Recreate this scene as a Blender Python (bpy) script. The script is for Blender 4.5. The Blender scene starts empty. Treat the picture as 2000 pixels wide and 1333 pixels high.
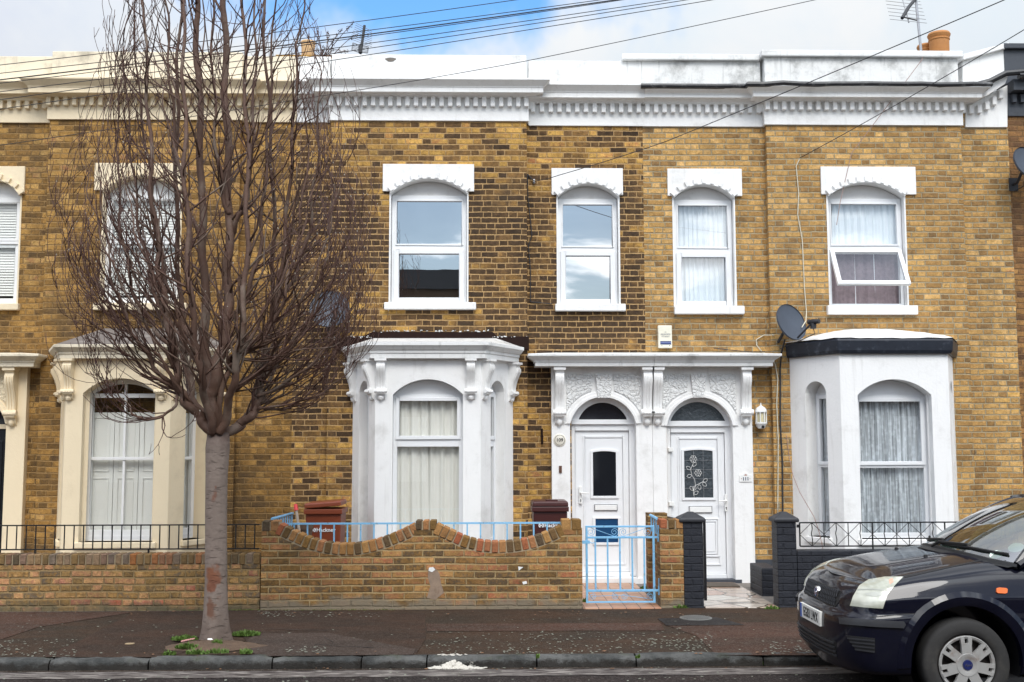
import bpy, bmesh, math, random
from math import radians as rad, sin, cos, pi, sqrt, floor
from mathutils import Vector, Matrix, Euler
from mathutils.bvhtree import BVHTree
random.seed(7)
S = bpy.context.scene
COL = S.collection

# ------------------------------------------------------------------ camera
F = 2150.0; PX, PY = 1000.0, 666.5
PITCH, YAW, ROLL = 5.36, 1.3, -0.12
CAMP = Vector((0.0, -14.4, 1.79))
cam_d = bpy.data.cameras.new('camera'); cam = bpy.data.objects.new('camera', cam_d); COL.objects.link(cam)
cam.location = CAMP
RM = Euler((rad(90 + PITCH), 0, rad(-YAW)), 'XYZ').to_matrix() @ Matrix.Rotation(rad(ROLL), 3, 'Z')
cam.rotation_euler = RM.to_euler('XYZ')
cam_d.sensor_width = 36; cam_d.lens = 36 * F / 2000; cam_d.clip_end = 2000; cam_d.clip_start = 0.1
S.camera = cam
S.view_settings.view_transform = 'Standard'; S.view_settings.look = 'None'
S.view_settings.exposure = 0.60; S.view_settings.gamma = 1
S.render.resolution_x, S.render.resolution_y = 1024, 682

def ray(px, py):
    return RM @ Vector(((px - PX) / F, -(py - PY) / F, -1.0))
def at(px, py, Y):
    d = ray(px, py); t = (Y - CAMP.y) / d.y
    return CAMP + d * t
def X(px, py, Y): return at(px, py, Y).x
def Z(px, py, Y): return at(px, py, Y).z
def G(px, py, z=0.0):
    d = ray(px, py); t = (z - CAMP.z) / d.z
    return CAMP + d * t

# ------------------------------------------------------------------ sky + sun
SUN_EL, SUN_AZ = 48.0, 172.0            # sun stands in front of the houses, a touch to the right
w = bpy.data.worlds.new('World'); S.world = w; w.use_nodes = True
wn = w.node_tree; wn.nodes.clear()
class NT:
    def __init__(s, nt): s.nt = nt
    def n(s, t, **kw):
        x = s.nt.nodes.new(t)
        for k, v in kw.items(): setattr(x, k, v)
        return x
    def ln(s, a, b): s.nt.links.new(a, b)
    def put(s, sock, v):
        if v is None: return
        if isinstance(v, bpy.types.NodeSocket): s.ln(v, sock)
        else: sock.default_value = v
    def m(s, op, a, b=None, c=None, clamp=False):
        x = s.n('ShaderNodeMath', operation=op, use_clamp=clamp)
        s.put(x.inputs[0], a); s.put(x.inputs[1], b); s.put(x.inputs[2], c)
        return x.outputs[0]
    def sm(s, v, a, b):
        x = s.n('ShaderNodeMapRange', interpolation_type='SMOOTHSTEP')
        s.put(x.inputs[0], v); s.put(x.inputs[1], a); s.put(x.inputs[2], b)
        return x.outputs[0]
    def mix(s, f, a, b, mode='MIX'):
        x = s.n('ShaderNodeMix', data_type='RGBA', blend_type=mode)
        s.put(x.inputs[0], f); s.put(x.inputs[6], a); s.put(x.inputs[7], b)
        return x.outputs[2]
    def noise(s, vec, scale, detail=3, rough=.55, dist=0):
        x = s.n('ShaderNodeTexNoise'); s.put(x.inputs['Vector'], vec)
        x.inputs['Scale'].default_value = scale; x.inputs['Detail'].default_value = detail
        x.inputs['Roughness'].default_value = rough; x.inputs['Distortion'].default_value = dist
        return x.outputs[0]
    def xyz(s, v):
        x = s.n('ShaderNodeSeparateXYZ'); s.ln(v, x.inputs[0]); return x.outputs
    def comb(s, a, b, c):
        x = s.n('ShaderNodeCombineXYZ'); s.put(x.inputs[0], a); s.put(x.inputs[1], b); s.put(x.inputs[2], c); return x.outputs[0]
    def ramp(s, f, stops, interp='LINEAR'):
        x = s.n('ShaderNodeValToRGB'); s.put(x.inputs[0], f); cr = x.color_ramp; cr.interpolation = interp
        while len(cr.elements) < len(stops): cr.elements.new(0.5)
        for e, (p, c) in zip(cr.elements, stops): e.position = p; e.color = (*c[:3], 1)
        return x.outputs[0]
W = NT(wn)
tc = W.n('ShaderNodeTexCoord').outputs['Generated']
dx, dy, dz = W.xyz(tc)
ny = W.m('ADD', W.m('ABSOLUTE', dy), 0.08)
u = W.m('DIVIDE', dx, ny); v = W.m('DIVIDE', dz, ny)
pl = W.comb(W.m('DIVIDE', dx, W.m('ADD', W.m('ABSOLUTE', dz), .18)), W.m('DIVIDE', dy, W.m('ADD', W.m('ABSOLUTE', dz), .18)), 0.0)
n1 = W.noise(pl, 2.3, 6, .55, .4)
n2 = W.noise(tc, 5.5, 5, .6, .2)
# one clear patch ahead, above the roofs; broken cloud behind the viewer
c0 = ray(800, -10).normalized(); c0u, c0v = c0.x / (abs(c0.y) + .08), c0.z / (abs(c0.y) + .08)
ru = W.m('DIVIDE', W.m('SUBTRACT', u, c0u), 0.19); rv = W.m('DIVIDE', W.m('SUBTRACT', v, c0v), 0.060)
rr = W.m('SQRT', W.m('ADD', W.m('MULTIPLY', ru, ru), W.m('MULTIPLY', rv, rv)))
patch = W.m('SUBTRACT', 1.0, W.sm(W.m('ADD', rr, W.m('MULTIPLY', W.m('SUBTRACT', n2, .5), 3.2)), .35, 1.25))
patch = W.m('MULTIPLY', patch, W.sm(dy, 0.0, .2))
back = W.m('MULTIPLY', W.sm(n1, .41, .54), W.sm(dy, .1, -.3))
blue = W.m('MAXIMUM', patch, W.m('MULTIPLY', back, .8))
sky = W.n('ShaderNodeTexSky', sky_type='NISHITA'); sky.sun_disc = False
sky.sun_elevation = rad(SUN_EL); sky.sun_rotation = rad(SUN_AZ); sky.air_density = 1.1; sky.dust_density = .6; sky.ozone_density = 1.5
hs = W.n('ShaderNodeHueSaturation'); hs.inputs['Saturation'].default_value = 1.3; hs.inputs['Value'].default_value = 1.6; W.ln(sky.outputs[0], hs.inputs['Color'])
b1 = W.n('ShaderNodeBackground'); W.ln(hs.outputs[0], b1.inputs[0]); W.ln(W.m('MULTIPLY', .105, W.m('ADD', .42, W.m('MULTIPLY', W.sm(dy, -.2, .2), .58))), b1.inputs[1])
grey = W.sm(W.m('ADD', u, W.m('MULTIPLY', n2, .3)), .1, -.45)
cl = W.mix(grey, (.84, .925, 1.0, 1), (.78, .83, .95, 1))
cl = W.mix(W.sm(n2, .35, .68), cl, (.97, .985, 1.0, 1))
lum = W.m('ADD', .44, W.m('MULTIPLY', W.m('MAXIMUM', dz, 0.0), .55))
lum = W.m('MULTIPLY', lum, W.m('ADD', 1.0, W.m('MULTIPLY', W.sm(dy, .35, -.25), 1.1)))
lum = W.m('MULTIPLY', lum, W.m('ADD', 1.0, W.m('MULTIPLY', W.sm(dy, .3, -.4), W.m('MULTIPLY', W.m('SUBTRACT', .62, n1), 1.8))))
b2 = W.n('ShaderNodeBackground'); W.ln(cl, b2.inputs[0]); W.ln(lum, b2.inputs[1])
ms = W.n('ShaderNodeMixShader'); W.ln(blue, ms.inputs[0]); W.ln(b2.outputs[0], ms.inputs[1]); W.ln(b1.outputs[0], ms.inputs[2])
wo = W.n('ShaderNodeOutputWorld'); W.ln(ms.outputs[0], wo.inputs[0])
sl = bpy.data.lights.new('sun', 'SUN'); sl.energy = 1.5; sl.angle = rad(28); sl.color = (1, .97, .92)
so = bpy.data.objects.new('sun', sl); COL.objects.link(so)
az = rad(SUN_AZ)
sd = Vector((sin(az) * cos(rad(SUN_EL)), cos(az) * cos(rad(SUN_EL)), sin(rad(SUN_EL))))   # towards the sun
so.rotation_euler = sd.to_track_quat('Z', 'Y').to_euler()

# ------------------------------------------------------------------ mesh helpers
OFF = [Vector((0, 0, 0))]
WALLF = (Vector((0, 0, 0)), Vector((1, 0, 0)), Vector((0, 0, 1)), Vector((0, 1, 0)))   # origin, u, v, depth
class B:
    def __init__(s): s.bm = bmesh.new()
    def face(s, pts):
        vs = [s.bm.verts.new(p) for p in pts]
        try: return s.bm.faces.new(vs)
        except ValueError: return None
    def box(s, x0, x1, y0, y1, z0, z1):
        P = [(x, y, z) for x in (min(x0, x1), max(x0, x1)) for y in (min(y0, y1), max(y0, y1)) for z in (min(z0, z1), max(z0, z1))]
        vs = [s.bm.verts.new(p) for p in P]
        for f in ((0, 1, 3, 2), (4, 6, 7, 5), (0, 4, 5, 1), (2, 3, 7, 6), (0, 2, 6, 4), (1, 5, 7, 3)): s.bm.faces.new([vs[i] for i in f])
        return s
    def prism(s, poly, d0, d1, fr=WALLF):
        o, U, V, D = fr
        a = [s.bm.verts.new(o + U * p[0] + V * p[1] + D * d0) for p in poly]
        b = [s.bm.verts.new(o + U * p[0] + V * p[1] + D * d1) for p in poly]
        s.bm.faces.new(a); s.bm.faces.new(b[::-1])
        n = len(poly)
        for i in range(n):
            j = (i + 1) % n; s.bm.faces.new((a[j], a[i], b[i], b[j]))
        return s
    def rect(s, u0, u1, v0, v1, d0, d1, fr=WALLF):
        return s.prism([(u0, v0), (u1, v0), (u1, v1), (u0, v1)], d0, d1, fr)
    def hull8(s, P):
        vs = [s.bm.verts.new(p) for p in P]
        for f in ((0, 1, 2, 3), (7, 6, 5, 4), (0, 4, 5, 1), (1, 5, 6, 2), (2, 6, 7, 3), (3, 7, 4, 0)): s.bm.faces.new([vs[i] for i in f])
    def tube(s, pts, r, n=6, cap=True):
        pts = [Vector(p) for p in pts]; rs = r if isinstance(r, (list, tuple)) else [r] * len(pts)
        rings = []; ref = None
        for i, p in enumerate(pts):
            t = (pts[min(i + 1, len(pts) - 1)] - pts[max(i - 1, 0)])
            if t.length < 1e-9: t = Vector((0, 0, 1))
            t.normalize()
            if ref is None: ref = Vector((1, 0, 0)) if abs(t.x) < .8 else Vector((0, 1, 0))
            a = (ref - t * ref.dot(t))
            if a.length < 1e-6: a = t.orthogonal()
            a.normalize(); ref = a; b = t.cross(a)
            rings.append([s.bm.verts.new(p + (a * cos(2 * pi * k / n) + b * sin(2 * pi * k / n)) * rs[i]) for k in range(n)])
        for A, C in zip(rings, rings[1:]):
            for k in range(n): s.bm.faces.new((A[k], A[(k + 1) % n], C[(k + 1) % n], C[k]))
        if cap and n > 2: s.bm.faces.new(rings[0][::-1]); s.bm.faces.new(rings[-1])
        return s
    def lathe(s, prof, o, axis=(0, 0, 1), n=24, a0=0, a1=2 * pi, sx=1, sy=1):
        ax = Vector(axis).normalized(); e1 = ax.orthogonal().normalized()
        if abs(ax.z) > .9: e1 = Vector((1, 0, 0))
        elif abs(ax.y) > .9: e1 = Vector((1, 0, 0))
        e2 = ax.cross(e1); o = Vector(o); full = abs(a1 - a0 - 2 * pi) < 1e-6
        rings = []
        for r, h in prof:
            rings.append([s.bm.verts.new(o + ax * h + (e1 * cos(a0 + (a1 - a0) * k / n) * sx + e2 * sin(a0 + (a1 - a0) * k / n) * sy) * max(r, 1e-5)) for k in range(n if full else n + 1)])
        m = n
        for A, C in zip(rings, rings[1:]):
            for k in range(m):
                j = (k + 1) % len(A); s.bm.faces.new((A[k], A[j], C[j], C[k]))
        return s
    def build(s, name, mat, parent=None, smooth=False, bevel=0, recalc=True, seg=2):
        bm = s.bm
        if recalc: bmesh.ops.recalc_face_normals(bm, faces=bm.faces)
        if bevel:
            bmesh.ops.remove_doubles(bm, verts=bm.verts, dist=1e-5)
            es = [e for e in bm.edges if len(e.link_faces) == 2 and e.calc_face_angle(0) > .6]
            bmesh.ops.bevel(bm, geom=es, offset=bevel, segments=seg, affect='EDGES', profile=.6, clamp_overlap=True)
        if OFF[0].length: bmesh.ops.translate(bm, verts=bm.verts, vec=-OFF[0])
        me = bpy.data.meshes.new(name); bm.to_mesh(me); bm.free()
        if smooth:
            for p in me.polygons: p.use_smooth = True
            if smooth != 'all':
                try: me.set_sharp_from_angle(angle=rad(38))
                except Exception: pass
        for mm in (mat if isinstance(mat, (list, tuple)) else [mat]): me.materials.append(mm)
        o = bpy.data.objects.new(name, me); COL.objects.link(o)
        if parent: o.parent = parent
        else: o.location = OFF[0]
        return o
def tag(o, label=None, cat=None, group=None, kind=None):
    if label: o['label'] = label
    if cat: o['category'] = cat
    if group: o['group'] = group
    if kind: o['kind'] = kind
    return o
def thing(name, loc, label, cat, group=None):
    o = bpy.data.objects.new(name, None); COL.objects.link(o); o.location = loc; o.empty_display_size = .2
    OFF[0] = Vector(loc); return tag(o, label, cat, group)
def done(): OFF[0] = Vector((0, 0, 0))
def single(name, loc, fn, mat, label, cat, group=None, **kw):
    OFF[0] = Vector(loc); b = B(); fn(b); o = b.build(name, mat, None, **kw); tag(o, label, cat, group); done(); return o
def arc(x0, x1, zs, zt, n=14):
    """points of a segmental arch from (x0,zs) over zt to (x1,zs)"""
    c = (x0 + x1) / 2; h = (x1 - x0) / 2; r = (h * h + (zt - zs) ** 2) / (2 * (zt - zs)); zc = zt - r
    a = math.asin(min(1, h / r)); a = a if zt - zs <= h + 1e-6 else pi - a
    return [(c + r * sin(-a + 2 * a * i / n), zc + r * cos(-a + 2 * a * i / n)) for i in range(n + 1)]
def text_mesh(txt, size, fr, u, v, d, ext=.002, shear=0, align='CENTER', sx=1.0, bold=0):
    cu = bpy.data.curves.new('t', 'FONT'); cu.body = txt; cu.size = size; cu.align_x = align; cu.align_y = 'CENTER'
    cu.extrude = ext; cu.shear = shear; cu.offset = bold; cu.resolution_u = 3
    ob = bpy.data.objects.new('t', cu); COL.objects.link(ob)
    dg = bpy.context.evaluated_depsgraph_get(); me = bpy.data.meshes.new_from_object(ob.evaluated_get(dg))
    bpy.data.objects.remove(ob); o, U, V, D = fr
    b = B(); b.bm.from_mesh(me); bpy.data.meshes.remove(me); bpy.data.curves.remove(cu)
    for vv in b.bm.verts:
        c = vv.co.copy(); vv.co = o + U * (u + c.x * sx) + V * (v + c.y) + D * (d - c.z)
    return b

# ------------------------------------------------------------------ materials
def lin(c):
    return tuple((x / 12.92 if x <= .04045 else ((x + .055) / 1.055) ** 2.4) for x in c)
def srgb(r, g, b, k=.88):
    c = lin((r / 255, g / 255, b / 255)); return tuple(min(.85, x * k) for x in c)
def c4(c): return (*c[:3], 1)
def newmat(name):
    m = bpy.data.materials.new(name); m.use_nodes = True; nt = m.node_tree
    p = nt.nodes['Principled BSDF']; t = NT(nt); t.p = p
    t.pos = t.n('ShaderNodeNewGeometry').outputs['Position']
    return m, t
def bump(t, h, strength=.4, dist=.01):
    x = t.n('ShaderNodeBump'); x.inputs['Strength'].default_value = strength; x.inputs['Distance'].default_value = dist
    t.ln(h, x.inputs['Height']); t.ln(x.outputs[0], t.p.inputs['Normal'])
def simple(name, col, rough=.6, metal=0, var=.12, vs=6, bs=0, bsc=80, coat=0, spec=.5, dirt=None, dk=.5, dsc=2.5, bd=.004):
    m, t = newmat(name)
    n = t.noise(t.pos, vs, 4); k = t.m('ADD', 1 - var / 2, t.m('MULTIPLY', n, var))
    base = t.mix(1.0, c4(col), t.comb(k, k, k), 'MULTIPLY')
    if dirt:
        d = t.sm(t.noise(t.pos, dsc, 6, .65), .52, .78)
        base = t.mix(t.m('MULTIPLY', d, dk), base, c4(dirt))
    t.ln(base, t.p.inputs['Base Color'])
    t.p.inputs['Roughness'].default_value = rough; t.p.inputs['Metallic'].default_value = metal
    t.p.inputs['Coat Weight'].default_value = coat; t.p.inputs['Coat Roughness'].default_value = .03
    t.p.inputs['Specular IOR Level'].default_value = spec
    if bs: bump(t, t.noise(t.pos, bsc, 4, .6), bs, bd)
    return m
def stucco(name, col, dirt, dk=.35, streak=.0, bs=.25, rain=0.0, th=.5):
    """painted render: a slightly uneven coat with dirt that collected in patches and runs"""
    m, t = newmat(name)
    x, y, z = t.xyz(t.pos)
    n = t.noise(t.pos, 3, 5); k = t.m('ADD', .965, t.m('MULTIPLY', n, .07))
    base = t.mix(1.0, c4(col), t.comb(k, k, k), 'MULTIPLY')
    d = t.m('MULTIPLY', t.sm(t.noise(t.pos, 2.2, 7, .68), th, th + .22), dk)
    base = t.mix(d, base, c4(dirt))
    if rain:
        sv = t.comb(t.m('MULTIPLY', x, 16.0), t.m('MULTIPLY', y, 16.0), t.m('MULTIPLY', z, 1.2))
        st = t.m('MULTIPLY', t.sm(t.noise(sv, 1.0, 4, .6), .55, .78), rain)
        base = t.mix(st, base, c4(dirt))
    t.ln(base, t.p.inputs['Base Color']); t.p.inputs['Roughness'].default_value = .62
    bump(t, t.m('ADD', t.noise(t.pos, 30, 4, .6), t.m('MULTIPLY', t.noise(t.pos, 5, 3), .9)), bs, .01)
    return m
def brick(name, pal, mortar, bond='flemish', course=.0762, soot=0.0, sootz=None, rough=.88, seed=0., vary=.35, stain=None, joint=.0065, paint=None, edge=.004, comp=.72):
    """bonded brickwork computed from real positions: every brick takes its own colour"""
    m, t = newmat(name)
    x, y, z = t.xyz(t.pos)
    wob = t.noise(t.pos, 9, 2); wob2 = t.noise(t.pos, 1.1, 2)
    uu = t.m('ADD', t.m('ADD', x, t.m('MULTIPLY', y, 1.0)), 20.0)
    zz = t.m('ADD', t.m('ADD', z, 2.0 + seed * .013), t.m('MULTIPLY', t.m('SUBTRACT', wob, .5), .010))
    zz = t.m('ADD', zz, t.m('MULTIPLY', t.m('SUBTRACT', wob2, .5), .03))
    vv = t.m('DIVIDE', zz, course); row = t.m('FLOOR', vv); fv = t.m('FRACT', vv)
    rj = t.n('ShaderNodeTexWhiteNoise', noise_dimensions='1D'); t.ln(t.m('ADD', row, seed), rj.inputs['W'])
    per = .338 if bond == 'flemish' else .226
    up = t.m('ADD', t.m('DIVIDE', uu, per), t.m('ADD', t.m('MULTIPLY', t.m('MODULO', row, 2.0), .5), t.m('MULTIPLY', rj.outputs[0], .16)))
    up = t.m('ADD', up, t.m('MULTIPLY', t.m('SUBTRACT', t.noise(t.pos, 4, 1), .5), .05))
    cell = t.m('FLOOR', up); fu = t.m('FRACT', up)
    if bond == 'flemish':
        hd = t.m('GREATER_THAN', fu, .6667)
        a = t.m('MULTIPLY', t.m('SUBTRACT', fu, t.m('MULTIPLY', hd, .6667)), per)
        ln_ = t.m('SUBTRACT', .2253, t.m('MULTIPLY', hd, .1127))
        bid = t.m('ADD', t.m('MULTIPLY', cell, 2.0), hd)
    else:
        a = t.m('MULTIPLY', fu, per); ln_ = per; bid = cell
    du = t.m('MINIMUM', a, t.m('SUBTRACT', ln_, a))
    dv = t.m('MULTIPLY', t.m('MINIMUM', fv, t.m('SUBTRACT', 1.0, fv)), course)
    d = t.m('MINIMUM', t.m('ADD', du, .0022), dv)
    d = t.m('ADD', d, t.m('MULTIPLY', t.m('SUBTRACT', t.noise(t.pos, 30, 5, .68), .5), .019))
    isb = t.sm(d, joint - .002, joint + edge)
    wn_ = t.n('ShaderNodeTexWhiteNoise', noise_dimensions='3D'); t.ln(t.comb(bid, row, seed + .5), wn_.inputs['Vector'])
    wn2 = t.n('ShaderNodeTexWhiteNoise', noise_dimensions='3D'); t.ln(t.comb(bid, row, seed + 9.5), wn2.inputs['Vector'])
    val = wn_.outputs[0]
    big = t.noise(t.pos, .75, 5, .6)
    if soot:
        sf = t.m('MULTIPLY', t.sm(big, .36, .60), soot)
        if sootz:
            za, zb_, zc_, zd = sootz
            sf = t.m('MULTIPLY', sf, t.m('MULTIPLY', t.sm(z, za, zb_), t.sm(z, zd, zc_)))
        val = t.m('MULTIPLY', val, t.m('SUBTRACT', 1.0, sf))
    val = t.m('ADD', .5, t.m('MULTIPLY', t.m('SUBTRACT', val, .5), comp))
    val = t.m('ADD', val, t.m('MULTIPLY', t.m('SUBTRACT', t.noise(t.pos, 13, 5, .7), .5), .75), clamp=True)
    col = t.ramp(val, [(i / (len(pal) - 1), c) for i, c in enumerate(pal)])
    j = t.m('ADD', 1 - vary / 2, t.m('MULTIPLY', wn2.outputs[0], vary))
    fine = t.m('ADD', .40, t.m('MULTIPLY', t.noise(t.pos, 60, 5, .75), 1.2))
    mid = t.m('ADD', .72, t.m('MULTIPLY', t.noise(t.pos, 16, 4, .6), .56))
    k = t.m('MULTIPLY', j, t.m('MULTIPLY', fine, mid))
    col = t.mix(1.0, col, t.comb(k, k, k), 'MULTIPLY')
    fl = t.noise(t.pos, 21, 6, .72, .3)
    pale = t.mix(1.0, col, (1.35, 1.38, 1.5, 1), 'MULTIPLY')
    col = t.mix(t.m('MULTIPLY', t.sm(fl, .50, .66), .75), col, pale)
    col = t.mix(t.m('MULTIPLY', t.sm(fl, .47, .33), .62), col, c4(tuple(q * .62 for q in pal[1])))
    pit = t.sm(t.noise(t.pos, 42, 4, .65), .60, .70)
    col = t.mix(t.m('MULTIPLY', pit, .6), col, c4(tuple(q * .4 for q in pal[0])))
    mk = t.m('ADD', .70, t.m('MULTIPLY', t.noise(t.pos, 7, 6, .7), .75))
    mo = t.mix(1.0, c4(mortar), t.comb(mk, mk, mk), 'MULTIPLY')
    base = t.mix(isb, mo, col)
    gr = t.sm(t.noise(t.pos, 1.7, 8, .72), .47, .70)
    base = t.mix(t.m('MULTIPLY', gr, .42), base, c4((.075, .055, .035)))
    if stain:
        for (za, zb_, c, k) in stain:
            f = t.m('MULTIPLY', t.sm(t.m('ADD', z, t.m('MULTIPLY', t.noise(t.pos, 5, 5), .35)), zb_, za), k)
            base = t.mix(f, base, c4(c))
    if paint:
        pk = t.m('ADD', .7, t.m('MULTIPLY', t.noise(t.pos, 8, 5), .6))
        base = t.mix(1.0, c4(paint), t.comb(pk, pk, pk), 'MULTIPLY')
    t.ln(base, t.p.inputs['Base Color']); t.p.inputs['Roughness'].default_value = rough if not paint else .5
    t.p.inputs['Specular IOR Level'].default_value = .25
    h = t.m('ADD', t.m('MULTIPLY', isb, .8), t.m('MULTIPLY', t.noise(t.pos, 45, 4, .65), .5))
    bump(t, h, 1.0, .016)
    return m
def glass(name, refl=.08, tint=(.9, .95, .93), rough=0.0, wav=.0):
    m, t = newmat(name); nt = m.node_tree; nt.nodes.remove(t.p)
    tr = t.n('ShaderNodeBsdfTransparent'); tr.inputs[0].default_value = c4(tint)
    gl = t.n('ShaderNodeBsdfGlossy'); gl.inputs[0].default_value = (1, 1, 1, 1); gl.inputs['Roughness'].default_value = rough
    if wav:
        bp = t.n('ShaderNodeBump'); bp.inputs['Strength'].default_value = wav; bp.inputs['Distance'].default_value = .02
        t.ln(t.noise(t.pos, 2.2, 2), bp.inputs['Height']); t.ln(bp.outputs[0], gl.inputs['Normal'])
    lw = t.n('ShaderNodeLayerWeight'); lw.inputs[0].default_value = .5
    f = t.m('ADD', refl + .04, t.m('MULTIPLY', t.m('POWER', lw.outputs['Facing'], 5.0), .9), clamp=True)
    mx = t.n('ShaderNodeMixShader'); t.ln(f, mx.inputs[0]); t.ln(tr.outputs[0], mx.inputs[1]); t.ln(gl.outputs[0], mx.inputs[2])
    t.ln(mx.outputs[0], nt.nodes['Material Output'].inputs[0])
    return m
DIRT = (.16, .14, .10)
M = {}
M['white'] = stucco('white_masonry_paint', (.83, .825, .81), (.38, .36, .32), .34, rain=.24)
M['white_dirty'] = stucco('weathered_white_paint', (.77, .77, .755), (.13, .125, .11), .45, rain=.30)
M['white_soiled'] = stucco('blackened_white_paint', (.76, .76, .74), (.10, .10, .09), .6, rain=.5, th=.46)
M['cream'] = stucco('cream_masonry_paint', (.79, .66, .455), (.35, .27, .16), .25)
M['cream_dirty'] = stucco('weathered_cream_paint', (.74, .655, .50), (.13, .11, .075), .5, rain=.35)
M['slate_paint'] = stucco('dark_slate_paint', (.045, .052, .065), (.02, .02, .02), .4)
M['upvc'] = simple('white_plastic_frame', (.80, .81, .82), .32, var=.03, dirt=(.5, .48, .42), dk=.22)
M['wood_white'] = simple('white_painted_wood', (.79, .79, .78), .45, var=.06, dirt=(.45, .4, .33), dk=.35)
M['panel'] = simple('lunette_panel', (.70, .69, .68), .55, var=.08, dirt=(.40, .38, .34), dk=.45, dsc=5)
M['black_iron'] = simple('black_iron_paint', (.012, .012, .014), .38, var=.3, vs=20)
M['blue_iron'] = simple('pale_blue_iron_paint', (.22, .50, .76), .42, var=.2, vs=25, dirt=(.12, .07, .045), dk=.8, dsc=16)
M['black_paint_brick'] = brick('black_painted_brick', [(.03, .03, .03)] * 2, (.02, .02, .02), paint=(.024, .026, .033), seed=3, bond='stretcher')
M['black_cap'] = simple('black_painted_stone', (.022, .023, .028), .55, var=.5, vs=12, bs=.3)
M['lead'] = simple('black_bitumen_felt', (.020, .024, .034), .42, spec=.3, var=.6, vs=10, bs=.4, bsc=24, dirt=(.16, .18, .22), dk=.45, dsc=9)
M['tar'] = simple('dark_brown_bitumen', (.020, .010, .008), .75, spec=.12, var=.6, vs=10, bs=.6, bsc=30)
M['oldroof'] = simple('flaking_painted_roof', (.60, .58, .55), .75, var=.4, vs=9, bs=.6, bsc=40, dirt=(.06, .05, .045), dk=.95, dsc=7)
M['roof107'] = simple('mossy_felt_roof', (.16, .135, .12), .8, var=.5, vs=7, bs=.5, bsc=30, dirt=(.5, .47, .42), dk=.5, dsc=5)
M['slate'] = simple('roof_slate', (.06, .06, .07), .6)
M['gutter'] = simple('black_gutter', (.018, .019, .022), .42, var=.5, vs=9, bs=.3, bsc=20, dirt=(.3, .3, .29), dk=.5, dsc=8)
M['glass_up'] = glass('reflective_pane', .52, (.55, .6, .62), wav=.012)
M['glass'] = glass('clear_pane', .015, (.97, .98, .97))
M['glass_mid'] = glass('net_curtain_pane', .12, (.93, .96, .97), wav=.012)
M['glass_blue'] = glass('tinted_door_pane', .05, (.20, .32, .5))
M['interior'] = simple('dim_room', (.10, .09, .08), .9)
M['metal'] = simple('galvanised_steel', (.42, .42, .43), .4, .9, var=.3)
M['chrome'] = simple('chrome', (.75, .75, .76), .12, 1.0, var=.02)
M['terracotta'] = simple('terracotta_pot', (.46, .20, .06), .7, var=.5, vs=5, bs=.3, bsc=25, dirt=(.14, .06, .025), dk=.6)
M['pot_pale'] = simple('buff_clay_pot', (.55, .36, .18), .75, var=.4, bs=.3)
M['brown_bin'] = simple('brown_bin_plastic', (.20, .044, .017), .42, var=.15)
M['dark_bin'] = simple('dark_maroon_bin_plastic', (.055, .014, .013), .4, var=.2)
M['sign_white'] = simple('white_enamel', (.8, .8, .78), .35, var=.03)
M['print_black'] = simple('black_lettering', (.02, .02, .022), .5)
M['print_white'] = simple('white_lettering', (.8, .8, .8), .5)
M['print_navy'] = simple('navy_lettering', (.03, .05, .16), .5)
PAL109 = [srgb(62, 49, 38), srgb(86, 66, 46), srgb(116, 88, 56), srgb(148, 112, 64), srgb(186, 144, 76), srgb(210, 166, 90), srgb(176, 120, 78)]
PAL111 = [srgb(132, 104, 70), srgb(164, 126, 76), srgb(186, 145, 88), srgb(202, 160, 97), srgb(214, 172, 112), srgb(217, 170, 94), srgb(200, 144, 102)]
PAL107 = [srgb(90, 70, 48), srgb(118, 90, 52), srgb(144, 108, 58), srgb(166, 126, 68), srgb(180, 138, 76), srgb(188, 150, 90), srgb(166, 116, 76)]
PAL113 = [srgb(78, 58, 44), srgb(118, 86, 58), srgb(148, 108, 66), srgb(164, 122, 72), srgb(180, 138, 82)]
PALW = [srgb(84, 72, 58), srgb(122, 94, 56), srgb(146, 110, 62), srgb(92, 78, 62), srgb(140, 104, 58), srgb(165, 122, 74), srgb(172, 120, 82), srgb(180, 140, 84), srgb(166, 112, 78), srgb(170, 94, 64)]
PALW2 = [srgb(96, 84, 70), srgb(134, 106, 66), srgb(160, 126, 76), srgb(104, 92, 78), srgb(152, 116, 66), srgb(178, 140, 90), srgb(178, 128, 92), srgb(190, 148, 96), srgb(172, 118, 94), srgb(182, 104, 74)]
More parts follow.
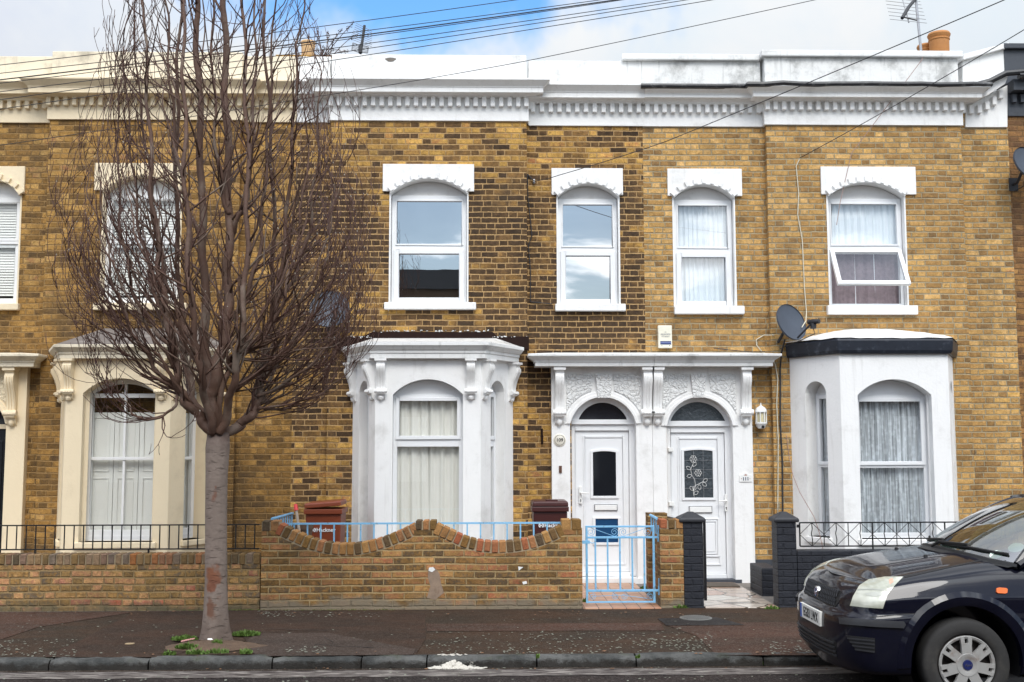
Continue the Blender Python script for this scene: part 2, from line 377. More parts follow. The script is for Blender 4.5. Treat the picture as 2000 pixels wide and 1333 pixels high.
# ------------------------------------------------------------------ ground
YP, YR, YB = 0.0, 0.11, -0.70          # projecting wall, recessed wall, front of the bays
YW = G(900, 1190).y                    # front face of the garden walls
YKB = G(900, 1279).y                   # back edge of the kerb
YKF = YKB - 0.13; ZR = -0.088          # kerb face, road level
def sheet(name, pts, z, mat, thick=None):
    b = B(); b.face([(p[0], p[1], z) for p in pts]); o = b.build(name, mat, recalc=False)
    if o.data.polygons[0].normal.z < 0: o.data.flip_normals()
    return tag(o, kind='structure')
def tarmac(name, c1, c2, wet=.35, speck=.35, scale=1.0, spc=(.2, .18, .16)):
    m, t = newmat(name)
    x, y, z = t.xyz(t.pos)
    big = t.noise(t.comb(x, t.m('MULTIPLY', y, 2.2), 0.0), .9 * scale, 7, .62)
    col = t.mix(t.sm(big, .36, .66), c4(c1), c4(c2))
    mid = t.sm(t.noise(t.pos, 6, 5, .65), .4, .7)
    col = t.mix(t.m('MULTIPLY', mid, .35), col, c4(tuple(q * .45 for q in c1)))
    g = t.n('ShaderNodeTexVoronoi'); g.inputs['Scale'].default_value = 95; t.ln(t.pos, g.inputs['Vector'])
    gs = t.xyz(g.outputs['Color'])[0]
    col = t.mix(t.m('MULTIPLY', t.sm(gs, .62, .9), speck), col, c4(spc))
    t.ln(col, t.p.inputs['Base Color'])
    t.ln(t.m('ADD', .78 - wet, t.m('MULTIPLY', t.noise(t.pos, 2.5, 5, .6), .45)), t.p.inputs['Roughness'])
    t.p.inputs['Specular IOR Level'].default_value = .12
    bump(t, t.m('ADD', t.noise(t.pos, 120, 3), t.m('MULTIPLY', g.outputs['Distance'], 1.2)), .5, .006)
    return m
M['pave'] = tarmac('old_brown_tarmac', (.050, .029, .018), (.034, .025, .018), wet=.12, speck=.14)
M['pave_red'] = tarmac('reddish_tarmac', (.070, .036, .025), (.048, .029, .021), wet=.10, speck=.25)
M['pave_dark'] = tarmac('dark_patch_tarmac', (.036, .024, .018), (.050, .029, .020), speck=.12, wet=.12)
M['pave_black'] = tarmac('fresh_black_patch', (.020, .018, .018), (.028, .025, .024), speck=.15)
M['pave_grey'] = tarmac('worn_grey_tarmac', (.060, .042, .034), (.044, .032, .026), speck=.2, wet=.1)
M['road'] = tarmac('road_asphalt', (.027, .019, .017), (.018, .015, .015), wet=.25, speck=.3, spc=(.15, .13, .12))
M['concrete'] = simple('yard_concrete', (.17, .15, .13), .8, var=.4, vs=4, bs=.4, dirt=(.06, .05, .035), dk=.6)
M['earth'] = simple('bare_soil', (.100, .063, .040), .95, var=.9, vs=14, bs=.9, bsc=40, bd=.02)
sheet('ground', [(-400, 300), (-400, -300), (400, -300), (400, 300)], -0.24, M['concrete'])
sheet('road', [(-60, YKF), (-60, -12.6), (60, -12.6), (60, YKF)], ZR, M['road'])
sheet('pavement', [(-60, YW - .02), (-60, YKB), (60, YKB), (60, YW - .02)], 0.0, M['pave'])
sheet('yard', [(-60, 1.0), (-60, YW - .02), (60, YW - .02), (60, 1.0)], -0.004, M['concrete'])
sheet('far_pavement', [(-60, -12.75), (-60, -17.5), (60, -17.5), (60, -12.75)], 0.0, M['pave'])
def pk(name, pix, z, mat): return sheet(name, [G(px, py, z)[:2] for px, py in pix], z, mat)
pk('pavement_patch', [(75, 1284), (150, 1255), (262, 1196), (500, 1192), (500, 1222), (470, 1236), (330, 1284)], .004, M['pave_dark'])
pk('pavement_patch', [(500, 1192), (830, 1198), (832, 1246), (812, 1279), (700, 1281), (500, 1283), (470, 1236), (500, 1222)], .004, M['pave_dark'])
pk('pavement_patch', [(500, 1238), (640, 1236), (812, 1268), (806, 1279), (505, 1282), (470, 1260)], .008, M['pave_grey'])
pk('pavement_patch', [(832, 1219), (1290, 1217), (1300, 1232), (834, 1233)], .004, M['pave_red'])
pk('pavement_patch', [(1290, 1217), (1600, 1215), (1700, 1232), (1700, 1280), (1400, 1280), (1360, 1242)], .0045, M['pave_red'])
pk('pavement_patch', [(1284, 1208), (1400, 1206), (1455, 1221), (1302, 1222)], .008, M['pave_black'])
pk('pavement_patch', [(0, 1250), (75, 1225), (262, 1196), (0, 1196)], .004, M['pave_red'])

def kerbs():
    m, t = newmat('granite_kerb')
    big = t.noise(t.pos, 2.4, 6, .65)
    col = t.mix(t.sm(big, .35, .65), (.040, .042, .041, 1), (.115, .115, .11, 1))
    x, y, z = t.xyz(t.pos)
    dk = t.m('MULTIPLY', t.sm(t.m('ADD', z, t.m('MULTIPLY', t.m('SUBTRACT', t.noise(t.pos, 9, 6, .7), .5), .16)), -.012, -.055), .9)
    col = t.mix(dk, col, (.022, .019, .016, 1))
    gm = t.m('MULTIPLY', t.sm(t.noise(t.pos, 3.1, 5), .52, .7), t.sm(z, -.03, .0))
    col = t.mix(t.m('MULTIPLY', gm, .6), col, (.045, .055, .025, 1))
    wp = t.m('MULTIPLY', t.m('MULTIPLY', t.sm(t.noise(t.pos, 17, 5, .7), .52, .6), t.sm(z, -.015, -.05)), t.m('MULTIPLY', t.sm(x, WX0, WX0 + .12), t.sm(x, WX1, WX1 - .2)))
    col = t.mix(t.m('MULTIPLY', wp, .95), col, (.68, .65, .58, 1))
    t.ln(col, t.p.inputs['Base Color']); t.p.inputs['Roughness'].default_value = .85; t.p.inputs['Specular IOR Level'].default_value = .2
    bump(t, t.m('ADD', t.noise(t.pos, 22, 5, .65), t.noise(t.pos, 90, 3)), .8, .015)
    b = B(); rnd = random.Random(3); xx = -30.0
    cuts = [G(px, 1290).x for px in (-100, 95, 287, 528, 703, 832, 1050, 1248, 1503, 1760)]
    xs = [cuts[0] - .9 * k for k in range(22, 0, -1)] + cuts + [cuts[-1] + .9 * k for k in range(1, 22)]
    for x0, x1 in zip(xs, xs[1:]):
        g = .006; dz = rnd.uniform(-.007, .007); dy = rnd.uniform(-.008, .008)
        n = 9
        prof = [(0, -.25), (0, .002), (-.02, .006 + dz), (-.09, .008 + dz), (-.118, .0 + dz), (-.135, -.022), (-.148, -.25)]
        rings = []
        for i in range(n + 1):
            u_ = i / n; x_ = x0 + g + (x1 - x0 - 2 * g) * u_
            e = .012 if i in (0, n) else 0
            ring = []
            for k, (py_, pz_) in enumerate(prof):
                j = 0 if k in (0, 1, 6) else rnd.uniform(-.007, .007)
                ring.append(b.bm.verts.new((x_, YKB + py_ + dy * (k > 1) + (e if k > 3 else 0), pz_ - (e if 1 < k < 6 else 0) + j)))
            rings.append(ring)
        for A, C in zip(rings, rings[1:]):
            for k in range(len(prof) - 1): b.bm.faces.new((A[k], A[k + 1], C[k + 1], C[k]))
        b.bm.faces.new(rings[0]); b.bm.faces.new(rings[-1][::-1])
    return tag(b.build('kerb', m, smooth=True), kind='structure')
WX0, WX1 = G(850, 1290).x, G(945, 1290).x
kerbs()
# faded line along the gutter
def gutter_line():
    m, t = newmat('worn_line_paint')
    x, y, z = t.xyz(t.pos)
    nz = t.noise(t.comb(t.m('MULTIPLY', x, 2.6), t.m('MULTIPLY', y, 26.0), 0.0), 1.6, 6, .66)
    base = t.mix(t.sm(nz, .46, .62), (.036, .027, .025, 1), (.30, .27, .245, 1))
    t.ln(base, t.p.inputs['Base Color']); t.p.inputs['Roughness'].default_value = .6
    bump(t, t.noise(t.pos, 110, 3), .5, .006)
    y0 = G(900, 1309, ZR).y; y1 = G(900, 1322, ZR).y
    sheet('road_line', [(-60, y0), (-60, y1), (60, y1), (60, y0)], ZR + .004, m)
    m2 = tarmac('gutter_silt', (.030, .020, .014), (.05, .034, .024), wet=.3)
    sheet('gutter_channel', [(-60, YKF - .012), (-60, y0 + .01), (60, y0 + .01), (60, YKF - .012)], ZR + .004, m2)
gutter_line()

# ------------------------------------------------------------------ houses
def sweep(b, prof, path):
    """profile of (outward, z) pairs carried along a plan path with mitred corners; path runs left to right, outside is -Y"""
    path = [Vector(p) for p in path]; ns = []
    for p, q in zip(path, path[1:]):
        d = (q - p).normalized(); ns.append(Vector((d.y, -d.x)))
    rings = []
    for i, p in enumerate(path):
        if i == 0: mv = ns[0]
        elif i == len(path) - 1: mv = ns[-1]
        else: mv = (ns[i - 1] + ns[i]) / (1 + ns[i - 1].dot(ns[i]))
        rings.append([b.bm.verts.new((p.x + mv.x * o, p.y + mv.y * o, z)) for o, z in prof])
    n = len(prof)
    for A, C in zip(rings, rings[1:]):
        for k in range(n): b.bm.faces.new((A[k], A[(k + 1) % n], C[(k + 1) % n], C[k]))
    b.bm.faces.new(rings[0][::-1]); b.bm.faces.new(rings[-1])
def wall_grid(b, x0, x1, z0, z1, y, holes, t=.26):
    xs = sorted({x0, x1, *[h[0] for h in holes], *[h[1] for h in holes]}); xs = [q for q in xs if x0 <= q <= x1]
    zs = sorted({z0, z1, *[h[2] for h in holes], *[h[3] for h in holes]}); zs = [q for q in zs if z0 <= q <= z1]
    def solid(i, j):
        if not (0 <= i < len(xs) - 1 and 0 <= j < len(zs) - 1): return False
        cx, cz = (xs[i] + xs[i + 1]) / 2, (zs[j] + zs[j + 1]) / 2
        return not any(h[0] < cx < h[1] and h[2] < cz < h[3] for h in holes)
    for i in range(len(xs) - 1):
        for j in range(len(zs) - 1):
            if not solid(i, j): continue
            a, c, e, f = xs[i], xs[i + 1], zs[j], zs[j + 1]
            b.face([(a, y, e), (c, y, e), (c, y, f), (a, y, f)]); b.face([(a, y + t, e), (a, y + t, f), (c, y + t, f), (c, y + t, e)])
            if not solid(i - 1, j): b.face([(a, y, e), (a, y, f), (a, y + t, f), (a, y + t, e)])
            if not solid(i + 1, j): b.face([(c, y, e), (c, y + t, e), (c, y + t, f), (c, y, f)])
            if not solid(i, j - 1): b.face([(a, y, e), (a, y + t, e), (c, y + t, e), (c, y, e)])
            if not solid(i, j + 1): b.face([(a, y, f), (c, y, f), (c, y + t, f), (a, y + t, f)])
def wave_curtain(b, u0, u1, z0, z1, d, fr, amp=.022, folds=9, seed=0, drawn=None, n=70):
    """a hanging cloth with folds; drawn shears its edge"""
    o, U, V, D = fr; r = random.Random(seed); ph = [r.uniform(0, 6.3) for _ in range(4)]
    nz = 8; rows = []
    for j in range(nz + 1):
        f = j / nz; z = z1 + (z0 - z1) * f; row = []
        for i in range(n + 1):
            q = i / n; uu = u0 + (u1 - u0) * q
            if drawn: uu += drawn * f * f * q
            dd = amp * (sin(folds * 2 * pi * q + ph[0] + .5 * f) + .55 * sin(folds * 3.7 * pi * q + ph[1]) + .4 * sin(folds * 1.1 * pi * q + ph[2] - f))
            row.append(b.bm.verts.new(o + U * uu + V * z + D * (d + dd)))
        rows.append(row)
    for A, C in zip(rows, rows[1:]):
        for i in range(n): b.bm.faces.new((A[i], A[i + 1], C[i + 1], C[i]))
def frame_ring(b, u0, u1, z0, z1, w, d0, d1, fr=WALLF, wt=None, wb=None):
    wt = w if wt is None else wt; wb = w if wb is None else wb
    b.rect(u0, u0 + w, z0, z1, d0, d1, fr); b.rect(u1 - w, u1, z0, z1, d0, d1, fr)
    b.rect(u0 + w, u1 - w, z1 - wt, z1, d0, d1, fr); b.rect(u0 + w, u1 - w, z0, z0 + wb, d0, d1, fr)
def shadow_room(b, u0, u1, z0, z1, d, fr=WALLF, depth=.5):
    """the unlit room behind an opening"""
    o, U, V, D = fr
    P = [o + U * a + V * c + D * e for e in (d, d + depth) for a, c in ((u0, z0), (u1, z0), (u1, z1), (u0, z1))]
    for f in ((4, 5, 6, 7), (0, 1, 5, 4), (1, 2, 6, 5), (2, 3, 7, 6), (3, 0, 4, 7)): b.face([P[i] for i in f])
M['curtain_green'] = simple('pale_sage_curtain', (.74, .725, .675), .85, var=.10)
M['blind'] = simple('cream_slat_blind', (.80, .79, .75), .6, var=.04)
M['shutter'] = simple('white_painted_shutter', (.75, .74, .70), .5, var=.04)
def lace():
    m, t = newmat('white_lace_net')
    x, y, z = t.xyz(t.pos)
    sv = t.comb(t.m('MULTIPLY', x, 42.0), t.m('MULTIPLY', y, 42.0), t.m('MULTIPLY', z, 1.6))
    st = t.sm(t.noise(sv, 1.0, 3, .6), .36, .66)
    fl = t.n('ShaderNodeTexVoronoi'); fl.inputs['Scale'].default_value = 15; t.ln(t.pos, fl.inputs['Vector'])
    ff = t.sm(fl.outputs['Distance'], .5, .22)
    f = t.m('MULTIPLY', t.m('ADD', t.m('MULTIPLY', st, .85), t.m('MULTIPLY', ff, .28)), 1.0, clamp=True)
    t.ln(t.mix(f, (.36, .37, .38, 1), (.84, .86, .88, 1)), t.p.inputs['Base Color']); t.p.inputs['Roughness'].default_value = .8
    return m
M['lace'] = lace()
M['voile'] = simple('thin_white_voile', (.82, .84, .86), .85, var=.15, vs=3)
M['lilac_curtain'] = simple('patterned_mauve_curtain', (.22, .17, .18), .85, var=.9, vs=22)

def up_window(house, Y, hood, op, sill, style, wm, label=None):
    """arched first-floor window: hood, lunette, frame, panes, sill. all arguments in photo measurements taken on the wall plane Y"""
    ym = (op[3] + sill[2]) / 2
    hx0, hx1 = X(hood[0], 350, Y), X(hood[1], 350, Y); hz1, hz0 = Z((hood[0] + hood[1]) / 2, hood[2], Y), Z((hood[0] + hood[1]) / 2, hood[3], Y)
    mx = (op[0] + op[1]) / 2
    x0, x1 = X(op[0], ym, Y), X(op[1], ym, Y); zs, zt = Z(mx, op[2], Y), Z(mx, op[3], Y)
    s0, s1 = X(sill[0], sill[2], Y), X(sill[1], sill[2], Y); sz1, sz0 = Z(mx, sill[2], Y - .05), Z(mx, sill[3], Y - .05)
    fr = (Vector((0, Y, 0)), Vector((1, 0, 0)), Vector((0, 0, 1)), Vector((0, 1, 0)))
    A = arc(x0, x1, zs, zt, 18)
    # frame (the window itself)
    b = B(); d0, d1 = .095, .15
    fz1 = zs - .005
    fw = .045
    frame_ring(b, x0 + .006, x1 - .006, sz1 - .03, fz1, fw, d0, d1, fr, wt=.055)
    panes = []
    g0, g1 = x0 + fw + .006, x1 - fw - .006
    zt2 = Z(mx, style['mid'][0], Y + .1); zb2 = Z(mx, style['mid'][1], Y + .1)
    if style['kind'] == 'upvc':
        b.rect(g0, g1, zb2, zt2, d0, d1, fr)                             # transom
        frame_ring(b, g0, g1, zt2, fz1 - .055, .02, d0 - .012, d0 + .02, fr)
        frame_ring(b, g0 - .012, g1 + .012, sz1 + .004, zb2 + .015, .066, d0 - .028, d0 + .006, fr, wt=.06, wb=.075)
        panes = [(g0 + .018, g1 - .018, zt2 + .018, fz1 - .073), (g0 + .05, g1 - .05, sz1 + .075, zb2 - .04)]
    elif style['kind'] == 'awning':
        b.rect(g0, g1, zb2, zt2, d0, d1, fr)
        frame_ring(b, g0, g1, zt2, fz1 - .055, .02, d0 - .012, d0 + .02, fr)
        b.rect(g0, g1, sz1, sz1 + .04, d0 - .01, d1, fr)
        panes = [(g0 + .018, g1 - .018, zt2 + .018, fz1 - .073)]
    else:                                                               # timber box sash
        b.rect(g0, g1, zb2, zt2, d0 + .01, d1, fr)
        frame_ring(b, g0, g1, zt2, fz1 - .03, .035, d0 + .005, d1, fr); frame_ring(b, g0, g1, sz1, zb2, .045, d0 + .03, d1 + .02, fr, wb=.09)
        panes = [(g0 + .03, g1 - .03, zt2, fz1 - .05), (g0 + .04, g1 - .04, sz1 + .08, zb2)]
    win = b.build('window', M['upvc'] if style['kind'] != 'sash' else M['wood_white'], house, bevel=.004)
    if label: win['label'] = label
    # lunette above the frame: one shallow panel inside the arch
    L = [(p[0], p[1]) for p in arc(x0 + .004, x1 - .004, zs, zt - .004, 18)]
    b = B(); b.prism([(x0 + .004, zs - .004)] + L[1:-1] + [(x1 - .004, zs - .004)], .125, .16, fr); b.build('lunette', M['panel'] if style['kind'] != 'sash' else M['wood_white'], win)
    # hood with the arch cut into it and its small teeth
    b = B(); b.prism([(hx0, hz0), (hx0, hz1), (hx1, hz1), (hx1, hz0), (x1, hz0)] + A[::-1] + [(x0, hz0)], -.035, .0, fr)
    b.prism([(x0 - .003, zs)] + [(x0 - .003, zt + .05), (x1 + .003, zt + .05), (x1 + .003, zs)] + A[::-1][1:-1], -.002, .17, fr)
    hood_o = b.build('hood', wm, win, bevel=.006)
    cx = (x0 + x1) / 2; hh = (x1 - x0) / 2; R = (hh * hh + (zt - zs) ** 2) / (2 * (zt - zs)); zc = zt - R; am = math.asin(min(1, hh / R))
    b = B(); nt_ = style.get('teeth', 11)
    for k in range(nt_):
        a = -am * .93 + 2 * am * .93 * k / (nt_ - 1)
        e = Vector((sin(a), 0, cos(a))); t_ = Vector((cos(a), 0, -sin(a))); o = Vector((cx, Y, zc)); hw = .024
        b.hull8([o + e * r_ + t_ * q + Vector((0, dd, 0)) for dd in (-.068, -.03) for r_, q in ((R + .012, -hw), (R + .012, hw), (R + .082, hw * 1.05), (R + .082, -hw * 1.05))])
    ring = [(cx + (R + .014) * sin(-am + 2 * am * i / 18), zc + (R + .014) * cos(-am + 2 * am * i / 18)) for i in range(19)]
    b.prism(ring + A[::-1], -.055, -.033, fr)
    b.build('tooth_moulding', wm, win)
    # painted reveals and jambs
    jw = .02
    for a_, c_ in ((x0 - jw, x0), (x1, x1 + jw)): b = B(); b.rect(a_, c_, sz1 - .02, hz0 + .002, -.008, .17, fr); b.build('jamb', wm, win)
    b = B(); b.rect(s0, s1, sz0, sz1, -.075, .10, fr); b.build('sill', wm, win, bevel=.012)
    b = B()
    for (a, c, e, f) in panes: b.face([fr[0] + Vector((a, .118, e)), fr[0] + Vector((c, .118, e)), fr[0] + Vector((c, .118, f)), fr[0] + Vector((a, .118, f))])
    b.build('pane', M[style.get('glass', 'glass_up')], win)
    if style['kind'] == 'awning':                                       # the open lower sash, hinged at its top, swung out
        hz = zb2 + .03; ln_ = style['len']; an = style['ang']
        o = Vector((0, Y + d0 - .01, hz)); V2 = Vector((0, -sin(an), -cos(an)))
        f2 = (o, Vector((1, 0, 0)), -V2, Vector((0, cos(an), -sin(an))))
        b = B(); frame_ring(b, g0 - .02, g1 + .02, -ln_, 0, .055, -.02, .03, f2); sash = b.build('open_sash', M['upvc'], win, bevel=.005)
        b = B(); b.face([f2[0] + f2[1] * a + f2[2] * c for a, c in ((g0 + .03, -ln_ + .05), (g1 - .03, -ln_ + .05), (g1 - .03, -.05), (g0 + .03, -.05))]); b.build('pane', M['glass_mid'], win)
    zin0, zin1 = sz1 - .02, fz1
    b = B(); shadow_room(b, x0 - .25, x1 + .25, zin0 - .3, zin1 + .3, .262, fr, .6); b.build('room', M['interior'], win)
    if style.get('curtain') == 'blind':
        b = B(); z = fz1 - .04; k = 0
        while z > sz1 + .12 + style.get('lift', 0):
            b.hull8([Vector(p) + fr[0] for p in [(g0, .185, z), (g1, .185, z), (g1, .185, z - .002), (g0, .185, z - .002), (g0, .200, z + .034), (g1, .200, z + .034), (g1, .200, z + .032), (g0, .200, z + .032)]]); z -= .036; k += 1
        b.build('blind', M['blind'], win)
    elif style.get('curtain'):
        if style.get('low'): b = B(); wave_curtain(b, g0 - .05, g1 + .05, zin0 - .05, zb2 + .05, .165, fr, .008, 9, seed=5); b.build('curtain', M[style['low']], win)
        b = B(); wave_curtain(b, g0 - .05, g1 + .05, zin0 - .05, zin1, .185, fr, .013, style.get('folds', 12), seed=int(op[0]))
        b.build('net_curtain', M[style['curtain']], win)
    return (x0 - .004, x1 + .004, sz1 - .08, zt + .03)

def corbel(parent, u, z1, z0, fr, wd=.10, out=.15, mat=None, d=0):
    """scrolled bracket: cap, S-shaped body with ribs, scroll, pendant"""
    o, U, V, D = fr; h = z1 - z0
    f2 = (o + U * u + D * d, -D, V, U)
    P = [(0, 1), (1, 1), (1.0, .93), (.86, .91), (.98, .84), (1.0, .76), (.84, .68), (.62, .56), (.46, .44), (.38, .33), (.40, .27), (.62, .25), (.68, .20), (.58, .15), (.36, .14), (.28, .08), (.12, .03), (0, 0)]
    b = B(); b.prism([(p[0] * out, z0 + p[1] * h) for p in P], -wd / 2, wd / 2, f2)
    b.rect(0, out * 1.12, z1 - .055 * h, z1, -wd * .68, wd * .68, f2)
    Q = [(q[0] * out + .012, z0 + q[1] * h) for q in P[4:13]]
    for k in (-.3, 0, .3):
        b.prism([(a - .02, c) for a, c in Q[::-1]] + Q, (k - .09) * wd, (k + .09) * wd, f2)
    c = o + U * u + D * (d - out * .5) + V * (z0 + .22 * h)
    b.lathe([(0, -wd * .75), (.05 * h, -wd * .75), (.05 * h, wd * .75), (0, wd * .75)], c, U, 12)
    c = o + U * u + D * (d - out * .16) + V * (z0 + .07 * h)
    b.lathe([(0, -.085 * h), (wd * .28, -.05 * h), (wd * .36, 0), (wd * .22, .06 * h), (0, .08 * h)], c, (0, 0, 1), 10)
    return b.build('corbel', mat, parent, smooth=True)

def face_window(parent, fr, u0, u1, zs, zt, zsill, depth, tz, pm, style, lower_inset=True):
    """window of a bay face, in that face's own frame"""
    o, U, V, D = fr
    b = B(); d0, d1 = depth, depth + .06
    zf = zs - .0
    frame_ring(b, u0, u1, zsill, zf, .05, d0, d1, fr, wb=.06)
    L = arc(u0, u1, zs - .002, zt - .004, 14)
    if style != 'sash':
        b.prism([(u0, zs - .03)] + L + [(u1, zs - .03)], d0 + .02, d1, fr)
        b.rect(u0 + .05, u1 - .05, tz[1], tz[0], d0, d1, fr)
        iu = min(.045, (u1 - u0) * .12)
        frame_ring(b, u0 + .03, u1 - .03, tz[0] - .01, zf - .03, iu, d0 - .02, d0 + .012, fr)
        P = [(u0 + .05 + iu * .6, u1 - .05 - iu * .6, tz[0] + .02, zf - .06), (u0 + .05, u1 - .05, zsill + .06, tz[1])]
        w_ = b.build('window_frame', M['upvc'], parent, bevel=.005)
    else:
        Lo = arc(u0, u1, zs, zt - .003, 16); Li = arc(u0 + .055, u1 - .055, zs, zt - .06, 16)
        b.prism(Lo + Li[::-1], d0, d1, fr); um = (u0 + u1) / 2
        b.rect(u0 + .05, u1 - .05, tz[1], tz[0], d0 + .0, d1 - .004, fr)
        if u1 - u0 > .5: b.rect(um - .014, um + .014, tz[0], zt - .05, d0 + .005, d1 - .01, fr); b.rect(um - .014, um + .014, zsill + .1, tz[1], d0 + .015, d1 - .006, fr)
        b.rect(u0 + .05, u1 - .05, zsill + .06, zsill + .13, d0 + .01, d1 - .003, fr)
        P = [(u0 + .045, u1 - .045, zsill + .1, zt - .02)]
        w_ = b.build('window_frame', M['wood_white'], parent, bevel=.004)
    b = B()
    for (a, c, e, f) in P:
        if style == 'sash':
            Lg = arc(a, c, zs, f - .02, 12); b.face([o + U * q[0] + V * q[1] + D * (d0 + .03) for q in [(a, e)] + Lg + [(c, e)]])
        else: b.face([o + U * q[0] + V * q[1] + D * (d0 + .03) for q in ((a, e), (c, e), (c, f), (a, f))])
    b.build('pane', pm, parent)
M['brick107'] = brick('weathered_london_stock_brick', PAL107, srgb(158, 126, 82), soot=.85, sootz=(-1, 1.2, 4.2, 5.2), seed=11, comp=.85, joint=.0065, vary=.28, stain=[(-.1, .9, (.055, .045, .028), .75)])
M['brick109'] = brick('sooty_london_stock_brick', PAL109, srgb(184, 150, 104), soot=.88, sootz=(1.4, 2.6, 5.0, 5.75), seed=23, comp=.9, joint=.0075, stain=[(-.1, .7, (.06, .048, .03), .6)])
M['brick111'] = brick('cleaned_yellow_stock_brick', PAL111, srgb(172, 156, 126), soot=.62, seed=37, comp=.85, joint=.0075, vary=.26, stain=[(-.1, .75, (.07, .05, .025), .6)])
M['brick113'] = brick('dark_stock_brick', PAL113, srgb(134, 104, 72), soot=.45, seed=51, joint=.006)

def cornice(house, x0, x1, Y, zz, proj, wm, pm, coping=None, gut=None, dpitch=.1135, endL=None, endR=None, nm=''):
    """frieze, dentils, crown moulding and parapet of one wall face. zz: frieze bottom, dentil bottom/top, crown bottom/top, parapet top"""
    zf, d0, d1, c0_, c1_, zp = zz
    b = B(); b.box(x0 - (.028 if proj else 0), x1 + (.028 if proj else 0), Y - .03, Y + .12, zf, c0_ + .02)
    h = c1_ - c0_
    prof = [(-.05, c0_), (.215, c0_), (.215, c0_ + .36 * h), (.225, c0_ + .40 * h), (.225, c0_ + .45 * h), (.25, c0_ + .58 * h), (.29, c0_ + .80 * h), (.30, c0_ + .84 * h), (.30, c1_ - .006), (-.05, c1_ + .03)]
    bed = [(-.02, d1), (.10, d1), (.115, d1 + (c0_ - d1) * .5), (.16, c0_ - .002), (.16, c0_ + .01), (-.02, c0_ + .01)]
    path = [(x0, YR + .05), (x0, Y), (x1, Y), (x1, YR + .05)] if proj else [(endL if endL is not None else x0, Y), (endR if endR is not None else x1, Y)]
    sweep(b, prof, path); sweep(b, bed, path)
    co = b.build('cornice', wm, house, bevel=.003, seg=1)
    b = B(); n = int((x1 - x0) / dpitch); st = (x1 - x0) / n
    for k in range(n + (1 if proj else 0)):
        xc = x0 + st * (k + (0 if proj else .5)) + (.006 if proj and k == 0 else (-.006 if proj and k == n else 0))
        b.box(xc - .029, xc + .029, Y - .095, Y - .02, d0, d1 + .004)
    if proj:
        for xs_, sg in ((x0, -1), (x1, 1)): b.box(xs_ + sg * .02, xs_ + sg * .09, Y + .01, Y + .065, d0, d1 + .004)
    b.build('dentil_course', wm, co, bevel=.004, seg=1)
    b = B(); b.box(x0, x1, Y + .0, Y + .26, c1_ - .02, zp); pa = b.build('parapet', pm, house, bevel=.012)
    if coping:
        b = B(); b.box(coping[0], coping[1], Y - .06, Y + .32, zp - .075, zp + .012); b.build('coping', M['white_dirty'], pa, bevel=.015)
    if gut:
        b = B(); rnd = random.Random(int(x0 * 100) % 97); zg = c1_ + .012
        if proj: P = [(x0 - .30, Y + .1), (x0 - .30, Y - .29), (x1 + .30, Y - .29), (x1 + .30, Y + .1)]
        else: P = [(gut[0], Y - .29), (gut[1], Y - .29)]
        pts = []
        for p, q in zip(P, P[1:]):
            k = max(2, int(((p[0] - q[0]) ** 2 + (p[1] - q[1]) ** 2) ** .5 / .22))
            pts += [(p[0] + (q[0] - p[0]) * i / k, p[1] + (q[1] - p[1]) * i / k, zg + rnd.uniform(-.010, .010)) for i in range(k)]
        pts.append((*P[-1], zg)); b.tube(pts, .036, 8); b.build('gutter', M['gutter'], co, smooth=True)
        b = B(); b.box(x0 + .01, x1 - .01, Y - .27, Y + .0, c1_ - .004, c1_ + .03); b.build('flashing', M['lead'], co)

XE = dict(a=X(91, 400, YP), b=X(465, 500, YP), c=X(645, 350, YP), d=X(1029, 400, YP), e=X(1501, 450, YP), f=X(1883, 420, YP), g=X(1974, 380, YR), m1=X(577, 400, YR), m2=X(1257, 400, YR))
def zs_(px, Y, fz, d0, d1, c0_, c1_, pt): return (Z(px, fz, Y - .03), Z(px, d0, Y - .09), Z(px, d1, Y - .09), Z(px, c0_, Y - .215), Z(px, c1_, Y - .30), Z(px, pt, Y))
ZC = dict(rl=zs_(45, YR, 240, 212, 197, 183, 156, 110), p107=zs_(280, YP, 234, 206, 190, 182, 150, 101), rm=zs_(540, YR, 239, 211, 196, 183, 155, 110),
          p109=zs_(830, YP, 236, 207, 189, 180, 151, 107), r109=zs_(1140, YR, 246, 219, 202, 191, 162, 119), r111=zs_(1380, YR, 247.5, 220, 204, 191, 170, 110), p111=zs_(1690, YP, 244.5, 215, 199, 190, 166, 103))

